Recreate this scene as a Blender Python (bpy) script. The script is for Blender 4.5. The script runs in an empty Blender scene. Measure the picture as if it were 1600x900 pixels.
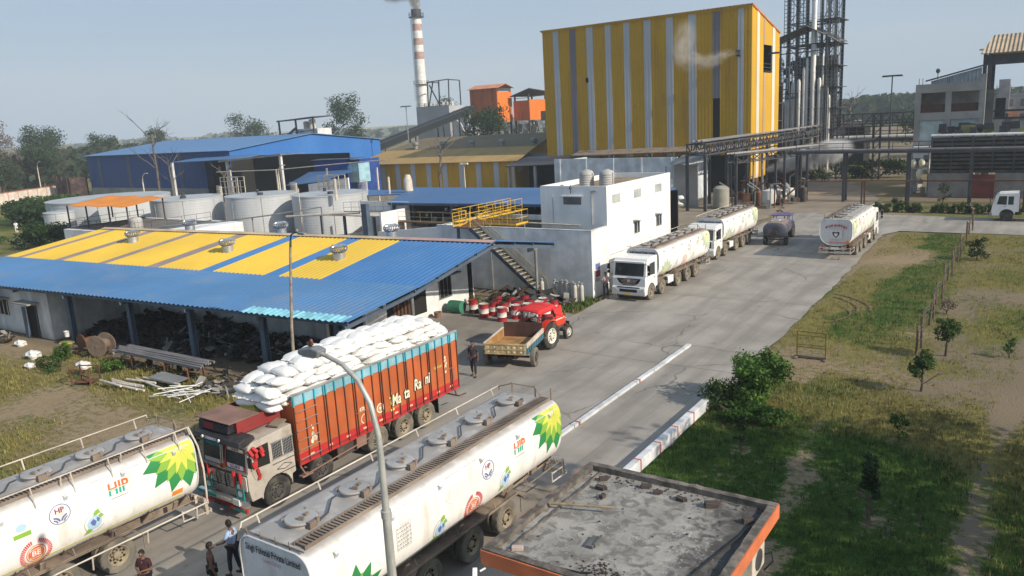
import bpy, bmesh, math, random
from mathutils import Vector, Matrix, noise, Euler
random.seed(7)
R = math.radians
sc = bpy.context.scene
col = sc.collection
PI = math.pi

# ------------------------------------------------------------------ scene graph helpers
def tag(o, label=None, cat=None, group=None, kind=None):
    if label: o['label'] = label
    if cat: o['category'] = cat
    if group: o['group'] = group
    if kind: o['kind'] = kind
    return o

def thing(name, label, cat, loc=(0, 0, 0), rz=0.0, group=None):
    o = bpy.data.objects.new(name, None)
    o.empty_display_size = 0.3
    col.objects.link(o)
    o.location = loc
    o.rotation_euler = (0, 0, rz)
    return tag(o, label, cat, group)

KIDS = {}
def link(o, parent=None):
    col.objects.link(o)
    if parent is not None:
        o.parent = parent
        KIDS.setdefault(parent.name, []).append(o)
    return o

def copy_tree(o, parent=None):
    c = o.copy()
    link(c, parent)
    for ch in list(KIDS.get(o.name, [])):
        copy_tree(ch, c)
    return c

def dup(o, loc, rz=0.0, label=None, group=None, scale=None):
    c = copy_tree(o)
    c.location = loc
    c.rotation_euler = (0, 0, rz)
    if label: c['label'] = label
    if group: c['group'] = group
    if scale: c.scale = (scale, scale, scale) if not hasattr(scale, '__len__') else scale
    return c

class MB:
    """collects faces and links them as one mesh object"""
    def __init__(s):
        s.v = []; s.f = []; s.m = []; s.sm = []
        s.T = None
    def _add(s, vs, fs, mi=0, smooth=False):
        b = len(s.v)
        if s.T is not None:
            vs = [s.T @ Vector(v) for v in vs]
        s.v.extend([tuple(v) for v in vs])
        for f in fs:
            s.f.append([b + i for i in f]); s.m.append(mi); s.sm.append(smooth)
    def box(s, x0, x1, y0, y1, z0, z1, mi=0):
        if x0 > x1: x0, x1 = x1, x0
        if y0 > y1: y0, y1 = y1, y0
        if z0 > z1: z0, z1 = z1, z0
        v = [(x0,y0,z0),(x1,y0,z0),(x1,y1,z0),(x0,y1,z0),(x0,y0,z1),(x1,y0,z1),(x1,y1,z1),(x0,y1,z1)]
        s._add(v, [(0,3,2,1),(4,5,6,7),(0,1,5,4),(1,2,6,5),(2,3,7,6),(3,0,4,7)], mi)
    def obox(s, c, size, rot=(0,0,0), mi=0):
        M = Matrix.Translation(c) @ Euler(rot).to_matrix().to_4x4()
        hx, hy, hz = size[0]/2, size[1]/2, size[2]/2
        v = [M @ Vector(p) for p in [(-hx,-hy,-hz),(hx,-hy,-hz),(hx,hy,-hz),(-hx,hy,-hz),(-hx,-hy,hz),(hx,-hy,hz),(hx,hy,hz),(-hx,hy,hz)]]
        s._add(v, [(0,3,2,1),(4,5,6,7),(0,1,5,4),(1,2,6,5),(2,3,7,6),(3,0,4,7)], mi)
    def beam(s, p, q, w, h, mi=0, up=(0,0,1)):
        p = Vector(p); q = Vector(q); d = (q-p)
        if d.length < 1e-6: return
        d.normalize(); u = Vector(up)
        if abs(d.dot(u)) > .98: u = Vector((0,1,0))
        a = d.cross(u).normalized(); b = a.cross(d).normalized()
        vs = []
        for c in (p, q):
            for sx, sy in ((-1,-1),(1,-1),(1,1),(-1,1)):
                vs.append(c + a*sx*w/2 + b*sy*h/2)
        s._add(vs, [(0,1,2,3),(7,6,5,4),(0,4,5,1),(1,5,6,2),(2,6,7,3),(3,7,4,0)], mi)
    def rod(s, p, q, r, n=8, r2=None, mi=0, caps=True, smooth=True):
        s.tube([p, q], [r, r if r2 is None else r2], n, mi, caps, smooth)
    def tube(s, pts, r, n=8, mi=0, caps=True, smooth=True):
        pts = [Vector(p) for p in pts]
        rs = r if isinstance(r, (list, tuple)) else [r]*len(pts)
        prev = None; rings = []
        for i, p in enumerate(pts):
            if i == 0: d = pts[1]-pts[0]
            elif i == len(pts)-1: d = pts[-1]-pts[-2]
            else: d = (pts[i+1]-pts[i]).normalized() + (pts[i]-pts[i-1]).normalized()
            if d.length < 1e-9: d = Vector((0,0,1))
            d.normalize()
            if prev is None:
                u = Vector((0,0,1)) if abs(d.z) < .95 else Vector((1,0,0))
                a = d.cross(u).normalized()
            else:
                a = (prev - d*prev.dot(d)).normalized()
            prev = a; b = d.cross(a)
            rings.append([p + (a*math.cos(2*PI*k/n) + b*math.sin(2*PI*k/n))*rs[i] for k in range(n)])
        vs = [v for rg in rings for v in rg]; fs = []
        for i in range(len(pts)-1):
            for k in range(n):
                k2 = (k+1) % n
                fs.append((i*n+k, i*n+k2, (i+1)*n+k2, (i+1)*n+k))
        s._add(vs, fs, mi, smooth)
        if caps:
            m = len(pts)-1
            s._add(rings[0], [tuple(reversed(range(n)))], mi)
            s._add(rings[m], [tuple(range(n))], mi)
    def lathe(s, prof, c=(0,0,0), axis='z', n=24, mi=0, smooth=True, mis=None):
        vs = []; fs = []
        for (r, z) in prof:
            for k in range(n):
                a = 2*PI*k/n; x, y = r*math.cos(a), r*math.sin(a)
                if axis == 'z': p = (c[0]+x, c[1]+y, c[2]+z)
                elif axis == 'x': p = (c[0]+z, c[1]+x, c[2]+y)
                else: p = (c[0]+y, c[1]+z, c[2]+x)
                vs.append(p)
        for i in range(len(prof)-1):
            fs = []
            for k in range(n):
                k2 = (k+1) % n
                fs.append((i*n+k, i*n+k2, (i+1)*n+k2, (i+1)*n+k))
            if i == 0:
                b = len(s.v); s._add(vs, [], 0)
            for f in fs:
                s.f.append([b+q for q in f]); s.m.append(mis[i] if mis else mi); s.sm.append(smooth)
    def prism(s, poly, axis, a0, a1, mi=0, smooth=False):
        def P(u, v, a):
            return {'x': (a, u, v), 'y': (u, a, v), 'z': (u, v, a)}[axis]
        n = len(poly)
        vs = [P(u, v, a0) for u, v in poly] + [P(u, v, a1) for u, v in poly]
        fs = [tuple(reversed(range(n))), tuple(range(n, 2*n))]
        s._add(vs, fs, mi)
        b = len(s.v) - 2*n
        for k in range(n):
            k2 = (k+1) % n
            s.f.append([b+k, b+k2, b+n+k2, b+n+k]); s.m.append(mi); s.sm.append(smooth)
    def grid(s, fn, nu, nv, mi=0, smooth=True, mif=None):
        vs = [fn(i/nu, j/nv) for j in range(nv+1) for i in range(nu+1)]
        b = len(s.v); s._add(vs, [], 0)
        for j in range(nv):
            for i in range(nu):
                a = b + j*(nu+1)+i
                s.f.append([a, a+1, a+nu+2, a+nu+1]); s.m.append(mif(i/nu, j/nv) if mif else mi); s.sm.append(smooth)
    def ell(s, c, r, nu=12, nv=8, mi=0, jit=0.0, sub=1.0, rz=0.0):
        vs = []; fs = []
        for j in range(nv+1):
            t = PI*j/nv
            for i in range(nu):
                p = 2*PI*i/nu
                d = Vector((math.sin(t)*math.cos(p), math.sin(t)*math.sin(p), math.cos(t)))
                k = 1 + (jit*noise.noise(d*1.7 + Vector(c)) if jit else 0)
                x, y = r[0]*d.x*k, r[1]*d.y*k
                vs.append((c[0]+x*math.cos(rz)-y*math.sin(rz), c[1]+x*math.sin(rz)+y*math.cos(rz), c[2]+r[2]*d.z*k))
        for j in range(nv):
            for i in range(nu):
                i2 = (i+1) % nu
                fs.append((j*nu+i, (j+1)*nu+i, (j+1)*nu+i2, j*nu+i2))
        s._add(vs, fs, mi, True)
    def quad(s, a, b, c, d, mi=0, smooth=False):
        s._add([a, b, c, d], [(0,1,2,3)], mi, smooth)
    def islands(s):
        p = list(range(len(s.v)))
        def find(i):
            while p[i] != i: p[i] = p[p[i]]; i = p[i]
            return i
        for f in s.f:
            for i in f[1:]: p[find(i)] = find(f[0])
        g = {}
        for k, f in enumerate(s.f): g.setdefault(find(f[0]), []).append(k)
        out = []
        for ks in g.values():
            m = MB(); ix = {}
            for k in ks:
                ff = []
                for i in s.f[k]:
                    if i not in ix: ix[i] = len(m.v); m.v.append(s.v[i])
                    ff.append(ix[i])
                m.f.append(ff); m.m.append(s.m[k]); m.sm.append(s.sm[k])
            out.append(m)
        return out
    def build(s, name, mats, parent=None, off=None, bevel=0, solid=0, angle=None, each=False):
        if each:
            for m in s.islands(): m.build(name, mats, parent, off, bevel, solid, angle)
            return
        me = bpy.data.meshes.new(name)
        vs = s.v
        if off is not None:
            ox, oy, oz = off; vs = [(x-ox, y-oy, z-oz) for x, y, z in vs]
        me.from_pydata(vs, [], s.f)
        if not isinstance(mats, (list, tuple)): mats = [mats]
        for m in mats: me.materials.append(m)
        me.polygons.foreach_set('material_index', s.m)
        me.polygons.foreach_set('use_smooth', s.sm)
        me.update()
        if any(s.sm): 
            try: me.set_sharp_from_angle(angle=R(angle or 42))
            except Exception: pass
        o = bpy.data.objects.new(name, me)
        link(o, parent)
        if bevel:
            md = o.modifiers.new('bevel', 'BEVEL'); md.width = bevel; md.segments = 2; md.limit_method = 'ANGLE'; md.angle_limit = R(50)
        if solid:
            md = o.modifiers.new('solid', 'SOLIDIFY'); md.thickness = solid
        return o

# ------------------------------------------------------------------ materials
class NT:
    def __init__(s, name):
        s.mat = bpy.data.materials.new(name); s.mat.use_nodes = True
        s.nt = s.mat.node_tree; s.nt.nodes.clear()
        s.out = s.n('ShaderNodeOutputMaterial')
        s.b = s.n('ShaderNodeBsdfPrincipled')
        s.l(s.b.outputs[0], s.out.inputs[0])
        s.tc = s.n('ShaderNodeTexCoord')
    def n(s, t, **k):
        x = s.nt.nodes.new(t)
        for a, v in k.items(): setattr(x, a, v)
        return x
    def l(s, a, b): s.nt.links.new(a, b)
    def noise(s, scale, detail=5, vec=None, rough=.55, dist=0):
        x = s.n('ShaderNodeTexNoise'); x.inputs['Scale'].default_value = scale
        x.inputs['Detail'].default_value = detail; x.inputs['Roughness'].default_value = rough
        x.inputs['Distortion'].default_value = dist
        s.l(vec if vec is not None else s.tc.outputs['Object'], x.inputs['Vector']); return x.outputs['Fac']
    def vec(s, sx=1, sy=1, sz=1, src=None):
        x = s.n('ShaderNodeMapping'); x.inputs['Scale'].default_value = (sx, sy, sz)
        s.l(src if src is not None else s.tc.outputs['Object'], x.inputs['Vector']); return x.outputs[0]
    def ramp(s, fac, a, b, lo=0., hi=1.):
        x = s.n('ShaderNodeMapRange'); x.inputs[1].default_value = a; x.inputs[2].default_value = b
        x.inputs[3].default_value = lo; x.inputs[4].default_value = hi; x.interpolation_type = 'SMOOTHSTEP'
        s.l(fac, x.inputs[0]); return x.outputs[0]
    def math(s, op, a, b=None):
        x = s.n('ShaderNodeMath'); x.operation = op
        for i, q in enumerate((a, b)):
            if q is None: continue
            if isinstance(q, (int, float)): x.inputs[i].default_value = q
            else: s.l(q, x.inputs[i])
        return x.outputs[0]
    def mix(s, fac, a, b, mode='MIX'):
        x = s.n('ShaderNodeMix'); x.data_type = 'RGBA'; x.blend_type = mode; x.clamp_factor = True
        for i, q in ((0, fac), (6, a), (7, b)):
            if isinstance(q, (int, float)): x.inputs[i].default_value = q
            elif isinstance(q, tuple): x.inputs[i].default_value = (*q[:3], 1)
            else: s.l(q, x.inputs[i])
        return x.outputs[2]
    def bump(s, h, strength=.3, dist=.02, nrm=None):
        x = s.n('ShaderNodeBump'); x.inputs['Strength'].default_value = strength; x.inputs['Distance'].default_value = dist
        s.l(h, x.inputs['Height'])
        if nrm is not None: s.l(nrm, x.inputs['Normal'])
        return x.outputs[0]
    def nz(s):
        g = s.n('ShaderNodeNewGeometry'); x = s.n('ShaderNodeSeparateXYZ'); s.l(g.outputs['Normal'], x.inputs[0]); return x.outputs[2]

def mk(name, c, rough=.7, metal=0., var=.18, scale=.8, dirt=None, damt=.5, dscale=.6, streak=False, bump=.15, bscale=12,
       corr=None, top=None, low=None, spec=.35, coord='Object'):
    t = NT(name)
    src = t.tc.outputs[coord]
    n1 = t.noise(scale, 6, src)
    lo = tuple(x*(1-var) for x in c); hi = tuple(min(1, x*(1+var)) for x in c)
    cc = t.mix(t.ramp(n1, .3, .7), lo, hi)
    if dirt:
        v = t.vec(1, 1, .12 if streak else 1, src)
        n2 = t.noise(dscale*(3 if streak else 1), 8, v, .65)
        cc = t.mix(t.math('MULTIPLY', t.ramp(n2, .46, .72), damt), cc, dirt)
        n3 = t.noise(dscale*14, 4, src)
        cc = t.mix(t.math('MULTIPLY', t.ramp(n3, .55, .75), damt*.5), cc, dirt)
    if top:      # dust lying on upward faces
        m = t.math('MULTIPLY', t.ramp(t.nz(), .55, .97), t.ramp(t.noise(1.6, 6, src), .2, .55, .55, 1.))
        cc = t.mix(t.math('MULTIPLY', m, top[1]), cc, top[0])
    if low:      # splash dirt under a height (object z)
        x = t.n('ShaderNodeSeparateXYZ'); t.l(src, x.inputs[0])
        z = t.math('ADD', x.outputs[2], t.math('MULTIPLY', t.noise(1.5, 5, src), low[2]*.8))
        cc = t.mix(t.math('MULTIPLY', t.ramp(z, low[1], low[1]+low[2], 1., 0.), low[3] if len(low) > 3 else .7), cc, low[0])
    t.l(cc, t.b.inputs['Base Color'])
    t.l(t.ramp(n1, .2, .8, max(.05, rough-.1), min(1, rough+.12)), t.b.inputs['Roughness'])
    t.b.inputs['Metallic'].default_value = metal
    t.b.inputs['Specular IOR Level'].default_value = spec
    nrm = None
    if corr:
        x = t.n('ShaderNodeSeparateXYZ'); t.l(src, x.inputs[0])
        h = t.math('SINE', t.math('MULTIPLY', x.outputs[{'x':0,'y':1,'z':2}[corr[0]]], 2*PI/corr[1]))
        nrm = t.bump(h, 1., corr[2])
    if bump:
        nrm = t.bump(t.noise(bscale, 5, src), bump, .02, nrm)
    if nrm is not None: t.l(nrm, t.b.inputs['Normal'])
    return t.mat

DUST = (.36, .30, .23)
M = {}
M['white_wall'] = mk('white_wall', (.74,.75,.74), .85, dirt=(.40,.40,.38), damt=.35, dscale=.35, streak=True, low=((.33,.29,.23),0,.7,.6))
M['white_old'] = mk('white_old_wall', (.60,.60,.58), .9, dirt=(.28,.27,.25), damt=.55, dscale=.4, streak=True, low=((.30,.25,.19),0,.9,.8))
M['concrete'] = mk('concrete', (.33,.32,.30), .9, dirt=(.13,.12,.11), damt=.5, dscale=.4)
M['concrete_dark'] = mk('concrete_dark', (.17,.165,.16), .9, dirt=(.07,.065,.06), damt=.6, dscale=.3)
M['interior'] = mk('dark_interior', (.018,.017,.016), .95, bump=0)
M['glass'] = mk('window_glass', (.03,.04,.045), .12, var=.3, bump=0, spec=.6)
M['glass_dusty'] = mk('dusty_glass', (.035,.04,.042), .25, dirt=(.16,.14,.12), damt=.3, dscale=2, bump=0, spec=.6)
M['pane_grey'] = mk('frosted_pane', (.36,.40,.40), .5, bump=0)
M['steel_dark'] = mk('dark_painted_steel', (.055,.06,.07), .6, var=.3, dirt=(.12,.08,.055), damt=.5, dscale=1)
M['steel_blue'] = mk('blue_grey_steel', (.075,.11,.16), .6, dirt=(.10,.09,.08), damt=.4, dscale=1)
M['steel_grey'] = mk('grey_steel', (.27,.28,.28), .5, metal=.3, dirt=(.14,.12,.10), damt=.5, dscale=1)
M['galv'] = mk('galvanised', (.55,.56,.56), .4, metal=.7, dirt=(.3,.27,.23), damt=.4, dscale=1.5)
M['chrome'] = mk('bright_metal', (.75,.75,.74), .25, metal=.9, var=.1, dirt=(.25,.22,.18), damt=.3, dscale=4)
M['rust'] = mk('rusty_steel', (.16,.075,.04), .85, var=.4, dirt=(.06,.035,.025), damt=.6, dscale=2)
M['yellow_paint'] = mk('yellow_paint', (.72,.44,.04), .55, dirt=(.25,.16,.06), damt=.4, dscale=2)
M['rubber'] = mk('tyre_rubber', (.035,.033,.031), .85, var=.3, dirt=(.17,.15,.12), damt=.6, dscale=3, bump=.3, bscale=30)
M['rubber_dusty'] = mk('dusty_tyre_rubber', (.13,.12,.10), .9, var=.3, dirt=(.24,.21,.165), damt=.8, dscale=2.2, bump=.3, bscale=30)
M['rim_dusty'] = mk('dusty_rim', (.30,.25,.17), .8, dirt=(.10,.08,.06), damt=.6, dscale=4)
M['rim_dark'] = mk('dark_rim', (.07,.065,.06), .7, dirt=(.17,.14,.11), damt=.5, dscale=4)
M['rim_white'] = mk('white_rim', (.72,.69,.60), .55, dirt=(.3,.24,.17), damt=.4, dscale=4)
M['chassis'] = mk('chassis_grime', (.06,.05,.045), .85, var=.4, dirt=(.19,.15,.11), damt=.7, dscale=2)
M['chassis_dust'] = mk('dusty_underbody', (.24,.19,.145), .9, var=.3, dirt=(.08,.065,.055), damt=.7, dscale=2)
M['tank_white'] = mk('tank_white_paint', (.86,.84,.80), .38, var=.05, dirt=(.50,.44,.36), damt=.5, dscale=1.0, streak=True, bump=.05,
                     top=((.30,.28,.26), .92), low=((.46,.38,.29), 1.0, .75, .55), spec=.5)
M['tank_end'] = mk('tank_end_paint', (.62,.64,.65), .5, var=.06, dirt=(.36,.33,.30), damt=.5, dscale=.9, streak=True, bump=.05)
M['tank_top'] = mk('dusty_tank_top', (.36,.36,.36), .7, var=.2, dirt=(.20,.18,.16), damt=.7, dscale=1.6)
M['walk'] = mk('rusty_walkway', (.24,.19,.15), .85, var=.3, dirt=(.10,.07,.05), damt=.6, dscale=2)
M['cab_white'] = mk('cab_white_paint', (.80,.80,.79), .3, var=.04, dirt=(.5,.46,.4), damt=.3, dscale=1.5, bump=0, low=((.45,.38,.3),.5,.5,.5), spec=.6)
M['black_plastic'] = mk('black_plastic', (.02,.02,.021), .5, bump=0)
M['white_trim'] = mk('white_railing_paint', (.58,.53,.45), .6, dirt=(.3,.22,.15), damt=.5, dscale=4)
M['orange'] = mk('cargo_orange_paint', (.47,.115,.035), .6, var=.14, dirt=(.25,.09,.045), damt=.5, dscale=1.0, streak=True)
M['red'] = mk('red_paint', (.50,.03,.03), .5, var=.15, dirt=(.20,.06,.05), damt=.4, dscale=1.5)
M['maroon'] = mk('maroon_paint', (.24,.03,.03), .6, dirt=(.12,.06,.05), damt=.4, dscale=1.5)
M['cyan'] = mk('cyan_paint', (.22,.42,.50), .6, var=.2, dirt=(.55,.60,.60), damt=.5, dscale=3)
M['teal'] = mk('teal_paint', (.02,.27,.25), .5, dirt=(.1,.1,.1), damt=.3)
M['cream_cab'] = mk('cream_cab_paint', (.46,.42,.36), .6, var=.1, dirt=(.20,.16,.12), damt=.6, dscale=1.5)
M['black_paint'] = mk('black_paint', (.025,.025,.03), .45, dirt=(.15,.13,.11), damt=.35, dscale=2)
M['brown_dust'] = mk('dusty_brown_panel', (.26,.155,.12), .85, var=.25, dirt=(.14,.08,.065), damt=.5, dscale=2)
M['sack'] = mk('white_woven_sack', (.76,.76,.74), .8, var=.07, bump=.7, bscale=6, dirt=(.62,.60,.55), damt=.35, dscale=1.5)
M['lamp_glass'] = mk('lamp_lens', (.7,.7,.68), .2, bump=0, spec=.6)
M['amber'] = mk('amber_lens', (.75,.25,.02), .3, bump=0)
M['tail_red'] = mk('red_lens', (.5,.02,.02), .3, bump=0)
def flat(name, c, rough=.6, var=.06):
    return mk(name, c, rough, var=var, bump=0)
M['d_green'] = flat('decal_dark_green', (.03,.24,.07)); M['d_lgreen'] = flat('decal_light_green', (.24,.44,.06)); M['d_yellow'] = flat('decal_yellow', (.60,.62,.10))
M['d_orange'] = flat('decal_orange', (.72,.17,.05)); M['d_blue'] = flat('decal_blue', (.12,.16,.38)); M['d_lblue'] = flat('decal_pale_blue', (.42,.60,.74))
M['d_teal'] = flat('decal_teal', (.02,.42,.28)); M['d_black'] = flat('decal_black', (.03,.03,.035)); M['d_grey'] = flat('decal_grey', (.34,.34,.36))
M['d_red'] = flat('decal_red', (.62,.05,.06)); M['d_white'] = flat('decal_white', (.8,.8,.78)); M['d_cream'] = flat('decal_cream', (.80,.74,.55))
M['d_maroon'] = flat('decal_maroon', (.30,.04,.10)); M['d_faint'] = flat('decal_faint', (.62,.60,.60)); M['plate_yellow'] = flat('plate_yellow', (.75,.60,.05))
M['skin'] = flat('brown_skin', (.16,.085,.055), .6); M['hair'] = flat('black_hair', (.012,.011,.011), .7)

# ------------------------------------------------------------------ lettering
def text_mesh(body, size, bold=0.0, shear=0.0, xs=1.0):
    cu = bpy.data.curves.new('t', 'FONT'); cu.body = body; cu.size = size; cu.align_x = 'CENTER'; cu.align_y = 'CENTER'
    cu.resolution_u = 2; cu.offset = bold; cu.shear = shear
    ob = bpy.data.objects.new('t', cu); col.objects.link(ob)
    dg = bpy.context.evaluated_depsgraph_get()
    me = bpy.data.meshes.new_from_object(ob.evaluated_get(dg))
    bpy.data.objects.remove(ob); bpy.data.curves.remove(cu)
    bm = bmesh.new(); bm.from_mesh(me); bpy.data.meshes.remove(me)
    for v in bm.verts: v.co.x *= xs
    return bm
def poly_bm(polys):
    bm = bmesh.new()
    for p in polys:
        vs = [bm.verts.new((u, v, 0)) for u, v in p]
        try: bm.faces.new(vs)
        except ValueError: pass
    return bm
def drape(bm, fn, name, mat, parent, step=None, clip=None):
    """map flat artwork (u,v) onto a surface with fn(u,v)->xyz as a thin decal mesh"""
    if clip:
        for co, no in clip:
            g = bm.verts[:]+bm.edges[:]+bm.faces[:]
            bmesh.ops.bisect_plane(bm, geom=g, plane_co=co, plane_no=no, clear_outer=True)
    if step:
        bmesh.ops.triangulate(bm, faces=bm.faces[:])
        ys = [v.co.y for v in bm.verts]
        if ys:
            y = min(ys) + step
            while y < max(ys):
                g = bm.verts[:]+bm.edges[:]+bm.faces[:]
                bmesh.ops.bisect_plane(bm, geom=g, plane_co=(0, y, 0), plane_no=(0, 1, 0)); y += step
    for v in bm.verts: v.co = Vector(fn(v.co.x, v.co.y))
    me = bpy.data.meshes.new(name); bm.to_mesh(me); bm.free(); me.materials.append(mat)
    o = bpy.data.objects.new(name, me); link(o, parent); return o
def circ(cx, cy, r, n=28, ry=None):
    ry = r if ry is None else ry
    return [(cx+r*math.cos(2*PI*k/n), cy+ry*math.sin(2*PI*k/n)) for k in range(n)]
def ring(cx, cy, r0, r1, n=32, a0=0, a1=2*PI):
    out = []
    for k in range(n):
        a = a0+(a1-a0)*k/n; b = a0+(a1-a0)*(k+1)/n
        out.append([(cx+r0*math.cos(a), cy+r0*math.sin(a)), (cx+r1*math.cos(a), cy+r1*math.sin(a)), (cx+r1*math.cos(b), cy+r1*math.sin(b)), (cx+r0*math.cos(b), cy+r0*math.sin(b))])
    return out
# ------------------------------------------------------------------ camera, sun, sky
cam = bpy.data.cameras.new('camera'); camo = bpy.data.objects.new('camera', cam); col.objects.link(camo)
F_PX = 1230.0; CAM_H = 12.0
def _n(a):
    v = Vector(a); v.normalize(); return v
_U = _n((-310, 5700, F_PX)); _A = Vector((850, 298, -F_PX)); _A = _n(_A - _U*_A.dot(_U)); _X = _A.cross(_U)
camo.matrix_world = Matrix(((_X[0], _X[1], _X[2], 0), (_A[0], _A[1], _A[2], 0), (_U[0], _U[1], _U[2], CAM_H), (0, 0, 0, 1)))
cam.sensor_width = 36; cam.lens = F_PX/1600*36; cam.clip_end = 9000; cam.clip_start = .2
sc.camera = camo

SUN_EL = 30.0; SUN_AZ = 91.0     # azimuth clockwise from +Y
sl = bpy.data.lights.new('sun', 'SUN'); sl.energy = 4.9; sl.angle = R(.6); sl.color = (1.0, .90, .76)
so = bpy.data.objects.new('sun', sl); col.objects.link(so)
sd = Vector((math.sin(R(SUN_AZ))*math.cos(R(SUN_EL)), math.cos(R(SUN_AZ))*math.cos(R(SUN_EL)), math.sin(R(SUN_EL))))
so.rotation_euler = sd.to_track_quat('Z', 'Y').to_euler(); so.location = (60, 0, 60)

w = bpy.data.worlds.new('World'); sc.world = w; w.use_nodes = True
nt = w.node_tree; nt.nodes.clear()
o_ = nt.nodes.new('ShaderNodeOutputWorld'); bg = nt.nodes.new('ShaderNodeBackground'); sky = nt.nodes.new('ShaderNodeTexSky')
sky.sky_type = 'NISHITA'; sky.sun_disc = False; sky.sun_elevation = R(SUN_EL); sky.sun_rotation = R(SUN_AZ)
sky.altitude = 200; sky.air_density = 1.0; sky.dust_density = 3.2; sky.ozone_density = 1.6
# humid grey haze: the clear-sky colours are pulled towards a flat grey blue, a little more near the horizon
tcw = nt.nodes.new('ShaderNodeTexCoord'); sx = nt.nodes.new('ShaderNodeSeparateXYZ'); nt.links.new(tcw.outputs['Generated'], sx.inputs[0])
mr = nt.nodes.new('ShaderNodeMapRange'); nt.links.new(sx.outputs[2], mr.inputs[0])
mr.inputs[1].default_value = 0.; mr.inputs[2].default_value = .35; mr.inputs[3].default_value = .88; mr.inputs[4].default_value = .66
nz_ = nt.nodes.new('ShaderNodeTexNoise'); nz_.inputs['Scale'].default_value = 2.2; nz_.inputs['Detail'].default_value = 5
mpw = nt.nodes.new('ShaderNodeMapping'); mpw.inputs['Scale'].default_value = (1, 1, 3); nt.links.new(tcw.outputs['Generated'], mpw.inputs[0]); nt.links.new(mpw.outputs[0], nz_.inputs['Vector'])
hz = nt.nodes.new('ShaderNodeMix'); hz.data_type = 'RGBA'
hz.inputs[6].default_value = (2.75, 3.95, 5.5, 1); hz.inputs[7].default_value = (3.6, 4.7, 6.2, 1); nt.links.new(nz_.outputs[0], hz.inputs[0])
mx = nt.nodes.new('ShaderNodeMix'); mx.data_type = 'RGBA'; nt.links.new(mr.outputs[0], mx.inputs[0]); nt.links.new(sky.outputs[0], mx.inputs[6]); nt.links.new(hz.outputs[2], mx.inputs[7])
bg.inputs[1].default_value = .118
nt.links.new(mx.outputs[2], bg.inputs[0]); nt.links.new(bg.outputs[0], o_.inputs[0])
sc.view_settings.view_transform = 'Standard'; sc.view_settings.look = 'None'; sc.view_settings.exposure = 0; sc.view_settings.gamma = 1
sc.render.engine = 'CYCLES'
sc.cycles.max_bounces = 6; sc.cycles.transparent_max_bounces = 12; sc.cycles.volume_bounces = 1

# ------------------------------------------------------------------ ground
def fbm(x, y, s, o=4, seed=0.):
    return noise.fractal(Vector((x*s+seed, y*s-seed, seed*.37)), 1.0, 2.0, o)
def sst(a, b, x):
    t = max(0, min(1, (x-a)/(b-a))); return t*t*(3-2*t)
def segd(x, y, pts):
    best = 1e9
    for (ax, ay), (bx, by) in zip(pts, pts[1:]):
        dx, dy = bx-ax, by-ay; t = max(0, min(1, ((x-ax)*dx+(y-ay)*dy)/(dx*dx+dy*dy+1e-9)))
        best = min(best, math.hypot(x-ax-t*dx, y-ay-t*dy))
    return best
TRAIL = [(-.9, 10), (-.95, 22), (-1.05, 27), (-.7, 33), (-.3, 38), (-.1, 45)]
TRAIL2 = [(-4.6, 15.5), (-5.6, 19), (-6.2, 24), (-6.6, 30)]
def ground_zone(x, y):
    n = fbm(x, y, .16, 5, 3.1); n2 = fbm(x, y, .55, 4, 9.7); n3 = fbm(x, y, .05, 3, 21.)
    g, l, d = .5, .4, .3
    if x > -11.1 and y < 79:
        yb = 34.3 - .22*(x+10); far = sst(yb-3.5, yb+1.5, y + n*5 + n2*2)
        gn = .97 + n*.35 - .10*sst(-3.2, -1.2, x+n*2); ln = .95 - .5*sst(26, 33, y+n*4) - .3*sst(-3.2, -1.2, x)
        q1 = sst(-8.9, -7.6, x + n*1.6 + n2*.8); q2 = sst(-6.0, -4.4, x + n*1.6 + n2*.8); q3 = sst(39, 47, y + n*4)
        ga = .60 + n*.5; la = .2 + n2*.25
        gb = ga + (.80 - .46)*q3; lb = .2 + .42*q3 + n2*.2
        gc = .64 + n*.8 + .12*sst(50, 62, y); lc = .40 + n3*.5 + n2*.2
        gf = (ga*(1-q1)+gb*q1)*(1-q2)+gc*q2; lf = (la*(1-q1)+lb*q1)*(1-q2)+lc*q2
        g = gn*(1-far)+gf*far; l = ln*(1-far)+lf*far
        td = segd(x, y, TRAIL); g -= sst(.48, .12, td + n2*.3 + n*.2)*.6
        if y < 31: g -= sst(.5, .1, segd(x, y, TRAIL2) + n2*.6 + n*.3)*.5
        for tx, ty in ((-3.6, 22.8), (-3.75, 35.1), (-3.4, 40.6), (-3.7, 29.2), (-8.45, 26.2)):
            g -= sst(.7, .3, math.hypot(x-tx, y-ty) + n2*.3)*.42
        if -10.2 < x < -8.0 and 34.2 < y < 37.5: d = .75; g -= .2
        d = .45 + n*.35 + .45*q2
    elif x < -22 and y < 23.5 + (x+26)*.06:
        g = .50 + n*.55 + .22*sst(15, 20, y)*sst(-60, -36, x); l = .28 + n2*.3
        g -= .3*sst(-33, -25, x)
        d = .15 + n*.15
    elif -64 < x < -24 and y < 45:
        g = .08; l = .4; d = .8
        if x > -31.5 and y > 41.3: g = .72 + n*.3; l = .7
        if x > -31 and 40 < y <= 41.3: g = .4 + n*.4
    elif y >= 90 and x > -60 and y < 170:
        g = .3 + n*.7; l = .4; d = .7
        if x > -18 and y < 99: g = .46 + n*.7; l = .45; d = .25
    elif x < -60 and y < 100:
        g = .78 + n*.6; l = .5 + n2*.5; d = .4
        if x > -98: g = .3 + n*.5
    else:
        g = .62 + n3*.9; l = .45 + n*.4; d = .4
        if -62 < x < -24: g = .2 + n*.4; d = .7
        if x >= -24 and y > 100: g = .75+n*.5; l = .6; d = .8
    return max(0, min(1, g)), max(0, min(1, l)), max(0, min(1, d))

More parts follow.
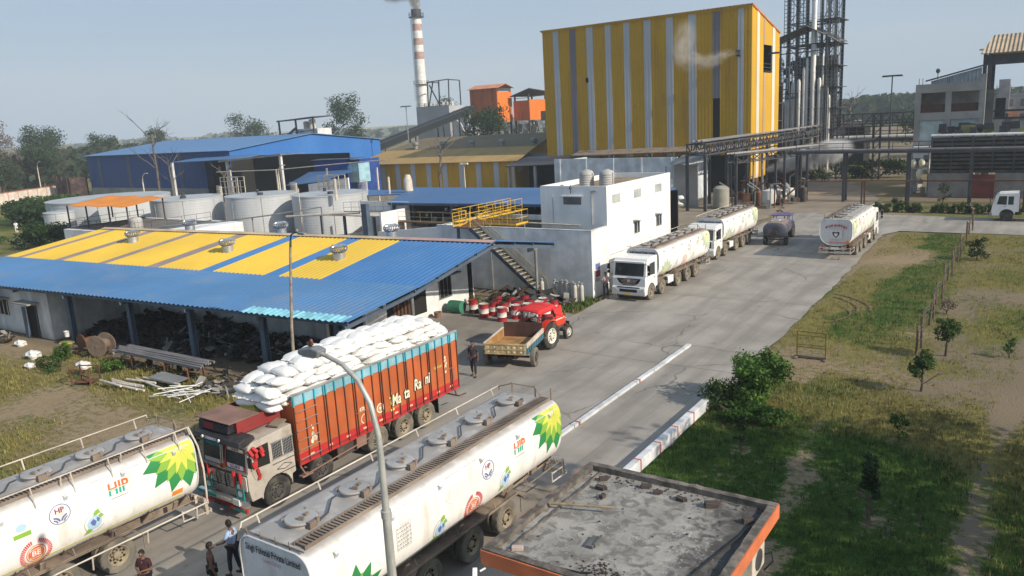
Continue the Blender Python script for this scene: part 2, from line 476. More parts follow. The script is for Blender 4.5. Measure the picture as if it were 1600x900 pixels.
def axis(lo, hi, step, out_lo, out_hi):
    a = [lo]
    while a[-1] < hi: a.append(a[-1]+step)
    s = step; b = [lo]
    while b[-1] > out_lo: s *= 1.13; b.append(b[-1]-s)
    s = step; c = [a[-1]]
    while c[-1] < out_hi: s *= 1.13; c.append(c[-1]+s)
    return list(reversed(b[1:])) + a + c[1:]
xs = axis(-62, 3, .42, -6000, 5000); ys = axis(8, 96, .42, -1500, 8000)
me = bpy.data.meshes.new('ground')
vs = [(x, y, .04*fbm(x, y, .3, 3, 5.)*(1 if -70 < x < 40 and y < 110 else 0) - .05) for y in ys for x in xs]
nx = len(xs); fs = [(j*nx+i, j*nx+i+1, (j+1)*nx+i+1, (j+1)*nx+i) for j in range(len(ys)-1) for i in range(nx-1)]
me.from_pydata(vs, [], fs)
ca = me.color_attributes.new('zone', 'FLOAT_COLOR', 'POINT')
buf = []
for y in ys:
    for x in xs:
        g, l, d = ground_zone(x, y); buf += [g, l, d, 1]
ca.data.foreach_set('color', buf)
me.polygons.foreach_set('use_smooth', [True]*len(fs))
t = NT('ground'); at = t.n('ShaderNodeVertexColor'); at.layer_name = 'zone'
sp = t.n('ShaderNodeSeparateColor'); t.l(at.outputs[0], sp.inputs[0])
nA = t.noise(3.2, 6); nB = t.noise(14, 5); nC = t.noise(.35, 5)
gm = t.math('ADD', t.math('ADD', sp.outputs[0], t.math('MULTIPLY', t.math('SUBTRACT', nA, .5), 1.7)), t.math('MULTIPLY', t.math('SUBTRACT', nB, .5), 1.1))
gm = t.ramp(gm, .40, .66)
dirt = t.mix(sp.outputs[2], (.31, .24, .15), (.175, .15, .11))
dirt = t.mix(t.ramp(nA, .3, .7), dirt, t.mix(.5, dirt, (.23, .165, .10)))
dirt = t.mix(t.ramp(nB, .55, .8, 0, .6), dirt, (.13, .10, .075))
dry = t.mix(t.ramp(nB, .3, .7), (.25, .215, .07), (.17, .155, .05))
lush = t.mix(t.ramp(nB, .25, .7), (.03, .066, .013), (.075, .13, .024))
gr = t.mix(t.ramp(t.math('ADD', sp.outputs[1], t.math('MULTIPLY', t.math('SUBTRACT', nC, .5), .5)), .25, .75), dry, lush)
t.l(t.mix(gm, dirt, gr), t.b.inputs['Base Color']); t.b.inputs['Roughness'].default_value = .95; t.b.inputs['Specular IOR Level'].default_value = .1
t.l(t.bump(t.math('ADD', nB, t.math('MULTIPLY', gm, t.noise(40, 3))), .6, .08), t.b.inputs['Normal'])
me.materials.append(t.mat)
go = bpy.data.objects.new('ground', me); link(go); tag(go, kind='structure')

# concrete road material
t = NT('road_concrete')
n1 = t.noise(.45, 7); lane = t.noise(.9, 5, t.vec(1.1, .09, 1)); fine = t.noise(22, 4)
c = t.mix(t.ramp(n1, .3, .7), (.285, .262, .228), (.385, .355, .312))
c = t.mix(t.ramp(lane, .42, .66, 0, .55), c, (.20, .187, .168))
c = t.mix(t.ramp(t.noise(.23, 6, t.vec(1, .35, 1)), .55, .72, 0, .5), c, (.45, .42, .375))
c = t.mix(t.ramp(t.noise(1.4, 7), .62, .75, 0, .55), c, (.13, .12, .11))
vo = t.n('ShaderNodeTexVoronoi'); vo.feature = 'DISTANCE_TO_EDGE'; vo.inputs['Scale'].default_value = .16; wv = t.n('ShaderNodeVectorMath'); wv.operation = 'ADD'
nn = t.n('ShaderNodeTexNoise'); nn.inputs['Scale'].default_value = .9; nn.inputs['Detail'].default_value = 5; t.l(t.tc.outputs['Object'], nn.inputs['Vector']); t.l(t.tc.outputs['Object'], wv.inputs[0]); t.l(nn.outputs['Color'], wv.inputs[1]); t.l(wv.outputs[0], vo.inputs['Vector'])
crk = t.math('MULTIPLY', t.ramp(vo.outputs[0], .002, .012, 1, 0), t.ramp(t.noise(.2, 3), .45, .6)); c = t.mix(t.math('MULTIPLY', crk, .6), c, (.09, .085, .08))
c = t.mix(t.ramp(t.noise(2.2, 4, t.vec(2.6, .05, 1)), .60, .72, 0, .35), c, (.15, .14, .13))
c = t.mix(t.ramp(fine, .35, .75, 0, .16), c, (.1, .095, .09))
t.l(c, t.b.inputs['Base Color']); t.b.inputs['Roughness'].default_value = .85; t.b.inputs['Specular IOR Level'].default_value = .25
t.l(t.bump(fine, .25, .01), t.b.inputs['Normal']); M['road'] = t.mat
M['road_dusty'] = mk('dusty_yard', (.26,.215,.16), .92, var=.15, scale=.5, dirt=(.19,.155,.12), damt=.6, dscale=.35, bump=.2)
M['yard'] = mk('yard_concrete', (.27,.25,.22), .9, var=.15, scale=.4, dirt=(.13,.115,.10), damt=.6, dscale=.3, bump=.2)
M['joint'] = flat('joint_tar', (.17,.16,.145), .9)
M['kerb_white'] = mk('kerb_white_paint', (.62,.64,.66), .8, dirt=(.30,.28,.25), damt=.6, dscale=2)
M['kerb_red'] = mk('kerb_red_paint', (.50,.12,.08), .8, dirt=(.30,.2,.17), damt=.6, dscale=3)

def sheet(name, poly, z, mat, wob=0., kind='structure', seg=1.0):
    pts = []
    n = len(poly)
    for i in range(n):
        a = poly[i]; b = poly[(i+1) % n]; L = math.hypot(b[0]-a[0], b[1]-a[1]); k = max(1, int(L/seg)) if wob else 1
        for q in range(k):
            u = q/k; x = a[0]+(b[0]-a[0])*u; y = a[1]+(b[1]-a[1])*u
            if wob and q: x += wob*fbm(x, y, .7, 3, 2.); y += wob*fbm(x, y, .7, 3, 8.)
            pts.append((x, y, z))
    bm = bmesh.new(); vv = [bm.verts.new(p) for p in pts]; f = bm.faces.new(vv); bmesh.ops.triangulate(bm, faces=[f])
    if bm.faces[:] and sum(fc.normal.z for fc in bm.faces) < 0: bmesh.ops.reverse_faces(bm, faces=bm.faces[:])
    m_ = bpy.data.meshes.new(name); bm.to_mesh(m_); bm.free(); m_.materials.append(mat)
    o = bpy.data.objects.new(name, m_); link(o); return tag(o, kind=kind)

sheet('yard_paving', [(-33, 24.2), (-23.3, 24.2), (-23.3, 40.8), (-26, 41.3), (-32.5, 41.8), (-37, 42), (-37, 30)], .004, M['yard'], .5)
sheet('main_road', [(-24.6, -30), (-14.75, -30), (-10.8, -30), (-10.8, 31), (-11.0, 37), (-11.25, 52), (-11.7, 68), (-12.0, 76.5), (-11.0, 79.0), (200, 76.5), (200, 87.4), (-2, 89.0), (-14, 90.2), (-15.5, 93), (-24.2, 93), (-24.2, 60), (-23.7, 45), (-23.4, 39), (-23.6, 23)], .010, M['road'], .22, seg=.8)
sheet('yard_track', [(-24.6, 90), (-15.3, 91.5), (-15.5, 100), (-19.5, 112), (-26, 131), (-38, 170), (-45, 190), (-56, 190), (-44, 150), (-32, 118), (-27, 100)], .018, M['road_dusty'], .6)
sheet('plant_yard', [(-62, 46), (-25, 46), (-25, 60), (-25.2, 90.5), (-33, 112), (-50, 150), (-90, 150), (-140, 110), (-120, 62)], .004, M['road_dusty'], 1.)
# expansion joints
mb = MB()
for y in range(6, 92, 14): mb.quad((-23.3 if y < 80 else -23.0, y, .0145), (-10.95 if y < 37 else -11.5, y, .0145), (-10.95 if y < 37 else -11.5, y+.05, .0145), (-23.3, y+.05, .0145))
o = mb.build('road_joints', M['joint']); tag(o, kind='structure')
# kerb between the carriageway and the gate lane
mb = MB(); y = 8.; k = 0
while y < 37.2:
    L = 1.9; mi = 0; jx = random.uniform(-.015, .015)
    mb.box(-14.86+jx, -14.66+jx, y, min(y+L-.03, 37.3), -.02, .13, mi); y += L; k += 1
for yy in (12.4, 21.8, 25.4, 31.0): mb.box(-14.89, -14.63, yy, yy+.10, .02, .142, 1)
o = mb.build('kerb', [M['kerb_white'], M['kerb_red']]); tag(o, kind='structure')
# tyre tracks pressed into the verge
mb = MB()
def ribbon(cx, cy, r, a0, a1, w_, z=.012):
    n = 28
    for k in range(n):
        a = a0+(a1-a0)*k/n; b = a0+(a1-a0)*(k+1)/n
        mb.quad((cx+r*math.cos(a), cy+r*math.sin(a), z), (cx+(r+w_)*math.cos(a), cy+(r+w_)*math.sin(a), z), (cx+(r+w_)*math.cos(b), cy+(r+w_)*math.sin(b), z), (cx+r*math.cos(b), cy+r*math.sin(b), z))
ribbon(-12.6, 47.5, 4.6, R(5), R(66), .16); ribbon(-12.6, 47.5, 3.9, R(5), R(60), .16); ribbon(-11.5, 46.6, 2.6, R(-50), R(50), .12)
o = mb.build('tyre_tracks', mk('track_soil', (.17,.115,.07), .95, var=.35, scale=4)); tag(o, kind='structure')

# grass tufts over the lawn and the verge
def tufts(name, n, region, h0, h1, mats, label, pick):
    mb = MB(); k = 0; tries = 0
    while k < n and tries < n*6:
        tries += 1
        x = random.uniform(region[0], region[1]); y = random.uniform(region[2], region[3])
        g, l, d = ground_zone(x, y)
        if not pick(g, l, x, y): continue
        k += 1
        h = random.uniform(h0, h1)*(0.6+.8*g); mi = 0 if l + random.uniform(-.25, .25) > .55 else 1
        for q in range(3):
            a = random.uniform(0, 2*PI); s = h*random.uniform(.25, .5); lean = random.uniform(.1, .55)*h
            ca_, sa_ = math.cos(a), math.sin(a); ox = random.uniform(-.05, .05); oy = random.uniform(-.05, .05)
            mb._add([(x+ox-s*.35*sa_, y+oy+s*.35*ca_, -.04), (x+ox+s*.35*sa_, y+oy-s*.35*ca_, -.04), (x+ox+lean*ca_, y+oy+lean*sa_, h)], [(0, 1, 2)], mi)
    o = mb.build(name, mats); tag(o, label, 'grass', kind='stuff')
M['blade_green'] = mk('grass_green', (.055,.11,.02), .8, var=.5, scale=1.2, bump=0); M['blade_dry'] = mk('grass_dry', (.22,.195,.065), .85, var=.4, scale=1.2, bump=0)
tufts('lawn_grass', 24000, (-10.7, 2.5, 14, 36), .03, .10, [M['blade_green'], M['blade_dry']], 'thick green grass of the lawn behind the guard house', lambda g, l, x, y: g > random.uniform(.35, .9))
tufts('verge_grass', 16000, (-10.9, 2.5, 33, 78), .03, .10, [M['blade_green'], M['blade_dry']], 'patchy dry and green grass along the right side of the road', lambda g, l, x, y: g > random.uniform(.15, .9))
tufts('yard_grass', 8000, (-60, -24.5, 10, 22.5), .05, .15, [M['blade_green'], M['blade_dry']], 'sparse yellowing grass on the sandy ground before the workshop', lambda g, l, x, y: g > random.uniform(.4, .9))
tufts('building_grass', 1500, (-31, -23.8, 41.3, 45.2), .08, .2, [M['blade_green'], M['blade_dry']], 'green weeds growing along the foot of the staircase wall', lambda g, l, x, y: g > random.uniform(.3, .8))
# ------------------------------------------------------------------ vegetation
M['bark'] = mk('bark', (.12,.09,.065), .95, var=.35, scale=3, bump=.4)
M['bark_grey'] = mk('grey_bark', (.13,.11,.10), .95, var=.3, scale=3, bump=.3)
def leafm(name, c, var=.45):
    t = NT(name); n = t.noise(1.1, 4); n2 = t.noise(9, 2)
    f = t.math('ADD', t.math('MULTIPLY', n, .6), t.math('MULTIPLY', n2, .4))
    cc = t.mix(t.ramp(f, .35, .65), tuple(x*(1-var) for x in c), tuple(x*(1+var) for x in c))
    t.l(cc, t.b.inputs['Base Color']); t.b.inputs['Roughness'].default_value = .65; t.b.inputs['Specular IOR Level'].default_value = .25
    tr = t.n('ShaderNodeBsdfTranslucent'); t.l(cc, tr.inputs[0]); mxs = t.n('ShaderNodeMixShader'); mxs.inputs[0].default_value = .3
    t.l(t.b.outputs[0], mxs.inputs[1]); t.l(tr.outputs[0], mxs.inputs[2]); t.l(mxs.outputs[0], t.out.inputs[0]); return t.mat
M['leaf'] = leafm('leaf_green', (.055,.105,.022)); M['leaf_bright'] = leafm('leaf_bright', (.085,.17,.03)); M['leaf_dark'] = leafm('leaf_dark', (.03,.06,.018))
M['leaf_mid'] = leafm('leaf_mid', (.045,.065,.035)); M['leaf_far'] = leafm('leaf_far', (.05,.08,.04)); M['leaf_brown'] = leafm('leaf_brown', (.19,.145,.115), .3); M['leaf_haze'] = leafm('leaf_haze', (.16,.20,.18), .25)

def leaves(mb, clusters, n, size, flat=.5, fill=.55):
    """clusters: (centre, (rx,ry,rz)); leaf quads scattered through the outer volume of each lump"""
    wts = [c[1][0]*c[1][1]*c[1][2] for c in clusters]
    cum = []; s = 0
    for w_ in wts: s += w_**.75; cum.append(s)
    for _ in range(n):
        r_ = random.uniform(0, s); k = next(i for i, q in enumerate(cum) if r_ <= q)
        (cx, cy, cz), (rx, ry, rz) = clusters[k]
        d = Vector((random.gauss(0,1), random.gauss(0,1), random.gauss(0,1))).normalized()
        rad = random.uniform(fill, 1.08)
        p = Vector((cx+d.x*rx*rad, cy+d.y*ry*rad, cz+d.z*rz*rad))
        nrm = (d + Vector((random.gauss(0,1), random.gauss(0,1), random.gauss(0,1)))*.6).normalized()
        a = nrm.orthogonal().normalized(); b = nrm.cross(a); th = random.uniform(0, 2*PI)
        u = a*math.cos(th)+b*math.sin(th); v = nrm.cross(u); L = size*random.uniform(.6, 1.3); W = L*flat
        mb._add([p-u*L*.5, p-v*W*.5+u*L*.05, p+u*L*.5, p+v*W*.5+u*L*.05], [(0,1,2,3)], 0)

def limbs(mb, base, h, r, n, spread, tilt=.1, depth=1, rs=None):
    rs = rs or random
    top = Vector(base)+Vector((rs.uniform(-tilt, tilt)*h, rs.uniform(-tilt, tilt)*h, h))
    mid = (Vector(base)+top)/2 + Vector((rs.uniform(-.04,.04)*h, rs.uniform(-.04,.04)*h, 0))
    mb.tube([base, mid, top], [r, r*.75, r*.5], 7, 0)
    tips = []
    for k in range(n):
        a = 2*PI*k/n + rs.uniform(-.5, .5); s = spread*rs.uniform(.7, 1.15); f = rs.uniform(.55, 1.0)
        st = mid.lerp(top, f*1.0) if f > .6 else mid
        e = st + Vector((math.cos(a)*s, math.sin(a)*s, s*rs.uniform(.5, 1.3)))
        m_ = st.lerp(e, .5) + Vector((0, 0, s*.08)) + Vector((rs.uniform(-.1,.1)*s, rs.uniform(-.1,.1)*s, 0))
        mb.tube([st, m_, e], [r*.42, r*.28, r*.1], 5, 0); tips.append(e)
        if depth > 1:
            for q in range(3):
                a2 = a + rs.uniform(-1.1, 1.1); s2 = s*rs.uniform(.35, .7); st2 = m_.lerp(e, rs.uniform(0, .9))
                e2 = st2+Vector((math.cos(a2)*s2, math.sin(a2)*s2, s2*rs.uniform(.2, 1.3))); mb.tube([st2, e2], [r*.18, r*.05], 4, 0); tips.append(e2)
                if depth > 2:
                    for w_ in range(2):
                        a3 = a2+rs.uniform(-1.2, 1.2); s3 = s2*.6; e3 = e2.lerp(st2, rs.uniform(0, .5)); mb.tube([e3, e3+Vector((math.cos(a3)*s3, math.sin(a3)*s3, s3*rs.uniform(.1, 1.)))], [r*.07, r*.03], 3, 0)
    return tips

def make_tree(name, label, cat, h, cw, trunk_h, n, size, leaf, loc, group=None, lumps=9, seed=1, bark='bark', fill=.5):
    st = random.getstate(); random.seed(seed)
    t_ = thing(name, label, cat, loc, 0, group)
    mb = MB(); tips = limbs(mb, (0, 0, -.1), trunk_h, h*.028+.02, 6, cw*.42, .05, 2); mb.build('trunk', M[bark], t_)
    cl = [((0, 0, trunk_h+(h-trunk_h)*.55), (cw*.3, cw*.3, (h-trunk_h)*.35))]
    for k in range(lumps):
        a = 2*PI*k/lumps+random.uniform(-.5, .5); rr = cw*random.uniform(.2, .42); zz = random.uniform(trunk_h*.85, h*.92)
        f = 1-.45*max(0, (zz-h*.6)/(h*.4)); s = cw*random.uniform(.13, .24)
        cl.append(((math.cos(a)*rr*f, math.sin(a)*rr*f, zz), (s, s, s*random.uniform(.6, .9))))
    mb = MB(); leaves(mb, cl, n, size, fill=fill); mb.build('crown', M[leaf], t_)
    random.setstate(st); return t_

def dead_tree(loc, h, r, label, seed, group=None, sp=.26):
    t_ = thing('dead_tree', label, 'bare tree', loc, 0, group); mb = MB(); limbs(mb, (0, 0, -.1), h, r, 6, h*sp, .09, 3, random.Random(seed)); mb.build('trunk', M['bark_grey'], t_); return t_

# lawn saplings
make_tree('young_tree', 'slender dark sapling on a mound in the shaded lawn by the guard house', 'tree', 2.2, .7, .8, 700, .16, 'leaf_dark', (-3.6, 22.8, 0), lumps=7, seed=3)
make_tree('young_tree', 'young tree with a broad low crown before the end of the post row', 'tree', 1.6, 1.3, .7, 800, .17, 'leaf', (-3.75, 35.1, 0), seed=5)
make_tree('young_tree', 'young tree with a flat dense crown on a pale thin trunk', 'tree', 1.9, 1.4, 1.0, 900, .15, 'leaf', (-3.4, 40.6, 0), seed=6)
make_tree('young_tree', 'rounded dark young tree beside the far end of the post row', 'tree', 1.6, 1.7, .4, 800, .18, 'leaf_dark', (-3.95, 66.4, 0), seed=8)
make_tree('sapling', 'thin wispy sapling on the lawn left of the trail', 'sapling', 1.3, .6, .4, 260, .14, 'leaf_dark', (-8.45, 26.2, 0), seed=9, lumps=5)
make_tree('sapling', 'small leafy sapling in the middle of the lawn with bare soil round it', 'sapling', 1.0, .8, .3, 320, .13, 'leaf', (-3.75, 29.3, 0), seed=10, lumps=5)
make_tree('sapling', 'reddish brown dying sapling beside the post row', 'sapling', .8, 1.2, .25, 260, .14, 'leaf_brown', (-4.2, 49.0, 0), seed=12, lumps=5)
make_tree('sapling', 'tiny sapling at the right edge near the flat crowned tree', 'sapling', .9, .7, .25, 220, .12, 'leaf', (-.9, 41.5, 0), seed=14, lumps=5)

def shrub(loc, rx, ry, h, n, size, leaf, label, seed, name='shrub', group=None, lumps=10, bark='bark'):
    st = random.getstate(); random.seed(seed)
    t_ = thing(name, label, 'shrub', loc, 0, group)
    mb = MB()
    for k in range(9):
        a = random.uniform(0, 2*PI); mb.tube([(0, 0, -.05), (math.cos(a)*rx*.3, math.sin(a)*ry*.3, h*.4), (math.cos(a)*rx*.6, math.sin(a)*ry*.6, h*.8)], [.04, .025, .01], 5)
    mb.build('stems', M[bark], t_)
    cl = []
    for k in range(lumps):
        a = random.uniform(0, 2*PI); q = math.sqrt(random.random())*.7; s = random.uniform(.25, .42)
        cl.append(((math.cos(a)*rx*q, math.sin(a)*ry*q, h*random.uniform(.12, .8)), (rx*s, ry*s, h*s*random.uniform(.5, 1.))))
    mb = MB(); leaves(mb, cl, n, size, fill=.35); mb.build('foliage', M[leaf], t_)
    random.setstate(st); return t_
shrub((-9.2, 30.8, 0), 1.35, 1.2, 2.15, 5600, .19, 'leaf_bright', 'big bright green bush with upright leafy shoots beside the road', 21, lumps=26)
shrub((-10.2, 29.9, 0), 1.2, 1.0, 1.3, 3000, .13, 'leaf', 'lower feathery green bush at the end of the low white wall', 22, lumps=20)
shrub((-9.0, 28.7, 0), 1.9, 1.0, .7, 2800, .16, 'leaf_bright', 'low spreading weeds in front of the roadside bushes', 23, lumps=12)
shrub((-45.7, 21.1, 0), .9, .5, 1.0, 900, .14, 'leaf_bright', 'leafy green bush beside the upright cable drum', 24)
shrub((-40.6, 20.9, 0), 1.1, .7, .8, 900, .14, 'leaf_bright', 'low green bush left of the pipe bundle', 25)
shrub((-44.2, 19.7, 0), 1.4, .7, .6, 800, .14, 'leaf', 'sprawling weeds behind the rusty frame', 26)
shrub((-24.4, 14.5, 0), .5, .4, 1.5, 500, .12, 'leaf_bright', 'green shoots behind the left corner of the red truck cab', 27)
shrub((-29.2, 40.9, 0), 1.1, .6, .9, 700, .16, 'leaf_dark', 'dark bush behind the red and white drums', 28)
shrub((-31.0, 40.5, 0), .6, .4, .7, 400, .14, 'leaf_bright', 'pale weeds at the corner of the workshop wall', 29)
# big bushes on the left behind the workshop
shrub((-98.5, 45.6, 0), 5.5, 3.2, 3.0, 3600, .42, 'leaf_dark', 'big dark green thicket left of the orange canopy', 31, lumps=26)
shrub((-113, 43, 0), 7, 4, 1.6, 1800, .5, 'leaf', 'low rough scrub on the far left field', 33, lumps=18)
shrub((-128, 60, 0), 10, 6, 3.4, 2600, .7, 'leaf_dark', 'spreading green scrub before the painted boundary wall', 34, lumps=22)
shrub((-150, 72, 0), 10, 5, 3.2, 2200, .7, 'leaf', 'green scrub at the foot of the painted boundary wall', 35, lumps=20)
shrub((-119, 68, 0), 6, 4, 3.0, 1600, .6, 'leaf_dark', 'dark scrub beside the small grey tank', 36, lumps=16)
# hedge row beyond the cross road
hp = shrub((-15.4, 92.4, 0), .95, .7, 1.15, 420, .28, 'leaf', 'rounded green shrub of the hedge row beyond the cross road', 40, name='hedge_shrub', group='hedge shrubs beyond the cross road', lumps=9)
for k in range(1, 13):
    dup(hp, (-15.4+k*1.02+random.uniform(-.15, .15)+(.5 if k > 4 else 0), 92.6+random.uniform(-.2, .3), 0), random.uniform(0, 6), scale=random.uniform(.8, 1.12))
shrub((-13.9, 97.5, 0), .7, .6, 1.2, 260, .25, 'leaf_dark', 'dark round shrub on the sandy strip behind the hedge', 42, lumps=6)
make_tree('sapling', 'thin sapling on the sandy strip behind the hedge', 'sapling', 3.0, 1.6, 1.0, 260, .22, 'leaf_dark', (-9.3, 97.0, 0), seed=43, lumps=6)

shrub((-22, 134, 0), 7, 3, 3.2, 1500, .6, 'leaf_dark', 'long dark thicket under the far two level bridge', 44, lumps=18)
shrub((-31, 128, 0), 4, 2, 2.2, 700, .5, 'leaf_dark', 'dark scrub behind the steam jet', 45, lumps=10)
# trees beyond the plant
def far_tree(loc, h, cw, label, seed, leaf='leaf_far', n=1500, size=.8, group='trees beyond the plant', th=.16, lumps=20):
    return make_tree('leafy_tree', label, 'tree', h, cw, h*th, int(n*3), size*.8, leaf, loc, group, lumps, seed, fill=.3)
G_L = 'trees in the left background'
far_tree((-245, 96, 0), 17, 17, 'brownish thinly leaved tree at the left edge of the photo', 51, 'leaf_brown', 1500, .9, G_L)
far_tree((-262, 112, 0), 20, 14, 'tall pale bare looking tree behind the brown ones', 52, 'leaf_brown', 700, .8, G_L)
far_tree((-236, 99, 0), 14, 15, 'brown leaved bushy tree second from the left edge', 53, 'leaf_brown', 1500, .8, G_L)
far_tree((-268, 128, 0), 19, 17, 'tall dark green tree left of the blue warehouse', 54, 'leaf_far', 1900, .9, G_L)
far_tree((-232, 110, 0), 12, 14, 'lower green tree next to the blue warehouse corner', 55, 'leaf_far', 1500, .8, G_L)
far_tree((-256, 104, 0), 12, 14, 'low dark tree between the brown trees', 56, 'leaf_dark', 1500, .8, G_L)
far_tree((-226, 88, 0), 11, 16, 'dense low green tree behind the boundary wall end', 66, 'leaf_dark', 1500, .8, G_L)
far_tree((-250, 90, 0), 10, 18, 'wide dark green tree behind the left boundary wall', 67, 'leaf_dark', 1500, .8, G_L)
far_tree((-285, 112, 0), 14, 18, 'wide low tree at the far left', 60, 'leaf_far', 1500, .9, G_L)
far_tree((-215, 92, 0), 9, 10, 'small green tree by the end of the boundary wall', 61, 'leaf_far', 1100, .7, G_L)
far_tree((-300, 165, 0), 16, 13, 'round tree rising over the left end of the blue roof', 57, 'leaf_far', 1300, .9, G_L)
far_tree((-288, 180, 0), 16, 14, 'second round tree over the left end of the blue roof', 58, 'leaf_far', 1300, .9, G_L)
far_tree((-262, 205, 0), 20, 22, 'broad tree showing over the blue roof behind the bare tree', 59, 'leaf_far', 1800, 1., G_L)
far_tree((-195, 190, 0), 25, 17, 'dark tree with an open crown over the middle of the blue roof', 62, 'leaf_dark', 1800, .9, G_L)
far_tree((-185, 235, 0), 22, 15, 'round tree right of the rooftop shelter', 63, 'leaf_far', 1500, .9, G_L)
far_tree((-128, 178, 0), 15.5, 15, 'dark bushy tree in front of the orange hoppers', 64, 'leaf_dark', 2200, .8, 'trees by the orange hoppers')
make_tree('bushy_tree', 'dark slanting bush at the far right behind the cooling racks', 'tree', 9, 10, 2.0, 1200, .7, 'leaf_far', (-26, 205, 0), lumps=10, seed=65)
dead_tree((-137, 85, 0), 12.5, .26, 'tall bare tree in front of the blue warehouse', 71)
dead_tree((-131, 84, 0), 8.0, .25, 'bent bare tree right of the taller one before the blue warehouse', 72)
dead_tree((-113, 82, 0), 6.0, .22, 'short bare tree before the dark warehouse opening', 73)
dead_tree((-78.5, 96, 0), 8.0, .3, 'bare dark tree before the yellow and white striped shed', 74)
dead_tree((-198, 84, 0), 9.0, .3, 'leaning bare tree before the painted boundary wall', 75)
dead_tree((-34, 172, 0), 11, .3, 'bare tree behind the pipe bridges on the right', 76)
# a grove east of the guard house, outside the picture, shading the lawn
for k, (x, y, h, cw) in enumerate([(6.0, 19.5, 12.2, 6.5), (7.0, 25.0, 12.4, 6.5), (12.5, 22.5, 14.2, 8), (10.5, 29.0, 11.5, 6.5)]):
    make_tree('grove_tree', ['tall leafy tree of the grove east of the lawn, nearest the guard house', 'leafy tree of the eastern grove, second from the guard house', 'tallest leafy tree at the back of the eastern grove', 'northernmost leafy tree of the eastern grove'][k], 'tree', h, cw, 3.0, 2600, .42, 'leaf', (x, y, 0), 'grove east of the lawn', 14, 80+k, fill=.2)
# far woods on the horizon
def woods(name, label, pts, h, n, size, leaf):
    mb = MB()
    for k in range(n):
        i = random.randrange(len(pts)-1); u = random.random()
        x = pts[i][0]+(pts[i+1][0]-pts[i][0])*u; y = pts[i][1]+(pts[i+1][1]-pts[i][1])*u
        hh = h*(.75+.5*noise.noise(Vector((x*.02, y*.02, 0))))
        x += random.gauss(0, h*.8); y += random.gauss(0, h*.8); s = size*random.uniform(.7, 1.5); z = random.uniform(0, 1)**.7*hh
        nrm = Vector((random.gauss(0, 1), random.gauss(0, 1), random.gauss(0, 1)+.3)).normalized(); a = nrm.orthogonal().normalized(); b = nrm.cross(a); p = Vector((x, y, z))
        mb._add([p-a*s, p-b*s*.7, p+a*s, p+b*s*.7], [(0, 1, 2, 3)])
    o = mb.build(name, M[leaf]); tag(o, label, 'woodland', kind='stuff')
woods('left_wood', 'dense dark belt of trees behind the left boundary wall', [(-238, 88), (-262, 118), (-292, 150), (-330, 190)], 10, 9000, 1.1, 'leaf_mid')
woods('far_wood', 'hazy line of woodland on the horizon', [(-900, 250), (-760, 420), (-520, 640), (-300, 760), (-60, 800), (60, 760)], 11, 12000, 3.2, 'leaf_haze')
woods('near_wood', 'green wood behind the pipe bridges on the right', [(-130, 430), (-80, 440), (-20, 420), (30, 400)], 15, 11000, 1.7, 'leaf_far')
# ------------------------------------------------------------------ wheels
_wm = {}
def wheel_meshes(r, w_, tm, rm, deep, lug):
    key = (r, w_, tm, rm, deep, lug)
    if key in _wm: return _wm[key]
    mb = MB(); n = 60
    prof = [(.56, -.36), (.80, -.5), (.93, -.49), (1., -.36), (1., -.05), (1., .05), (1., .36), (.93, .49), (.80, .5), (.56, .36), (.56, -.36)]
    vs = []; fs = []
    for i, (pr_, px_) in enumerate(prof):
        for k in range(n):
            a = 2*PI*k/n; rr = pr_*r
            if .9 < pr_ : rr += lug*(1 if (k//2 + (1 if i > 5 else 0)) % 2 else 0)
            vs.append((px_*w_, rr*math.cos(a), rr*math.sin(a)))
    for i in range(len(prof)-1):
        for k in range(n):
            k2 = (k+1) % n; fs.append((i*n+k, i*n+k2, (i+1)*n+k2, (i+1)*n+k))
    mb._add(vs, fs, 0, True)
    o = mb.build('wheel', M[tm]); me_t = o.data; bpy.data.objects.remove(o)
    mb = MB()
    if deep: pf = [(.60*r, w_*.40), (.57*r, w_*.44), (.54*r, w_*.38), (.46*r, w_*.05), (.40*r, -w_*.02), (.24*r, 0), (.22*r, w_*.22), (.15*r, w_*.30), (0.001, w_*.31)]
    else: pf = [(.60*r, w_*.40), (.57*r, w_*.45), (.52*r, w_*.36), (.44*r, w_*.18), (.36*r, w_*.30), (.22*r, w_*.34), (.20*r, w_*.48), (.10*r, w_*.52), (0.001, w_*.52)]
    mb.lathe(pf, axis='x', n=28)
    for k in range(8):
        a = 2*PI*k/8; q = .30*r; hz_ = (w_*.02 if deep else w_*.33)
        mb.rod((hz_-.01, q*math.cos(a), q*math.sin(a)), (hz_+.04, q*math.cos(a), q*math.sin(a)), .022*r/.5, 6, mi=1)
        q = .44*r; a += .39
        mb.obox((w_*(.10 if deep else .24), q*math.cos(a), q*math.sin(a)), (.02, .07, .07), (a, 0, 0), 2)
    o = mb.build('rim', [M[rm], M['steel_dark'], M['interior']]); me_r = o.data; bpy.data.objects.remove(o)
    _wm[key] = (me_t, me_r); return _wm[key]
def wheel(parent, x, y, r, w_, tm='rubber_dusty', rm='rim_dusty', deep=True, lug=.006, z=None):
    a, b = wheel_meshes(r, w_, tm, rm, deep, lug)
    o = bpy.data.objects.new('wheel', a); link(o, parent); o.location = (x, y, r if z is None else z)
    o.rotation_euler = (random.uniform(0, 6), 0, 0 if x > 0 else PI)
    c = bpy.data.objects.new('rim', b); link(c, o); return o

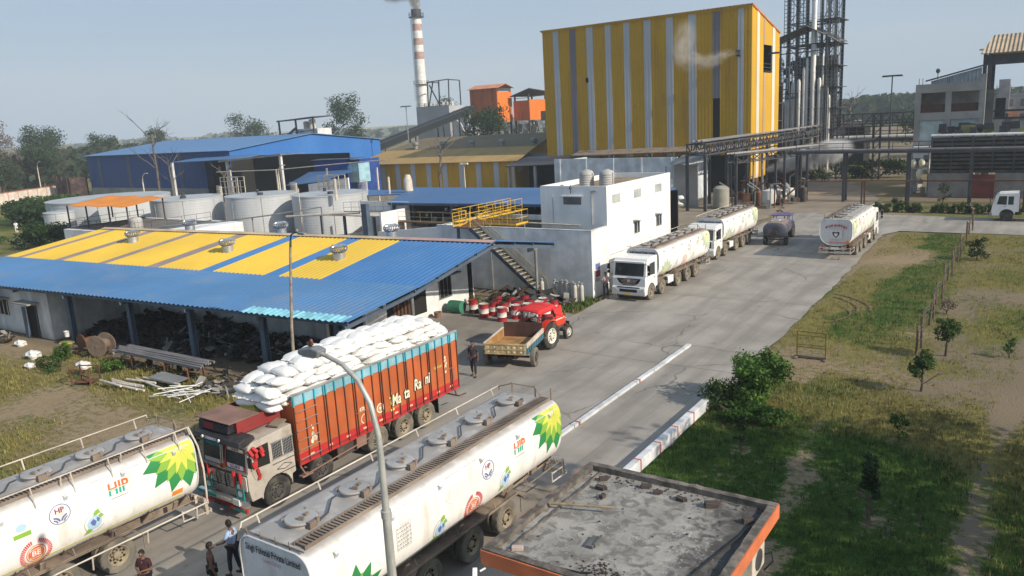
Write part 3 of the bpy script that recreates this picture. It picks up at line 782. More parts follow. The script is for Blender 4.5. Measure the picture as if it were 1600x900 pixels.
# ------------------------------------------------------------------ tank lorries
HX, ZC, ZT, ZB = 1.24, 2.10, 3.14, 1.02
def hw(z):
    if z >= ZC: t_ = (z-ZC)/(ZT+.03-ZC); n = 5.0
    else: t_ = (ZC-z)/(ZC-ZB); n = 2.5
    return HX*max(0., 1-min(1, abs(t_))**n)**(1/n)
def tank_section(k=1.0, top=ZT):
    pts = []; zs = [ZB+(top-ZB)*(1-math.cos(PI*i/22))/2 for i in range(23)]
    for z in zs: pts.append((hw(z)*k, z))
    L = pts + [(-x, z) for x, z in reversed(pts)]
    return L

def side_fn(side, yc, zc, flip):
    # artwork (u to the right as seen, v up) onto a tank flank
    def f(u, v):
        z = min(zc+v, ZT-.01); return (side*(hw(z)+.010), yc + (u if side > 0 else -u), z)
    return f
DK = [q for q in M if q.startswith('d_') and q not in ('d_black', 'd_white')]
FRESH = {q: M[q] for q in DK}; FADED = {}
for q in DK:
    c_ = M[q].node_tree.nodes['Mix'].inputs[6].default_value; FADED[q] = flat('faded_'+q, tuple(.45*c_[i]+.55*(.76, .73, .68)[i] for i in range(3)))
def helios(parent, side, yc, zc, rr, clip):
    f = side_fn(side, yc, zc, 0)
    def kites(r0, rm_, r1, wdeg, rot):
        out = []
        for k in range(13):
            a = 2*PI*k/13 + rot; w_ = R(wdeg)
            out.append([(r0*math.cos(a), r0*math.sin(a)), (rm_*math.cos(a-w_), rm_*math.sin(a-w_)), (r1*math.cos(a), r1*math.sin(a)), (rm_*math.cos(a+w_), rm_*math.sin(a+w_))])
        return out
    base = [('helios_green', kites(.42*rr, .70*rr, rr, 14, 0), 'd_green', 0), ('helios_light_green', kites(.2*rr, .50*rr, .78*rr, 14, R(13.8)), 'd_lgreen', .004),
            ('helios_yellow', kites(.02*rr, .30*rr, .58*rr, 14, 0), 'd_yellow', .008)]
    for nm, pl, m_, off in base:
        g = (lambda off_: (lambda u, v: (f(u, v)[0]+side*off_, f(u, v)[1], f(u, v)[2])))(off)
        drape(poly_bm(pl), g, nm, M[m_], parent, .08, clip)
def deco(parent, side, ends, base, y0, y1):
    if ends:      # sun-bleached artwork of the older lorries
        for q in DK: M[q] = FADED[q]
        deco(parent, side, None, base, y0, y1)
        for q in DK: M[q] = FRESH[q]
        return
    """badges and lettering on one flank; base is measured from the rear end y1"""
    s = side
    def F(dy, z, off=0.0):
        f = side_fn(s, y1+dy, z, 0); return lambda u, v: (f(u, v)[0]+s*off, f(u, v)[1], f(u, v)[2])
    cl_hi = [((.40*s, 0, 0), (s, 0, 0)), ((0, .13, 0), (0, 1, 0))]
    helios(parent, s, y1-.46, 2.90, 1.30, cl_hi)
    cl_lo = [((0, -.12, 0), (0, -1, 0)), ((-1.05*s, 0, 0), (-s, 0, 0))]
    helios(parent, s, y0+1.1, 1.28, 1.05, cl_lo)
    # AIP / HIP
    drape(text_mesh('HIP', .50, .012, 0, .8), F(-2.45, 2.52), 'hip_letters', M['d_teal'], parent, .08, [((0, 0, 0), (0, 1, 0))])
    drape(text_mesh('HIP', .50, .012, 0, .8), F(-2.45, 2.52), 'hip_letters', M['d_orange'], parent, .08, [((0, .02, 0), (0, -1, 0))])
    drape(poly_bm([[(-.24, -.27), (.24, -.27), (.24, -.245), (-.24, -.245)]]), F(-2.45, 2.52), 'hip_underline', M['d_grey'], parent)
    # HP roundel
    drape(poly_bm(ring(0, 0, .255, .275)), F(-4.05, 2.46), 'roundel_ring', M['d_blue'], parent, .08)
    drape(text_mesh('HP', .20, .004, 0), (lambda f_: (lambda u, v: f_(u, v+.10)))(F(-4.05, 2.46)), 'roundel_letters', M['d_maroon'], parent, .08)
    drape(poly_bm(ring(-.20, -.24, .16, .205, 10, R(15), R(82)) + ring(.20, -.24, .16, .205, 10, R(98), R(165)) + ring(-.20, -.24, .10, .135, 8, R(10), R(80)) + ring(.20, -.24, .10, .135, 8, R(100), R(170))), F(-4.05, 2.46), 'roundel_wings', M['d_blue'], parent, .08)
    # globes
    for dy, z in ((-3.22, 1.82), (-6.2, 1.70)):
        if y1+dy < y0+1.9: continue
        drape(poly_bm([circ(0, 0, .2, 24)]), F(dy, z), 'globe', M['d_lblue'], parent, .08)
        drape(poly_bm([[(-.12, .05), (-.03, .12), (.05, .02), (0, -.1), (-.08, -.05)], [(.06, .14), (.15, .08), (.12, -.02), (.06, .02)]]), F(dy, z, .005), 'globe_land', M['d_blue'], parent, .08)
        drape(poly_bm(ring(0, 0, .27, .285, 28, R(20), R(330))), F(dy, z), 'globe_orbit', M['d_grey'], parent, .08)
        drape(poly_bm([[(-.02, .2), (.04, .33), (.14, .36), (.17, .25), (.06, .19)], [(.1, .17), (.2, .2), (.24, .1), (.15, .08)], [(-.30, -.28), (-.18, -.12), (-.05, -.2), (-.14, -.27)]]), F(dy, z, .005), 'globe_leaf', M['d_lgreen'], parent, .08)
    # sunburst seal
    dy, z = -4.75, 1.68
    drape(poly_bm(ring(0, 0, .225, .245) + [circ(0, 0, .20, 28)]), F(dy, z), 'seal', M['d_orange'], parent, .08)
    drape(text_mesh('BE', .22, .004), F(dy, z, .005), 'seal_letters', M['d_white'], parent, .08)
    drape(poly_bm([[(-.15, .12), (.15, .12), (.15, .135), (-.15, .135)], [(-.15, -.135), (.15, -.135), (.15, -.12), (-.15, -.12)], [(-.15, -.12), (-.135, -.12), (-.135, .12), (-.15, .12)]]), F(dy, z, .005), 'seal_frame', M['d_white'], parent)
    sp_ = []
    for k in range(44):
        a = 2*PI*k/44
        if 75 < math.degrees(a) < 105: continue
        c_, s_ = math.cos(a), math.sin(a); w_ = .011
        sp_.append([(.29*c_+w_*s_, .29*s_-w_*c_), (.40*c_+w_*s_+.02*s_, .40*s_-w_*c_-.02*c_), (.40*c_-w_*s_, .40*s_+w_*c_), (.29*c_-w_*s_, .29*s_+w_*c_)])
    drape(poly_bm(sp_), F(dy, z), 'seal_rays', M['d_red'], parent, .08)
    # faint roundel + line of small words
    drape(poly_bm(ring(0, 0, .23, .245) + ring(0, 0, .12, .13)), F(-5.7, 2.45), 'faded_roundel', M['d_faint'], parent, .08)
    # capacity table
    if y1-7.6 > y0+1.5:
        L = []; w_, h_ = .52, .62
        for q in range(7): v = -h_/2+h_*q/6; L.append([(-w_/2, v), (w_/2, v), (w_/2, v+.008), (-w_/2, v+.008)])
        for u in (-w_/2, .10, w_/2-.008): L.append([(u, -h_/2), (u+.008, -h_/2), (u+.008, h_/2), (u, h_/2)])
        rr_ = random.Random(3)
        for q in range(6):
            u = -w_/2+.03
            while u < w_/2-.05:
                l_ = rr_.uniform(.03, .08); v = -h_/2+h_*q/6+.03
                L.append([(u, v), (u+l_, v), (u+l_, v+.035), (u, v+.035)]); u += l_+.03
        drape(poly_bm(L), F(-7.6, 2.22), 'capacity_table', M['d_grey'], parent, .08)

def tanker(label, loc, rz=0., Lt=9.2, rails='left', sides=(1,), stripe=False, group='white tank lorries', open_grille=False, back=False, gap=0.):
    t_ = thing('tank_lorry', label, 'tank lorry', loc, rz, group)
    y0, y1 = 2.1+gap, 2.1+gap+Lt
    # barrel
    mb = MB(); sec = tank_section(); n = len(sec)
    stations = [(y0, .93), (y0+.05, .985), (y0+.12, 1.)] + [(y0+.12+(Lt-.24)*k/12, 1.) for k in range(1, 13)] + [(y1-.05, .985), (y1, .93)]
    vs = []; fs = []
    for yy, k in stations:
        for x, z in sec: vs.append((x*k, yy, ZC+(z-ZC)*k))
    for i in range(len(stations)-1):
        for q in range(n):
            q2 = (q+1) % n; fs.append((i*n+q, (i+1)*n+q, (i+1)*n+q2, i*n+q2))
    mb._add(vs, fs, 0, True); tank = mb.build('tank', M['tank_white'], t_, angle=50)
    for yy, sg in ((y0, -1), (y1, 1)):
        mb = MB(); ringp = [(x*.925, yy+sg*.004, ZC+(z-ZC)*.925) for x, z in sec]; m_ = len(ringp)
        r2 = [(x*.6, yy+sg*.014, ZC+(z-ZC)*.6) for x, z in sec]; r3 = [(x*.2, yy+sg*.02, ZC+(z-ZC)*.2) for x, z in sec]
        ff = []
        for q in range(m_):
            q2 = (q+1) % m_
            ff += [(q, q2, m_+q2, m_+q), (m_+q, m_+q2, 2*m_+q2, 2*m_+q)]
        ff.append(tuple(range(2*m_, 3*m_)))
        if sg < 0: ff = [tuple(f) for f in ff]
        mb._add(ringp+r2+r3, ff, 0, True)
        # rolled rim
        mb.tube([(x*.955, yy+sg*.01, ZC+(z-ZC)*.955) for x, z in sec] + [(sec[0][0]*.955, yy+sg*.01, ZC+(sec[0][1]-ZC)*.955)], .022, 6, 0)
        mb.build('tank_end', M['tank_end'], t_, angle=60)
    # seams, brackets
    mb = MB()
    for s in (-1, 1):
        mb.tube([(s*(hw(2.93)+.005), y0+.15, 2.93), (s*(hw(2.93)+.005), y1-.15, 2.93)], .018, 6)
        for k in range(6):
            yy = y0+.7+k*(Lt-1.4)/5
            mb.obox((s*(hw(2.80)+.02), yy, 2.84), (.08, .10, .14), (0, s*.5, 0))
    mb.build('seam_rail', M['tank_end'], tank, each=True)
    # walkway
    mb = MB(); wx = .72
    mb.box(wx-.19, wx-.165, y0+.15, y1-.1, 3.13, 3.22); mb.box(wx+.165, wx+.19, y0+.15, y1-.1, 3.13, 3.22)
    k = y0+.18
    while k < y1-.12: mb.box(wx-.163, wx+.163, k, k+.055, 3.175, 3.215); k += .105
    mb.build('walkway', M['walk'], tank)
    # manholes and pipes
    nh = 6
    for q in range(nh):
        yy = y0+.95+q*(Lt-1.9)/(nh-1); hx = -.12
        mb = MB(); mb.lathe([(.34, 3.06), (.34, 3.22), (.38, 3.23), (.39, 3.26), (.37, 3.285), (.20, 3.30), (.001, 3.305)], (hx, yy, 0), n=28)
        hm = mb.build('manhole', M['tank_top'], tank)
        mb = MB(); mb.lathe([(.395, 3.235), (.405, 3.25), (.395, 3.265)], (hx, yy, 0), n=28)
        mb.obox((hx+.16, yy-.12, 3.34), (.13, .07, .07), (0, 0, .4)); mb.obox((hx+.08, yy+.10, 3.33), (.07, .12, .05), (0, 0, .2))
        for a in (0.4, 2.2, 3.9): mb.obox((hx+.40*math.cos(a), yy+.40*math.sin(a), 3.25), (.07, .05, .10), (0, 0, a))
        mb.obox((hx+.44, yy-.05, 3.24), (.10, .22, .16)); mb.obox((hx+.48, yy+.08, 3.30), (.05, .08, .12))
        mb.build('manhole_clamp', M['walk'], hm)
        if q < nh-1:
            mb = MB(); y2 = yy+(Lt-1.9)/(nh-1)
            mb.tube([(hx+.40, yy+.2, 3.20), (hx+.30, yy+.55, 3.20), (hx-.15, y2-.62, 3.20), (hx-.17, y2-.44, 3.20)], .022, 6)
            mb.build('vent_pipe', M['steel_dark'], tank)
    # top rails
    def rail(x, nm='top_rail'):
        mb = MB(); z = 3.40 if rails == 'both' else 3.30
        mb.tube([(x, y0+.02, 3.15), (x, y0+.08, z), (x, y1-.08, z), (x, y1-.02, 3.15)], .022, 6)
        k = 0
        while k < 6:
            yy = y0+.5+k*(Lt-1.)/5; mb.tube([(x, yy, z), (x*(.93), yy, 3.10)], .02, 5); k += 1
        mb.build(nm, M['white_trim'], tank)
    rail(-1.13)
    if rails == 'both':
        rail(1.08)
        mb = MB()
        mb.tube([(.95, y1+.03, 3.36), (1.30, y1+.05, 2.8), (1.42, y1+.06, 2.1), (1.40, y1+.06, 1.3), (1.36, y1+.06, .95)], .028, 7)
        mb.tube([(1.36, y1+.06, .95), (1.36, y0+3, .95)], .024, 6)
        for k in range(5): mb.tube([(1.36, y1-.3-k*1.6, .95), (1.30, y1-.3-k*1.6, .55)], .022, 5)
        for k in range(9): mb.tube([(1.08, y0+.6+k*1.02, 3.40), (1.22, y0+.6+k*1.02, 2.86)], .018, 5)
        mb.build('side_rail', M['white_trim'], t_)
    mb = MB(); mb.tube([(-1.12, y0+.03, 3.17), (1.0, y0+.03, 3.17)], .02, 6)
    for x in (-.9, -.4, .1, .55): mb.tube([(x, y0+.02, 3.08), (x, y0+.02, 3.3)], .012, 5)
    mb.tube([(-1.12, y1-.08, 3.28), (-.6, y1-.02, 3.44), (.3, y1-.02, 3.44), (.5, y1-.05, 3.2)], .02, 6)
    for x in (-.6, .3, .9): mb.tube([(x, y1-.03, 3.1), (x, y1-.03, 3.5)], .025, 6)
    mb.build('end_rail', M['walk'], tank, each=True)
    for s in sides: deco(t_, s, loc[1] > 30, None, y0, y1)
    # front end lettering
    drape(text_mesh('Singh Fulvatel Private Limited', .235, .006, 0, .66), lambda u, v: (u, y0-.045, 2.84+v), 'company_name', M['d_black'], t_)
    drape(text_mesh('Luxmi Safety', .15, 0, 0, .8), lambda u, v: (u-.05, y0-.045, 2.64+v), 'company_subtitle', flat('faded_red', (.5,.25,.28)), t_)
    if stripe:
        f = side_fn(1, y0, 1.42, 0)
        drape(poly_bm([[(0.2+k*.5, -.022), (.7+k*.5, -.022), (.7+k*.5, .022), (.2+k*.5, .022)] for k in range(int((Lt-.5)/.5))]), f, 'yellow_line', M['d_yellow'], t_)
        drape(poly_bm([[(-.17, -.08), (.17, -.08), (.17, .08), (-.17, .08)]]), side_fn(1, y1-.72, 1.60, 0), 'amber_reflector', M['amber'], t_)
        for dy, tx in ((-1.5, 'C.5-5 KL.'), (-3.4, 'C.4-5 KL.'), (-5.0, 'C.3-7 KL.')):
            drape(text_mesh(tx, .13, .002), side_fn(1, y1+dy, 1.28, 0), 'capacity_lettering', M['d_blue'], t_)
        drape(poly_bm([circ(0, .1, .13, 20, .10)]), side_fn(1, y1-5.0, 2.42, 0), 'oval_badge', M['d_lblue'], t_, .08)
        drape(poly_bm([[(-.21, -.16), (.21, -.16), (.21, -.04), (-.21, -.04)]]), side_fn(1, y1-5.0, 2.42, 0), 'green_bar', M['d_lgreen'], t_, .08)
    # lower skirt line
    # chassis
    mb = MB()
    for s in (-1, 1): mb.box(s*.38, s*.46, .9, y1+.15, .72, .98)
    k = 1.2
    while k < y1: mb.box(-.378, .378, k, k+.08, .78, .95); k += .9
    for k in range(8): 
        yy = y0+.4+k*(Lt-.8)/7
        for s in (-1, 1): mb.prism([(s*.46, .80), (s*1.05, 1.32), (s*.95, 1.5), (s*.46, 1.15)], 'y', yy, yy+.06)
    mb.build('chassis', M['chassis_dust'], t_)
    mb = MB()
    for s in (-1, 1):
        for q in range(5):
            yy = y0+.8+q*(Lt-1.6)/4; mb.obox((s*1.06, yy, 1.16), (.05, .14, .34), (0, s*.45, 0))
    mb.build('tank_saddle', M['chassis_dust'], t_, each=True)
    # wheels
    for yy, dual in ((.92, 0), (2.72, 0), (5.4, 1), (7.1, 1), (8.65, 1)):
        if yy > 3: yy = yy*(1.09 if Lt > 10 else 1)+gap
        for s in (-1, 1):
            wheel(t_, s*1.02, yy, .51, .27, deep=bool(dual))
            if dual: wheel(t_, s*.70, yy, .51, .25)
        mb = MB(); mb.rod((-.9, yy, .51), (.9, yy, .51), .08, 8); mb.ell((0, yy, .51), (.22, .2, .2), 10, 6); mb.build('axle', M['chassis'], t_)
    # fenders over the rear wheels
    mb = MB()
    for s in (-1, 1):
        a0 = 4.6*(1.09 if Lt > 10 else 1)+gap; a1 = 9.45*(1.09 if Lt > 10 else 1)+gap
        mb.prism([(a0, .80), (a0+.35, 1.09), (a1-.35, 1.09), (a1, .80), (a1-.03, .78), (a1-.36, 1.065), (a0+.36, 1.065), (a0+.03, .78)], 'x', s*.62, s*1.22)
        mb.prism([(1.95, .9), (2.2, 1.13), (3.2, 1.13), (3.45, .8), (3.42, .78), (3.18, 1.105), (2.22, 1.105), (1.98, .88)], 'x', s*.84, s*1.22)
        mb.box(s*1.0, s*1.02, a1+.02, a1+.04, .25, .80)
    mb.build('fender', M['chassis_dust'], t_, each=True)
    mb = MB()
    for s in (-1, 1):
        mb.box(s*.75, s*1.18, 3.55, 4.45, .52, 1.0)   # fuel and tool boxes
    mb.build('tool_box', M['cab_white'], t_, bevel=.03, each=True)
    mb = MB()
    for s in (-1, 1):
        mb.tube([(s*1.23, a1-.2 if False else 4.6, .70), (s*1.23, 4.7, 1.14), (s*1.23, y1, 1.14), (s*1.23, y1+.05, .6)], .02, 5)
        for q in range(6): mb.tube([(s*1.23, 5.2+q*(y1-5.6)/5, 1.14), (s*1.12, 5.2+q*(y1-5.6)/5, 1.32)], .018, 5)
    mb.build('guard_rail', M['walk'], t_)
    # rear
    mb = MB()
    mb.box(-1.2, 1.2, y1+.22, y1+.28, .50, .62); mb.box(-1.15, 1.15, y1+.18, y1+.24, .78, .92)
    for x in (-1.1, -.6, 0, .6, 1.1): mb.box(x-.03, x+.03, y1+.10, y1+.215, .45, .95)
    for s in (-1, 1): mb.tube([(s*1.2, y1+.25, .56), (s*1.22, y1-.7, .62), (s*1.22, y1-.7, .95)], .025, 5); mb.tube([(s*1.2, y1+.21, .85), (s*1.22, y1-.7, .9)], .02, 5)
    mb.build('rear_bumper', M['white_trim'], t_)
    mb = MB()
    for s in (-1, 1): mb.box(s*.85, s*1.10, y1+.245, y1+.27, .80, .90)
    mb.build('tail_lamp', M['tail_red'], t_, each=True)
    if back:
        yb = y1+.16
        mb = MB(); mb.box(-.30, .30, yb+.075, yb+.085, .80, .98); mb.build('number_plate', M['d_white'], t_)
        B = lambda u, v: (-u, yb, v)
        drape(poly_bm([[(-.45, 1.35), (.95, 1.35), (.95, 1.385), (-.45, 1.385)], [(-.75, 1.27), (.95, 1.27), (.95, 1.30), (-.75, 1.30)]]), B, 'red_stripes', M['d_red'], t_)
        drape(poly_bm([[(-.42, 1.62), (.48, 1.62), (.48, 2.32), (-.42, 2.32)]]), B, 'badge_panel', M['d_faint'], t_)
        B2 = lambda u, v: (-u, yb+.006, v)
        drape(poly_bm([[(.03, 1.68), (.25, 1.92), (.30, 2.12), (.15, 2.18), (.03, 2.10), (-.09, 2.18), (-.24, 2.12), (-.19, 1.92)]]), B2, 'shield_badge', M['d_black'], t_)
        B3 = lambda u, v: (-u, yb+.010, v)
        drape(poly_bm([[(.03, 1.78), (.15, 1.95), (.17, 2.05), (.03, 2.02), (-.11, 2.05), (-.09, 1.95)]]), B3, 'shield_centre', M['d_white'], t_)
        arc = []
        rr_ = random.Random(5)
        for k in range(13):
            a = R(118 - k*56/12); cx_, cy_ = 1.6*math.cos(a)+.03, 1.05+1.6*math.sin(a)
            for q in range(2):
                u = cx_+rr_.uniform(-.05, .05); v = cy_+rr_.uniform(-.03, .03); arc.append([(u-.02, v-.09), (u+.02, v-.09), (u+.03, v+.09), (u-.01, v+.09)])
            arc.append([(cx_-.06, cy_+.03), (cx_+.06, cy_+.03), (cx_+.06, cy_+.06), (cx_-.06, cy_+.06)])
        drape(poly_bm(arc), B2, 'red_arc_lettering', M['d_red'], t_)
        mb = MB(); mb.box(-1.02, -.80, yb-.01, yb+.03, 1.30, 1.52); mb.build('amber_panel', M['amber'], t_)
    # cab
    arch = [(.92+.60*math.cos(a), .50+.60*math.sin(a)) for a in [PI-PI*k/10 for k in range(11)]]
    prof = [(.06, .42), (.0, .80), (.0, 1.50), (.06, 1.62), (.24, 2.50), (.40, 2.74), (1.0, 2.84), (1.82, 2.80), (1.85, 2.6), (1.85, .80), (1.56, .75)] + list(reversed(arch))[0:] + [(.30, .42)]
    mb = MB(); mb.prism(prof, 'x', -1.17, 1.17); cab = mb.build('cab', M['cab_white'], t_, bevel=.05)
    def fy(z): return .06+(z-1.62)*(.18/.88)
    mb = MB(); mb.prism([(fy(1.66)-.012, 1.66), (fy(2.46)-.012, 2.46), (fy(2.46)+.03, 2.46), (fy(1.66)+.03, 1.66)], 'x', -1.02, 1.02); ws = mb.build('windscreen', M['glass_dusty'], cab)
    mb = MB()
    for x in (-.5, .35): mb.beam((x, fy(1.68)-.03, 1.66), (x+.5, fy(1.95)-.03, 1.9), .02, .02)
    mb.build('wiper', M['black_plastic'], cab, each=True)
    mb = MB(); mb.prism([(.20, 2.62), (.04, 2.60), (.04, 2.53), (.22, 2.54)], 'x', -1.08, 1.08); mb.build('sun_visor', M['cab_white'], cab)
    # grille
    mb = MB(); yv = -.010
    mb.prism([(-.86, 1.50), (.86, 1.50), (.70, 1.22), (.40, 1.05), (-.40, 1.05), (-.70, 1.22)], 'y', yv, .03)
    mb.build('grille', M['black_plastic'], cab)
    mb = MB()
    for q in range(4): mb.box(-.62+.06*q, .62-.06*q, yv-.012, yv-.002, 1.40-q*.09, 1.425-q*.09)
    mb.obox((0, yv-.02, 1.36), (.22, .02, .16)); mb.build('grille_bar', M['chrome'], cab)
    if open_grille:
        mb = MB(); mb.prism([(-.05, 1.55), (-.55, 1.72), (-.55, 1.75), (-.03, 1.62)], 'x', -.95, .95); mb.build('hood_flap', M['cab_white'], cab)
        mb = MB(); mb.box(-.9, .9, -.03, -.014, 1.06, 1.56); mb.build('engine_bay', M['interior'], cab)
    mb = MB(); mb.prism([(-.10, .40), (-.12, .85), (-.04, .98), (.1, .98), (.1, .40)], 'x', -1.19, 1.19); bp = mb.build('bumper', M['cab_white'], t_, bevel=.04)
    mb = MB(); mb.box(-.62, .62, -.135, -.10, .62, .80); mb.box(-.80, .80, -.125, -.06, .90, .955); mb.build('air_intake', M['black_plastic'], bp)
    for s in (-1, 1):
        mb = MB(); mb.prism([(s*.70, .62), (s*1.12, .70), (s*1.14, .90), (s*.85, .86)], 'y', -.14, -.09); mb.build('headlight', M['lamp_glass'], bp)
    mb = MB(); mb.box(-.18, .18, -.16, -.14, .42, .54); mb.build('number_plate', M['plate_yellow'], bp)
    for s in (-1, 1):
        mb = MB(); mb.prism([(.42, 1.12), (.32, 1.66), (.50, 2.52), (1.50, 2.55), (1.50, 1.05), (1.42, 1.02), (1.15, 1.14)], 'x', s*1.165, s*1.20); dr = mb.build('door', M['cab_white'], cab, bevel=.012)
        mb = MB(); mb.prism([(.46, 1.70), (.60, 2.42), (1.38, 2.45), (1.38, 1.62)], 'x', s*1.19, s*1.212); mb.build('window', M['glass'], dr)
        mb = MB(); mb.box(s*1.20, s*1.23, 1.2, 1.38, 1.42, 1.46); mb.build('handle', M['black_plastic'], dr)
        mb = MB(); mb.tube([(s*1.12, .14, 2.45), (s*1.42, .02, 2.42), (s*1.42, .02, 1.75), (s*1.15, .1, 1.70)], .016, 5); mb.build('mirror_arm', M['black_plastic'], cab)
        mb = MB(); mb.obox((s*1.42, .0, 2.22), (.18, .07, .38)); mb.obox((s*1.42, .0, 1.88), (.17, .07, .20)); mb.build('mirror', M['black_plastic'], cab, each=True)
        mb = MB(); mb.box(s*.95, s*1.19, 1.55, 1.84, .52, .56); mb.box(s*.95, s*1.17, .32, .36, .30, .42); mb.build('step', M['steel_dark'], t_, each=True)
    drape(text_mesh('EICHER', .10, .002, 0, 1.3), lambda u, v: (u, -.018, 1.10+v), 'grille_lettering', M['d_grey'], cab)
    return t_

tanker('near white tank lorry across the bottom centre, showing company name and top manholes', (-13.6, 6.25, 0), 0, 10.45, gap=1.53)
tanker('white tank lorry cut by the left edge with a yellow line along its flank', (-22.25, 1.55, 0), R(-.8), 9.25, 'both', (1,), True)
tanker('white tank lorry with black smiling grille parked beside the low white building', (-22.0, 45.25, 0), R(-.6), 9.0)
tanker('second parked white tank lorry, its front flap raised, by the two storey building', (-22.75, 59.9, 0), R(-.5), 8.6, open_grille=True)
tanker('white tank lorry driving away on the right, shield badge on its rear', (-13.25, 74.6, 0), PI, 9.0, 'left', (-1,), back=True)
# ------------------------------------------------------------------ decorated cargo truck with sacks
T = thing('cargo_truck', 'orange high sided cargo truck with painted cab, heaped with white sacks', 'truck', (-21.2, 13.95, 0), R(-.3))
HWD = 1.18
arch = [(1.12+.60*math.cos(a), .52+.62*math.sin(a)) for a in [PI-PI*k/10 for k in range(11)]]
prof = [(.10, .62), (.02, 1.05), (.02, 1.50), (.05, 1.56), (.16, 2.42), (.30, 2.52), (1.9, 2.60), (1.9, .95), (1.74, .90)] + list(reversed(arch)) + [(.46, .62)]
mb = MB(); mb.prism(prof, 'x', -HWD, HWD); cab = mb.build('cab', M['cream_cab'], T, bevel=.04)
# painted fascia on the front
mb = MB(); mb.box(-1.16, 1.16, -.01, .035, .98, 1.52); fasc = mb.build('front_panel', M['black_paint'], cab)
mb = MB()
for q in range(7): mb.box(-.62, .62, -.035, -.012, 1.04+q*.062, 1.085+q*.062)
mb.build('grille', M['chrome'], cab)
rr = random.Random(11)
mb = MB()
for s in (-1, 1):
    for q, x in enumerate((.66, .98)):
        mb.box(s*x-.035, s*x+.035, -.075, -.04, .72, 1.42)
    for z in (.74, 1.0, 1.25): mb.box(s*.64, s*1.0, -.08, -.035, z, z+.05)
mb.build('headlight_guard', [M['teal']], cab)
mb = MB()
for s in (-1, 1):
    for x in (.66, .98): mb.rod((s*x, -.10, 1.30), (s*x, -.10, 1.62), .055, 7); mb.obox((s*x, -.11, 1.2), (.07, .03, .16), (0, rr.uniform(-.3, .3), 0))
mb.build('red_tassel', M['red'], cab, each=True)
mb = MB()
for s in (-1, 1): mb.rod((s*.82, -.07, .88), (s*.82, -.01, .88), .11, 14); mb.box(s*.70, s*.95, -.06, -.03, 1.04, 1.2)
mb.build('headlight', M['lamp_glass'], cab)
mb = MB()
for s in (-1, 1): mb.box(s*1.0, s*1.17, -.05, -.012, 1.02, 1.5)
mb.build('side_grille', M['white_trim'], cab, each=True)
mb = MB()
for q, x in enumerate((-.22, .2)): mb.tube([(x, -.06, 1.55), (x+.03*q-.04, -.10, 1.35), (x+rr.uniform(-.06, .06), -.09, 1.02)], .03, 5)
mb.build('black_tassel', M['black_plastic'], cab, each=True)
def fy(z): return .05+(z-1.56)*(.11/.86)
for s in (-1, 1):
    mb = MB(); x0, x1 = (.10, 1.06) if s > 0 else (-1.06, -.10)
    mb.prism([(fy(1.62)-.012, 1.62), (fy(2.34)-.012, 2.34), (fy(2.34)+.02, 2.34), (fy(1.62)+.02, 1.62)], 'x', x0, x1); g = mb.build('windscreen', M['glass_dusty'], cab)
    W_ = lambda z: fy(z)-.018
    drape(poly_bm([[(-.40, -.055), (.40, -.055), (.40, .055), (-.40, .055)]]), (lambda s_: lambda u, v: (s_*.58+u, W_(2.25)-.003, 2.26+v))(s), 'screen_strip', M['d_cream'] if s > 0 else M['teal'], g)
    drape(poly_bm([[(-.40, -.075), (.40, -.075), (.40, .075), (-.40, .075)]]), (lambda s_: lambda u, v: (s_*.58+u, W_(1.70)-.003, 1.72+v))(s), 'screen_strip', M['d_white'] if s > 0 else M['d_faint'], g)
    if s > 0:
        drape(text_mesh('G.Z.J 88.78', .13, .004, 0, .8), lambda u, v: (.58+u, W_(1.70)-.010, 1.72+v), 'plate_lettering', M['d_maroon'], g)
        drape(text_mesh('LZJ 88.78', .11, .003, 0, .8), lambda u, v: (.58+u, W_(2.25)-.010, 2.26+v), 'plate_lettering', M['d_maroon'], g)
        drape(poly_bm([[(-.50, -.07), (-.42, -.07), (-.42, .07), (-.50, .07)], [(.42, -.07), (.50, -.07), (.50, .07), (.42, .07)]]), lambda u, v: (.58+u, W_(1.70)-.006, 1.72+v), 'red_tab', M['d_red'], g)
        drape(poly_bm([[(-.50, -.055), (-.42, -.055), (-.42, .055), (-.50, .055)], [(.42, -.055), (.50, -.055), (.50, .055), (.42, .055)]]), lambda u, v: (.58+u, W_(2.25)-.006, 2.26+v), 'red_tab', M['d_red'], g)
drape(poly_bm([[(-.14, -.13), (.14, -.13), (0, .16)]]), lambda u, v: (u-.02, -.02, 1.70+v), 'orange_triangle', M['amber'], cab)
drape(poly_bm([[(-.09, -.1), (.09, -.1), (0, .09)]]), lambda u, v: (u-.02, -.026, 1.69+v), 'triangle_centre', M['maroon'], cab)
mb = MB(); mb.beam((0, .0, 1.62), (.02, .10, 2.38), .14, .02); mb.build('centre_post', M['maroon'], cab)
drape(poly_bm([[(-.06, -.3), (-.02, -.3), (-.05, .3), (-.09, .3)], [(.04, -.3), (.07, -.3), (.04, .3), (.0, .3)]]), lambda u, v: (u+.01, .04+v*.12-.03, 2.05+v), 'garland', M['d_cream'], cab)
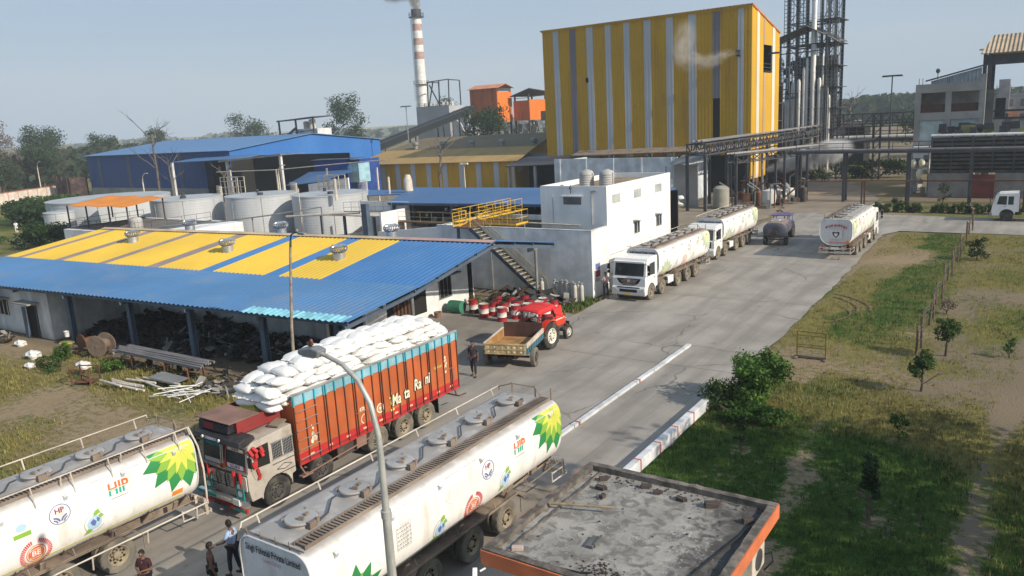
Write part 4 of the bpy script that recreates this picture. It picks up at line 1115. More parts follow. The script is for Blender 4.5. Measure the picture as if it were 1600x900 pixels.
# visor and roof box
mb = MB(); mb.prism([(.14, 2.46), (-.16, 2.50), (-.10, 2.66), (.10, 2.72), (.45, 2.74), (.5, 2.6)], 'x', -1.16, 1.16); vis = mb.build('sun_visor', M['black_paint'], cab, bevel=.02)
drape(poly_bm([[(-.30, -.05), (.30, -.05), (.30, .05), (-.30, .05)]]), lambda u, v: (u-.25, -.15+(v+.05)*.2, 2.585+v), 'visor_plate', M['d_grey'], vis)
drape(text_mesh('GZJ 88 78', .09, .002, 0, .9), lambda u, v: (u-.25, -.16+(v+.05)*.2, 2.585+v), 'visor_lettering', M['d_white'], vis)
mb = MB()
for s in (-1, 1): mb.rod((s*.42-.25, -.17, 2.58), (s*.42-.25, -.10, 2.58), .05, 10)
mb.build('visor_lamp', M['lamp_glass'], vis, each=True)
mb = MB(); mb.prism([(.05, 2.76), (.08, 3.02), (.50, 3.06), (.5, 2.76)], 'x', -1.08, .42); mb.build('air_deflector', M['black_paint'], cab)
drape(poly_bm([[(-.26, -.11), (.26, -.11), (.26, .11), (-.26, .11)]]), lambda u, v: (u-.55, .045+(v+.1)*.11, 2.90+v), 'red_screen', M['maroon'], cab)
mb = MB()   # open roof box
mb.box(-1.16, .52, .30, .34, 2.76, 3.10); mb.box(-1.16, -1.12, .345, 2.0, 2.70, 3.10); mb.box(.52, .56, .30, 2.0, 2.66, 3.10); mb.box(-1.115, .515, .345, 2.0, 2.72, 2.75)
mb.build('roof_box', [M['maroon']], cab)
mb = MB(); mb.box(-1.18, .58, .02, 1.20, 3.105, 3.13); mb.build('roof_box_lid', M['brown_dust'], cab)
mb = MB(); mb.grid(lambda u, v: (-.9+1.3*u, 1.25+.7*v, 3.02+.16*math.sin(u*5)*math.sin(v*3)+.10*noise.noise(Vector((u*4, v*4, 1)))), 14, 10); mb.build('yellow_cloth', mk('yellow_cloth', (.50,.42,.10), .9, var=.3, scale=4), cab)
mb = MB(); mb.obox((.85, 1.62, 2.68), (.38, .5, .05), (.1, .05, .3)); mb.build('loose_board', M['chassis_dust'], cab)
# doors and grilles on the sides
for s in (-1, 1):
    mb = MB(); mb.prism([(.30, 1.28), (.20, 1.55), (.30, 2.42), (.98, 2.44), (.98, 1.28)], 'x', s*1.165, s*1.20); dr = mb.build('door', M['cream_cab'], cab, bevel=.01)
    mb = MB(); mb.prism([(.34, 1.66), (.40, 2.32), (.90, 2.34), (.90, 1.62)], 'x', s*1.19, s*1.21); mb.build('window', M['interior'], dr)
    for y0_ in (1.04, 1.48):
        mb = MB(); mb.box(s*1.17, s*1.195, y0_, y0_+.38, 1.70, 2.22); lp = mb.build('lattice_panel', M['interior'], cab)
        mb = MB()
        for q in range(6): mb.beam((s*1.20, y0_, 1.72+q*.09), (s*1.20, y0_+.36, 1.78+q*.09), .012, .014); mb.beam((s*1.205, y0_+.02+q*.065, 1.72), (s*1.205, y0_+.02+q*.065, 2.2), .012, .014)
        mb.box(s*1.20, s*1.215, y0_-.03, y0_+.41, 1.66, 1.70); mb.box(s*1.20, s*1.215, y0_-.03, y0_+.41, 2.22, 2.26)
        mb.build('lattice', M['steel_grey'], lp)
    mb = MB(); mb.box(s*1.185, s*1.20, 1.0, 1.88, 1.50, 1.52); mb.box(s*1.185, s*1.20, 1.0, 1.88, 1.12, 1.14); mb.tube([(s*1.20, 1.15, 1.30), (s*1.20, 1.45, 1.42), (s*1.20, 1.75, 1.30), (s*1.20, 1.45, 1.22), (s*1.20, 1.15, 1.30)], .012, 4); mb.build('scroll_trim', M['black_paint'], cab)
    mb = MB(); mb.tube([(s*1.1, .10, 2.3), (s*1.38, .02, 2.25), (s*1.38, .05, 1.72)], .014, 5); mb.build('mirror_arm', M['steel_dark'], cab)
    mb = MB(); mb.obox((s*1.38, .03, 2.0), (.16, .05, .34)); mb.build('mirror', M['black_plastic'], cab)
mb = MB()
for k in range(9): mb.obox((1.26+rr.uniform(-.06, .08), .32+rr.uniform(-.16, .22), 2.10+rr.uniform(-.35, .25)), (.08, .10, .22), (rr.uniform(-.6, .6), rr.uniform(-.6, .6), 0))
mb.build('red_ribbon', M['red'], cab)
mb = MB()
for k in range(3): mb.obox((1.24, .42+rr.uniform(-.05, .08), 1.58-k*.12), (.05, .09, .14), (rr.uniform(-.5, .5), 0, 0))
mb.build('red_ribbon', M['red'], cab)
mb = MB(); leaves(mb, [((-1.30, .0, 2.25), (.12, .12, .3))], 60, .12); mb.build('green_streamer', M['leaf_bright'], cab)
mb = MB(); mb.grid(lambda u, v: (.62+.5*u, .55+1.2*v, 2.60+.01), 3, 3); 
# bumper
mb = MB(); mb.box(-1.2, 1.2, -.22, -.08, .58, .72, 0); mb.box(-1.18, -.2, -.235, -.225, .60, .70, 1); mb.box(.0, .5, -.235, -.225, .60, .70, 2); mb.box(-1.16, 1.16, -.14, -.06, .30, .42, 3); mb.box(.5, 1.1, -.155, -.145, .31, .41, 1); mb.box(-.5, .3, -.155, -.145, .31, .41, 4)
for x in (-.7, .7): mb.box(x-.05, x+.05, -.07, .3, .25, .6, 0)
mb.build('bumper', [M['chrome'], M['teal'], M['white_trim'], M['red'], M['chassis']], T)
mb = MB(); mb.box(.68, .98, -.26, -.22, .58, .78); mb.build('fog_lamp', M['lamp_glass'], T)
# chassis, wheels
mb = MB()
for s in (-1, 1): mb.box(s*.38, s*.46, .6, 10.7, .80, 1.02)
k = 2.2
while k < 10.7: mb.box(-1.1, 1.1, k, k+.08, 1.025, 1.12); k += .75
mb.box(-.35, .35, .5, 2.4, .55, 1.2)
for s in (-1, 1): mb.box(s*.55, s*1.0, 3.9, 4.9, .5, .98)
mb.build('chassis', M['chassis'], T)
mb = MB(); mb.box(.98, 1.16, 4.7, 5.2, .62, 1.02); mb.box(.95, 1.16, 2.15, 2.6, .55, .6); mb.tube([(1.15, 2.1, 1.02), (1.15, 2.3, .62), (1.15, 5.6, .80), (1.15, 5.7, 1.0)], .03, 5); mb.build('side_guard', M['brown_dust'], T)
for yy, dual in ((1.15, 0), (3.05, 0), (5.85, 1), (7.30, 1), (8.62, 1)):
    for s in (-1, 1):
        if dual: wheel(T, s*1.0, yy, .52, .26, 'rubber_dusty', 'rim_dusty', True, .014); wheel(T, s*.68, yy, .52, .26, 'rubber_dusty', 'rim_dusty', True, .014)
        else: wheel(T, s*1.0, yy, .52, .27, 'rubber', 'rim_dark', False)
    mb = MB(); mb.rod((-.9, yy, .52), (.9, yy, .52), .09, 8); mb.ell((0, yy, .52), (.24, .22, .22), 10, 6); mb.build('axle', M['chassis'], T)
mb = MB()
for s in (-1, 1): mb.box(s*.62, s*1.14, 9.32, 9.35, .35, 1.05)
mb.build('mudflap', M['black_plastic'], T, each=True)
# body
B0, B1, ZB0, ZT0 = 2.05, 10.72, 1.06, 3.52
mb = MB(); mb.box(-1.17, 1.17, B0, B1, ZB0+.05, ZB0+.12); body = mb.build('cargo_bed', M['maroon'], T)
M['stan'] = mk('dark_orange_stanchion', (.12,.05,.03), .7, dirt=(.06,.05,.05), damt=.5)
def side_panel(s):
    nb = 19; L = B1-B0
    mb = MB()
    mb.box(s*1.13, s*1.165, B0, B1, 1.42, 3.12, 0); mb.box(s*1.13, s*1.167, B0, B1, ZB0, 1.415, 1); mb.box(s*1.13, s*1.167, B0, B1, 3.125, 3.44, 2)
    pn = mb.build('side_panel', [M['orange'], M['red'], M['cyan']], body)
    mb = MB()
    for k in range(nb+1):
        yy = B0+.02+(L-.04)*k/nb; dbl = (k % 3 == 0)
        for d in ((-.05, .05) if dbl and 0 < k < nb else (0,)):
            mb.box(s*1.168, s*1.215, yy+d-.015, yy+d+.015, ZB0-.02, 3.10, 0)
            mb.box(s*1.168, s*1.225, yy+d-.025, yy+d+.025, 3.105, 3.47, 1)
    mb.build('stanchion', [M['stan'], M['teal_l']], pn)
    mb = MB(); mb.box(s*1.12, s*1.23, B0-.02, B1+.02, 3.475, 3.53); mb.build('top_rail', M['galv'], pn)
    mb = MB(); mb.box(s*1.168, s*1.20, B0, B1, ZB0-.03, ZB0+.03); mb.build('bottom_rail', M['red'], pn)
    mb = MB()
    for k in range(10): yy = B0+.6+k*.84; mb.box(s*1.169, s*1.178, yy-.09, yy+.09, 1.22, 1.285)
    mb.build('reflector', M['amber2'], pn, each=True)
    for y_, z_ in ((B0+.55, 2.2), (B0+8.0, 2.4), (B0+3.0, 2.3)):
        mb = MB()
        if y_ < B0+1:
            for q in range(6): mb.tube([(s*1.24, B0+.05, 1.25+q*.33), (s*1.24, B0+.95, 1.25+q*.33)], .014, 5)
        else: mb.tube([(s*1.19, y_-.35, z_-.35), (s*1.26, y_-.3, z_-.35), (s*1.26, y_+.3, z_-.35), (s*1.22, y_+.35, z_-.9)], .012, 5)
        mb.build('ladder' if y_ < B0+1 else 'lashing_bar', M['steel_grey'], pn)
    if s > 0:
        P = lambda y_, z_, o=.172: (lambda u, v: (1+o, y_+u, z_+v))
        txt = [('Ma', 6.86, 1.78, .62), ('ta', 7.46, 1.84, .62), ('Ra', 8.10, 1.98, .62), ('ni', 8.70, 2.04, .62)]
        for tx, y_, z_, sz in txt:
            drape(text_mesh(tx, sz, .030, .15, .66), P(y_, z_, .2165), 'lettering_shadow', M['black_paint'], pn)
            drape(text_mesh(tx, sz, .012, .15, .66), P(y_, z_, .2195), 'lettering', M['d_cream'], pn)
        drape(poly_bm(ring(0, 0, .14, .19, 24) + [circ(0, 0, .06)] + ring(0, 0, .09, .105, 20)), P(6.02, 1.72), 'round_badge', M['d_cream'], pn)
        drape(text_mesh('RTR', .2, .006, .2, .7), P(5.1, 1.98), 'small_lettering', M['d_cream'], pn)
        drape(poly_bm(ring(.0, 0, .16, .19, 14, R(90), R(250))), P(5.2, 1.60), 'crescent', M['d_cream'], pn)
        drape(text_mesh('Good Luck', .15, .004, .2, .7), P(9.45, 2.30), 'small_lettering', M['d_yellow'], pn)
        rq = random.Random(4)
        for y_, z_, sc_ in ((2.78, 1.9, 1.), (9.95, 2.25, .8)):
            pol = []
            for k in range(16):
                a = rq.uniform(0, 6.28); q = rq.uniform(0, 1); cx_, cy_ = math.cos(a)*.13*q*sc_, math.sin(a)*.42*q*sc_; r_ = rq.uniform(.025, .07)*sc_
                pol.append(circ(cx_, cy_, r_, 7, r_*1.4))
            drape(poly_bm(pol), P(y_, z_), 'painted_figure', M['d_cream'], pn)
        pol = []
        for k in range(18): a = rq.uniform(0, 6.28); q = rq.uniform(0, 1); pol.append(circ(math.cos(a)*.10*q, math.sin(a)*.42*q, rq.uniform(.03, .06), 6))
        drape(poly_bm(pol), P(6.62, 1.72, .2), 'yellow_tassel', M['d_yellow'], pn)
    return pn
M['teal_l'] = mk('bright_cyan_paint', (.04,.38,.46), .5, dirt=(.2,.3,.3), damt=.4); M['amber2'] = flat('pale_reflector', (.80,.50,.30), .4)
side_panel(1); side_panel(-1)
mb = MB(); mb.box(-1.12, 1.12, B0+.0, B0+.04, 1.2, 3.30); mb.build('headboard', M['orange'], body)
mb = MB(); mb.box(-1.12, 1.12, B1-.05, B1, 1.1, 3.45); tg = mb.build('tailgate', M['orange'], body)
mb = MB(); mb.tube([(-1.1, B1+.05, .62), (1.1, B1+.05, .62), (1.15, B1+.45, .62)], .03, 6); mb.tube([(.9, B1+.0, 1.0), (.9, B1+.1, .62)], .03, 6); mb.build('rear_bar', M['rust'], T)

# sacks
def sack_mesh(seed):
    rs = random.Random(seed); mb = MB(); L, W_, H_ = .47, .29, .135
    nu, nv = 18, 10; vs = []; fs = []
    off = Vector((rs.uniform(0, 50), rs.uniform(0, 50), 0))
    for j in range(nv+1):
        t_ = PI*j/nv; z = math.cos(t_); r_ = math.sin(t_)**.55
        for i in range(nu):
            a = 2*PI*i/nu; ca_, sa_ = math.cos(a), math.sin(a)
            x = math.copysign(abs(ca_)**.55, ca_)*r_; y = math.copysign(abs(sa_)**.6, sa_)*r_
            pinch = 1-.55*abs(x)**3
            n_ = noise.noise(Vector((x*2.2, y*2.2, z*2))+off)*.10 + noise.noise(Vector((x*5, y*5, z*3))+off)*.09
            vs.append((x*L*(1+.04*abs(y)), y*W_*(1+n_*.5), (z*H_*pinch*(1+n_*1.6)) + n_*.05 - .03*abs(x)**2))
    for j in range(nv):
        for i in range(nu):
            i2 = (i+1) % nu; fs.append((j*nu+i, (j+1)*nu+i, (j+1)*nu+i2, j*nu+i2))
    mb._add(vs, fs, 0, True)
    for s in (-1, 1):   # stitched ears
        mb.obox((s*L*1.0, -.12, .0), (.06, .10, .02), (0, 0, s*.5)); mb.obox((s*L*1.0, .14, .0), (.06, .08, .02), (0, 0, -s*.4))
    o = mb.build('sack', M['sack']); m_ = o.data; bpy.data.objects.remove(o); return m_
SM = [sack_mesh(k) for k in range(6)]
rs = random.Random(5)
cnt = 0
def put_sack(x, y, z, rz, tilt=(0, 0)):
    global cnt
    o = bpy.data.objects.new('sack', rs.choice(SM)); link(o); cnt += 1
    a = R(-.3); 
    o.location = (-21.2+x, 13.95+y, z); o.rotation_euler = (tilt[0]+rs.uniform(-.08, .08), tilt[1]+rs.uniform(-.08, .08), rz+rs.uniform(-.14, .14)+rs.choice((0, PI)))
    s = rs.uniform(.95, 1.1); o.scale = (s, s*rs.uniform(.95, 1.08), s)
    tag(o, 'plump white woven sack in the heap on the orange cargo truck', 'sack', 'white sacks heaped on the orange truck')
# layers: (z, half width, y start, y end)
for li, (z, hwid, ya, yb) in enumerate(((3.16, 1.04, 1.42, 10.5), (3.40, 1.06, 1.30, 10.55), (3.64, 1.08, 1.38, 10.45), (3.88, .94, 1.62, 10.2), (4.10, .80, 2.3, 9.9), (4.31, .55, 3.1, 9.2))):
    cross = li % 2 == 0
    if cross: ny = int((yb-ya)/.52); nx_ = 2 if hwid > .7 else 1
    else: ny = int((yb-ya)/.86); nx_ = max(1, int(2*hwid/.52))
    for j in range(ny):
        for i in range(nx_):
            x = -hwid + (i+.5)*2*hwid/nx_ ; y = ya + (j+.5)*(yb-ya)/ny
            inner = abs(x) < hwid-.6 if not cross else False
            if li < 2 and j > 2 and not (x > .2): continue
            if li == 2 and j > 4 and abs(x) < .3: continue
            if li == 3 and abs(x) < .1 and 3 < j < ny-2: continue
            droop = (0, .12*(1 if x > 0 else -1) if abs(x) > .5 else 0)
            put_sack(x*(.94 if li < 2 else 1), y+rs.uniform(-.06, .06), z+rs.uniform(-.02, .03)+.05*math.sin(y*1.3), 0 if cross else PI/2, droop)

# ------------------------------------------------------------------ red tractor and tipping trailer
def tractor(label, loc, rz, paint, fender, canopy, rimm, s_=1.0, load=False):
    t_ = thing('tractor', label, 'tractor', loc, rz); t_.scale = (s_, s_, s_)
    # local: forward +y, origin on ground under the rear axle
    for s in (-1, 1):
        wheel(t_, s*.78, 0, .70, .40, 'rubber', rimm, False, .045)
        wheel(t_, s*.62, 2.05, .38, .20, 'rubber', rimm, False, .012)
    mb = MB(); mb.prism([(.75, .72), (.75, 1.28), (1.2, 1.36), (2.2, 1.28), (2.42, 1.16), (2.45, .72)], 'x', -.27, .27); hood = mb.build('bonnet', M[paint], t_, bevel=.05)
    mb = MB(); mb.box(-.22, .22, 2.452, 2.48, .76, 1.14); mb.build('grille', M['black_plastic'], hood)
    mb = MB()
    for s in (-1, 1): mb.box(s*.272, s*.282, .95, 2.3, 1.10, 1.17)
    mb.build('side_stripe', M['white_trim'], hood, each=True)
    mb = MB()
    for s in (-1, 1): mb.rod((s*.17, 2.48, 1.02), (s*.17, 2.52, 1.02), .07, 10)
    mb.build('headlight', M['lamp_glass'], hood, each=True)
    mb = MB(); mb.box(-.2, .2, -.35, 2.4, .45, .75); mb.box(-.26, .26, .2, 1.0, .5, .95); mb.rod((-.6, 2.05, .42), (.6, 2.05, .42), .06, 8); mb.rod((-.75, 0, .70), (.75, 0, .70), .10, 8); mb.box(-.30, .30, 2.35, 2.72, .52, .70); mb.box(-.34, .34, 2.62, 2.70, .5, .8)
    mb.build('engine', M['chassis'], t_)
    mb = MB(); mb.tube([(.22, 1.35, 1.30), (.22, 1.35, 1.95), (.24, 1.28, 2.08)], .045, 8); mb.build('exhaust', M['black_plastic'], t_)
    mb = MB(); mb.rod((-.18, 1.9, 1.28), (-.18, 1.9, 1.55), .05, 8); mb.ell((-.18, 1.9, 1.58), (.09, .09, .06), 10, 6); mb.build('air_filter', M['black_plastic'], t_)
    for s in (-1, 1):
        mb = MB(); pts = [(.80*math.cos(a), .70+.80*math.sin(a)) for a in [R(50)+R(105)*k/10 for k in range(11)]]
        for (a_, b_), (c_, d_) in zip(pts, pts[1:]): mb.beam((s*.72, a_, b_), (s*.72, c_, d_), .44, .035, up=(1, 0, 0)) if False else mb.quad((s*.56, a_, b_), (s*.92, a_, b_), (s*.92, c_, d_), (s*.56, c_, d_))
        mb.build('fender', M[fender], t_, solid=.03)
    mb = MB(); mb.box(-.24, .24, -.35, .12, .98, 1.10); mb.prism([(-.36, 1.1), (-.45, 1.5), (-.38, 1.5), (-.28, 1.1)], 'x', -.24, .24); mb.build('seat', M['black_plastic'], t_, bevel=.03)
    mb = MB(); mb.rod((0, .75, 1.15), (0, .48, 1.45), .02, 6); pts = [(.19*math.cos(a), .47+.12*math.sin(a)*.6, 1.46+.15*math.sin(a)) for a in [2*PI*k/16 for k in range(17)]]; mb.tube(pts, .018, 6); mb.build('steering_wheel', M['black_plastic'], t_)
    if canopy:
        mb = MB()
        for s in (-1, 1): mb.tube([(s*.62, -.45, 1.3), (s*.62, -.45, 2.15)], .022, 6); mb.tube([(s*.62, .85, 1.25), (s*.62, .85, 2.2)], .022, 6)
        mb.build('canopy_frame', M['steel_dark'], t_, each=True)
        def cf(u, v):
            x = -.82+1.64*u; y = -.85+1.85*v; sag = -.05*math.sin(v*PI*3)**2*math.sin(u*PI)
            z = 2.30-.35*abs(u-.5)**2*1.6 + sag - (.9*max(0, (.10-v))*2) - (1.5*max(0, v-.86))
            if u < .06 or u > .94: z -= .14
            return (x, y, z + .02*noise.noise(Vector((x*3, y*3, 0))))
        mb = MB(); mb.grid(cf, 20, 22); cp = mb.build('canopy', M[canopy], t_, solid=.012)
        mb = MB()
        for q in range(14): mb.box(.825, .835, -.8+q*.14, -.72+q*.14, 2.0, 2.10)
        def ff(u, v): return (.80 + .12*v+.02*math.sin(u*17), .35+.85*u, 2.12-.72*v*(.4+.6*u))
        mb.grid(ff, 12, 6); mb.build('canopy_flap', M[canopy], cp, solid=.01)
    return t_
M['tractor_red'] = mk('tractor_red', (.60,.045,.02), .45, var=.1, dirt=(.28,.12,.07), damt=.3, dscale=2); M['canopy_red'] = mk('red_canvas', (.62,.035,.035), .8, var=.12, scale=2)
M['purple'] = mk('purple_blue_paint', (.13,.10,.28), .6, dirt=(.12,.1,.1), damt=.4)
TR = tractor('red tractor with red canvas canopy and cream wheel rims', (-21.98, 34.05, 0), R(-2), 'tractor_red', 'tractor_red', 'canopy_red', 'rim_white')
mb = MB()
for k in range(9): mb.obox((.55, -.25+k*.13, 1.32+.03*math.sin(k)), (.10, .07, .05), (0, 0, random.uniform(-.5, .5)), k % 2)
mb.build('fender_decoration', [M['amber'], M['d_white']], TR)
# flags and streamers on the nose
mb = MB()
for k in range(10): mb.obox((-.1+random.uniform(-.25, .25), 2.55+random.uniform(-.1, .1), 1.3+random.uniform(-.3, .3)), (.05, .08, .22), (random.uniform(-.5, .5), random.uniform(-.5, .5), 0), k % 2)
mb.build('streamer', [M['leaf_bright'], M['tractor_red']], TR)
# trailer
TL = thing('farm_trailer', 'empty rusty farm trailer with yellowish tailgate and blue ribbed side', 'trailer', (-21.27, 30.0, 0), R(16)); TL.scale = (1, .94, 1)
M['trailer_in'] = mk('rusted_trailer_floor', (.36,.20,.075), .85, var=.35, scale=1.2, dirt=(.13,.075,.045), damt=.6, dscale=1.5)
M['trailer_y'] = mk('worn_cream_paint', (.50,.38,.19), .75, var=.25, scale=2, dirt=(.22,.12,.06), damt=.65, dscale=3)
M['trailer_b'] = mk('trailer_blue', (.05,.16,.22), .6, dirt=(.2,.15,.1), damt=.5, dscale=2)
mb = MB(); mb.box(-1.05, 1.05, 0, 3.15, .78, .84); mb.build('floor', M['trailer_in'], TL)
for s in (-1, 1):
    mb = MB(); mb.box(s*1.052, s*1.09, 0, 3.15, .79, 1.30, 0); 
    for k in range(10): mb.box(s*1.092, s*1.125, .12+k*.33, .17+k*.33, .80, 1.12, 2)
    mb.box(s*1.04, s*1.13, 0, 3.15, 1.305, 1.35, 1); mb.box(s*1.092, s*1.115, 0, 3.15, 1.13, 1.30, 1)
    sb = mb.build('side_board', [M['trailer_b'] if s > 0 else M['trailer_in'], M['white_trim'], M['trailer_b']], TL)
    if s > 0:
        pol = []
        for k in range(11): c_ = .25+k*.27; pol.append([(c_-.08, 0), (c_, -.055), (c_+.08, 0), (c_, .055)])
        drape(poly_bm(pol), lambda u, v: (1.118, u, 1.215+v), 'diamond_pattern', M['amber'], sb)
mb = MB(); mb.box(-1.05, 1.05, -.055, -.005, .79, 1.34, 0)
for z in (.80, 1.03, 1.28): mb.box(-1.08, 1.08, -.085, -.058, z, z+.045, 0)
for k in range(8): mb.box(-1.02+k*.28, -.96+k*.28, -.075, -.057, .85, 1.27, 0)
tg = mb.build('tailgate', [M['trailer_y']], TL)
pol = []
for k in range(6):
    for z in (.94, 1.17): pol.append(circ(-.84+k*.335, z, .065, 12))
drape(poly_bm(pol), lambda u, v: (u, -.062, v), 'painted_dots', M['d_cream'], tg)
mb = MB(); mb.box(-1.05, 1.05, 3.155, 3.2, .79, 1.62, 0); mb.build('front_board', mk('dark_rust_board', (.09,.045,.035), .85, var=.4), TL)
mb = MB()
for s in (-1, 1): mb.box(s*.45, s*.55, .0, 3.3, .60, .775)
mb.beam((-.5, 3.2, .66), (0, 4.0, .58), .08, .1); mb.beam((.5, 3.2, .66), (0, 4.0, .58), .08, .1); mb.rod((-.95, .9, .45), (.95, .9, .45), .06, 8); mb.box(-.5, .5, .2, .5, .5, .6)
mb.build('frame', M['chassis'], TL)
for s in (-1, 1): wheel(TL, s*1.22, .90, .47, .22, 'rubber_dusty', 'rim_dark', False, .014)

# ------------------------------------------------------------------ small tanker trailer pulled by a purple tractor
WT = thing('water_bowser', 'small dark oval tank trailer seen from behind on the road', 'tank trailer', (-19.25, 68.3, 0), R(7))
M['bowser'] = mk('dark_blue_grey_tank', (.075,.08,.11), .55, dirt=(.16,.13,.11), damt=.5, dscale=1.5, top=((.30,.22,.17), .8))
mb = MB(); sec = [(1.0*math.copysign(abs(math.cos(a))**.8, math.cos(a)), 1.35+.68*math.copysign(abs(math.sin(a))**.8, math.sin(a))) for a in [2*PI*k/32 for k in range(32)]]
vs = []; fs = []; st = [(0, .0), (-.12+.0, .6), (-.02, .93), (.05, 1), (2.9, 1), (2.97, .93), (3.08, .6), (3.1, 0)]
for yy, k in st:
    for x, z in sec: vs.append((x*k, yy, 1.35+(z-1.35)*k))
for i in range(len(st)-1):
    for q in range(32): fs.append((i*32+q, (i+1)*32+q, (i+1)*32+(q+1) % 32, i*32+(q+1) % 32))
mb._add(vs, fs, 0, True); tk = mb.build('tank', M['bowser'], WT)
mb = MB(); mb.rod((.0, -.30, 1.15), (.0, -.05, 1.15), .22, 16); mb.rod((-.3, -.25, .85), (.3, -.25, .85), .05, 6); mb.build('valve', M['chassis'], tk)
mb = MB(); mb.lathe([(.3, 1.98), (.3, 2.12), (.001, 2.14)], (0, 1.5, 0)); mb.box(-.5, .5, .6, 2.4, 2.02, 2.05); mb.build('manhole', M['galv'], tk)
mb = MB()
for s in (-1, 1): mb.box(s*.4, s*.5, -.1, 3.6, .58, .72)
mb.rod((-.85, .6, .48), (.85, .6, .48), .06, 8); mb.beam((-.4, 3.5, .62), (0, 4.6, .55), .08, .08); mb.beam((.4, 3.5, .62), (0, 4.6, .55), .08, .08); mb.build('frame', M['chassis'], WT)
for s in (-1, 1): wheel(WT, s*.85, .6, .48, .28, 'rubber', 'rim_dark', False, .01)
tractor('purple blue tractor pulling the small dark tank trailer', (-19.95, 73.3, 0), R(5), 'purple', 'purple', None, 'rim_dark', 1.0)
mb = MB(); TQ = [o for o in bpy.data.objects if o.name.startswith('tractor') and o.type == 'EMPTY'][-1]
mb.box(-.85, .85, -.75, .9, 2.02, 2.10); mb.build('canopy', M['purple'], TQ, bevel=.02)
mb = MB()
for s in (-1, 1):
    for y_ in (-.6, .8): mb.rod((s*.7, y_, 1.0), (s*.7, y_, 2.03), .03, 6)
mb.build('canopy_frame', M['purple'], TQ, each=True)

# ------------------------------------------------------------------ white truck at the right edge (nose to the left)
WR = thing('white_truck', 'white bonnetless truck cab cut by the right edge on the cross road', 'truck', (-4.3, 88.9, 0), R(90))
arch = [(1.25+.62*math.cos(a), .55+.62*math.sin(a)) for a in [PI-PI*k/10 for k in range(11)]]
WRp = [(.05, .55), (0, 1.0), (.05, 1.5), (.30, 2.45), (.55, 2.62), (2.1, 2.70), (2.2, 2.6), (2.2, .95), (1.9, .9)] + list(reversed(arch)) + [(.5, .55)]
mb = MB(); mb.prism([(a, b) for a, b in WRp], 'x', -1.15, 1.15)
c_ = mb.build('cab', M['cab_white'], WR, bevel=.05)
WR.rotation_euler = (0, 0, R(-90))
WR.location = (-4.3, 88.2, 0)
for s in (-1, 1):
    mb = MB(); mb.prism([(.42, 1.62), (.58, 2.38), (1.2, 2.40), (1.2, 1.58)], 'x', s*1.145, s*1.165); mb.prism([(1.32, 1.6), (1.32, 2.38), (1.75, 2.38), (1.75, 1.6)], 'x', s*1.145, s*1.165); mb.build('window', M['glass'], c_, each=True)
    mb = MB(); mb.tube([(s*1.1, .2, 2.4), (s*1.35, -.1, 2.3), (s*1.35, -.1, 1.7)], .02, 5); mb.obox((s*1.35, -.1, 2.0), (.16, .06, .4)); mb.build('mirror', M['black_plastic'], c_)
    wheel(WR, s*1.0, 1.25, .52, .28, 'rubber', 'rim_dark', False)
    for yy in (5.2, 6.5): wheel(WR, s*1.0, yy, .52, .4)
    mb = MB(); mb.box(s*1.152, s*1.168, 1.0, 1.15, 1.42, 1.46); mb.build('handle', M['black_plastic'], c_)
mb = MB(); mb.prism([(.04, 1.58), (.26, 2.36), (.30, 2.36), (.09, 1.58)], 'x', -1.0, 1.0); mb.build('windscreen', M['glass_dusty'], c_)
mb = MB(); mb.box(-.8, .8, -.02, .0, 1.0, 1.4); mb.build('grille', M['black_plastic'], c_)
mb = MB(); mb.box(-1.17, 1.17, -.15, .1, .45, .80); mb.build('bumper', M['steel_grey'], WR, bevel=.03)
mb = MB()
for s in (-1, 1): mb.box(s*.38, s*.48, 1.8, 7.6, .8, 1.02)
mb.build('chassis', M['chassis'], WR)
mb = MB(); mb.box(-1.18, 1.18, 2.45, 7.7, 1.1, 1.2); mb.box(-1.18, -1.12, 2.45, 7.7, 1.2, 2.9); mb.box(1.12, 1.18, 2.45, 7.7, 1.2, 2.9); mb.box(-1.11, 1.11, 2.45, 2.5, 1.2, 2.9); mb.build('cargo_body', M['chassis'], WR)
# ------------------------------------------------------------------ people
def skin_mesh(chains, name, mat, parent, extra=None, levels=1):
    """chains: list of lists of (pos, radius); first chain root = pelvis"""
    verts = []; rad = []; edges = []; idx = {}
    def vi(p, r):
        k = tuple(round(q, 4) for q in p)
        if k not in idx: idx[k] = len(verts); verts.append(p); rad.append(r)
        return idx[k]
    for ch in chains:
        pr_ = None
        for p, r in ch:
            i = vi(p, r)
            if pr_ is not None and pr_ != i: edges.append((pr_, i))
            pr_ = i
    me_ = bpy.data.meshes.new(name); me_.from_pydata(verts, edges, []); me_.update()
    ob = bpy.data.objects.new(name, me_); col.objects.link(ob)
    md = ob.modifiers.new('skin', 'SKIN'); sv = me_.skin_vertices[0].data
    for i, r in enumerate(rad):
        rr_ = r if isinstance(r, tuple) else (r, r); sv[i].radius = rr_; sv[i].use_root = (i == 0)
    ms = ob.modifiers.new('sub', 'SUBSURF'); ms.levels = levels; ms.render_levels = levels
    dg = bpy.context.evaluated_depsgraph_get(); m2 = bpy.data.meshes.new_from_object(ob.evaluated_get(dg))
    bpy.data.objects.remove(ob); bpy.data.meshes.remove(me_)
    bm = bmesh.new(); bm.from_mesh(m2)
    if extra: extra(bm)
    for f in bm.faces: f.smooth = True
    bm.to_mesh(m2); bm.free(); m2.name = name; m2.materials.clear(); m2.materials.append(mat)
    o = bpy.data.objects.new(name, m2); link(o, parent); return o
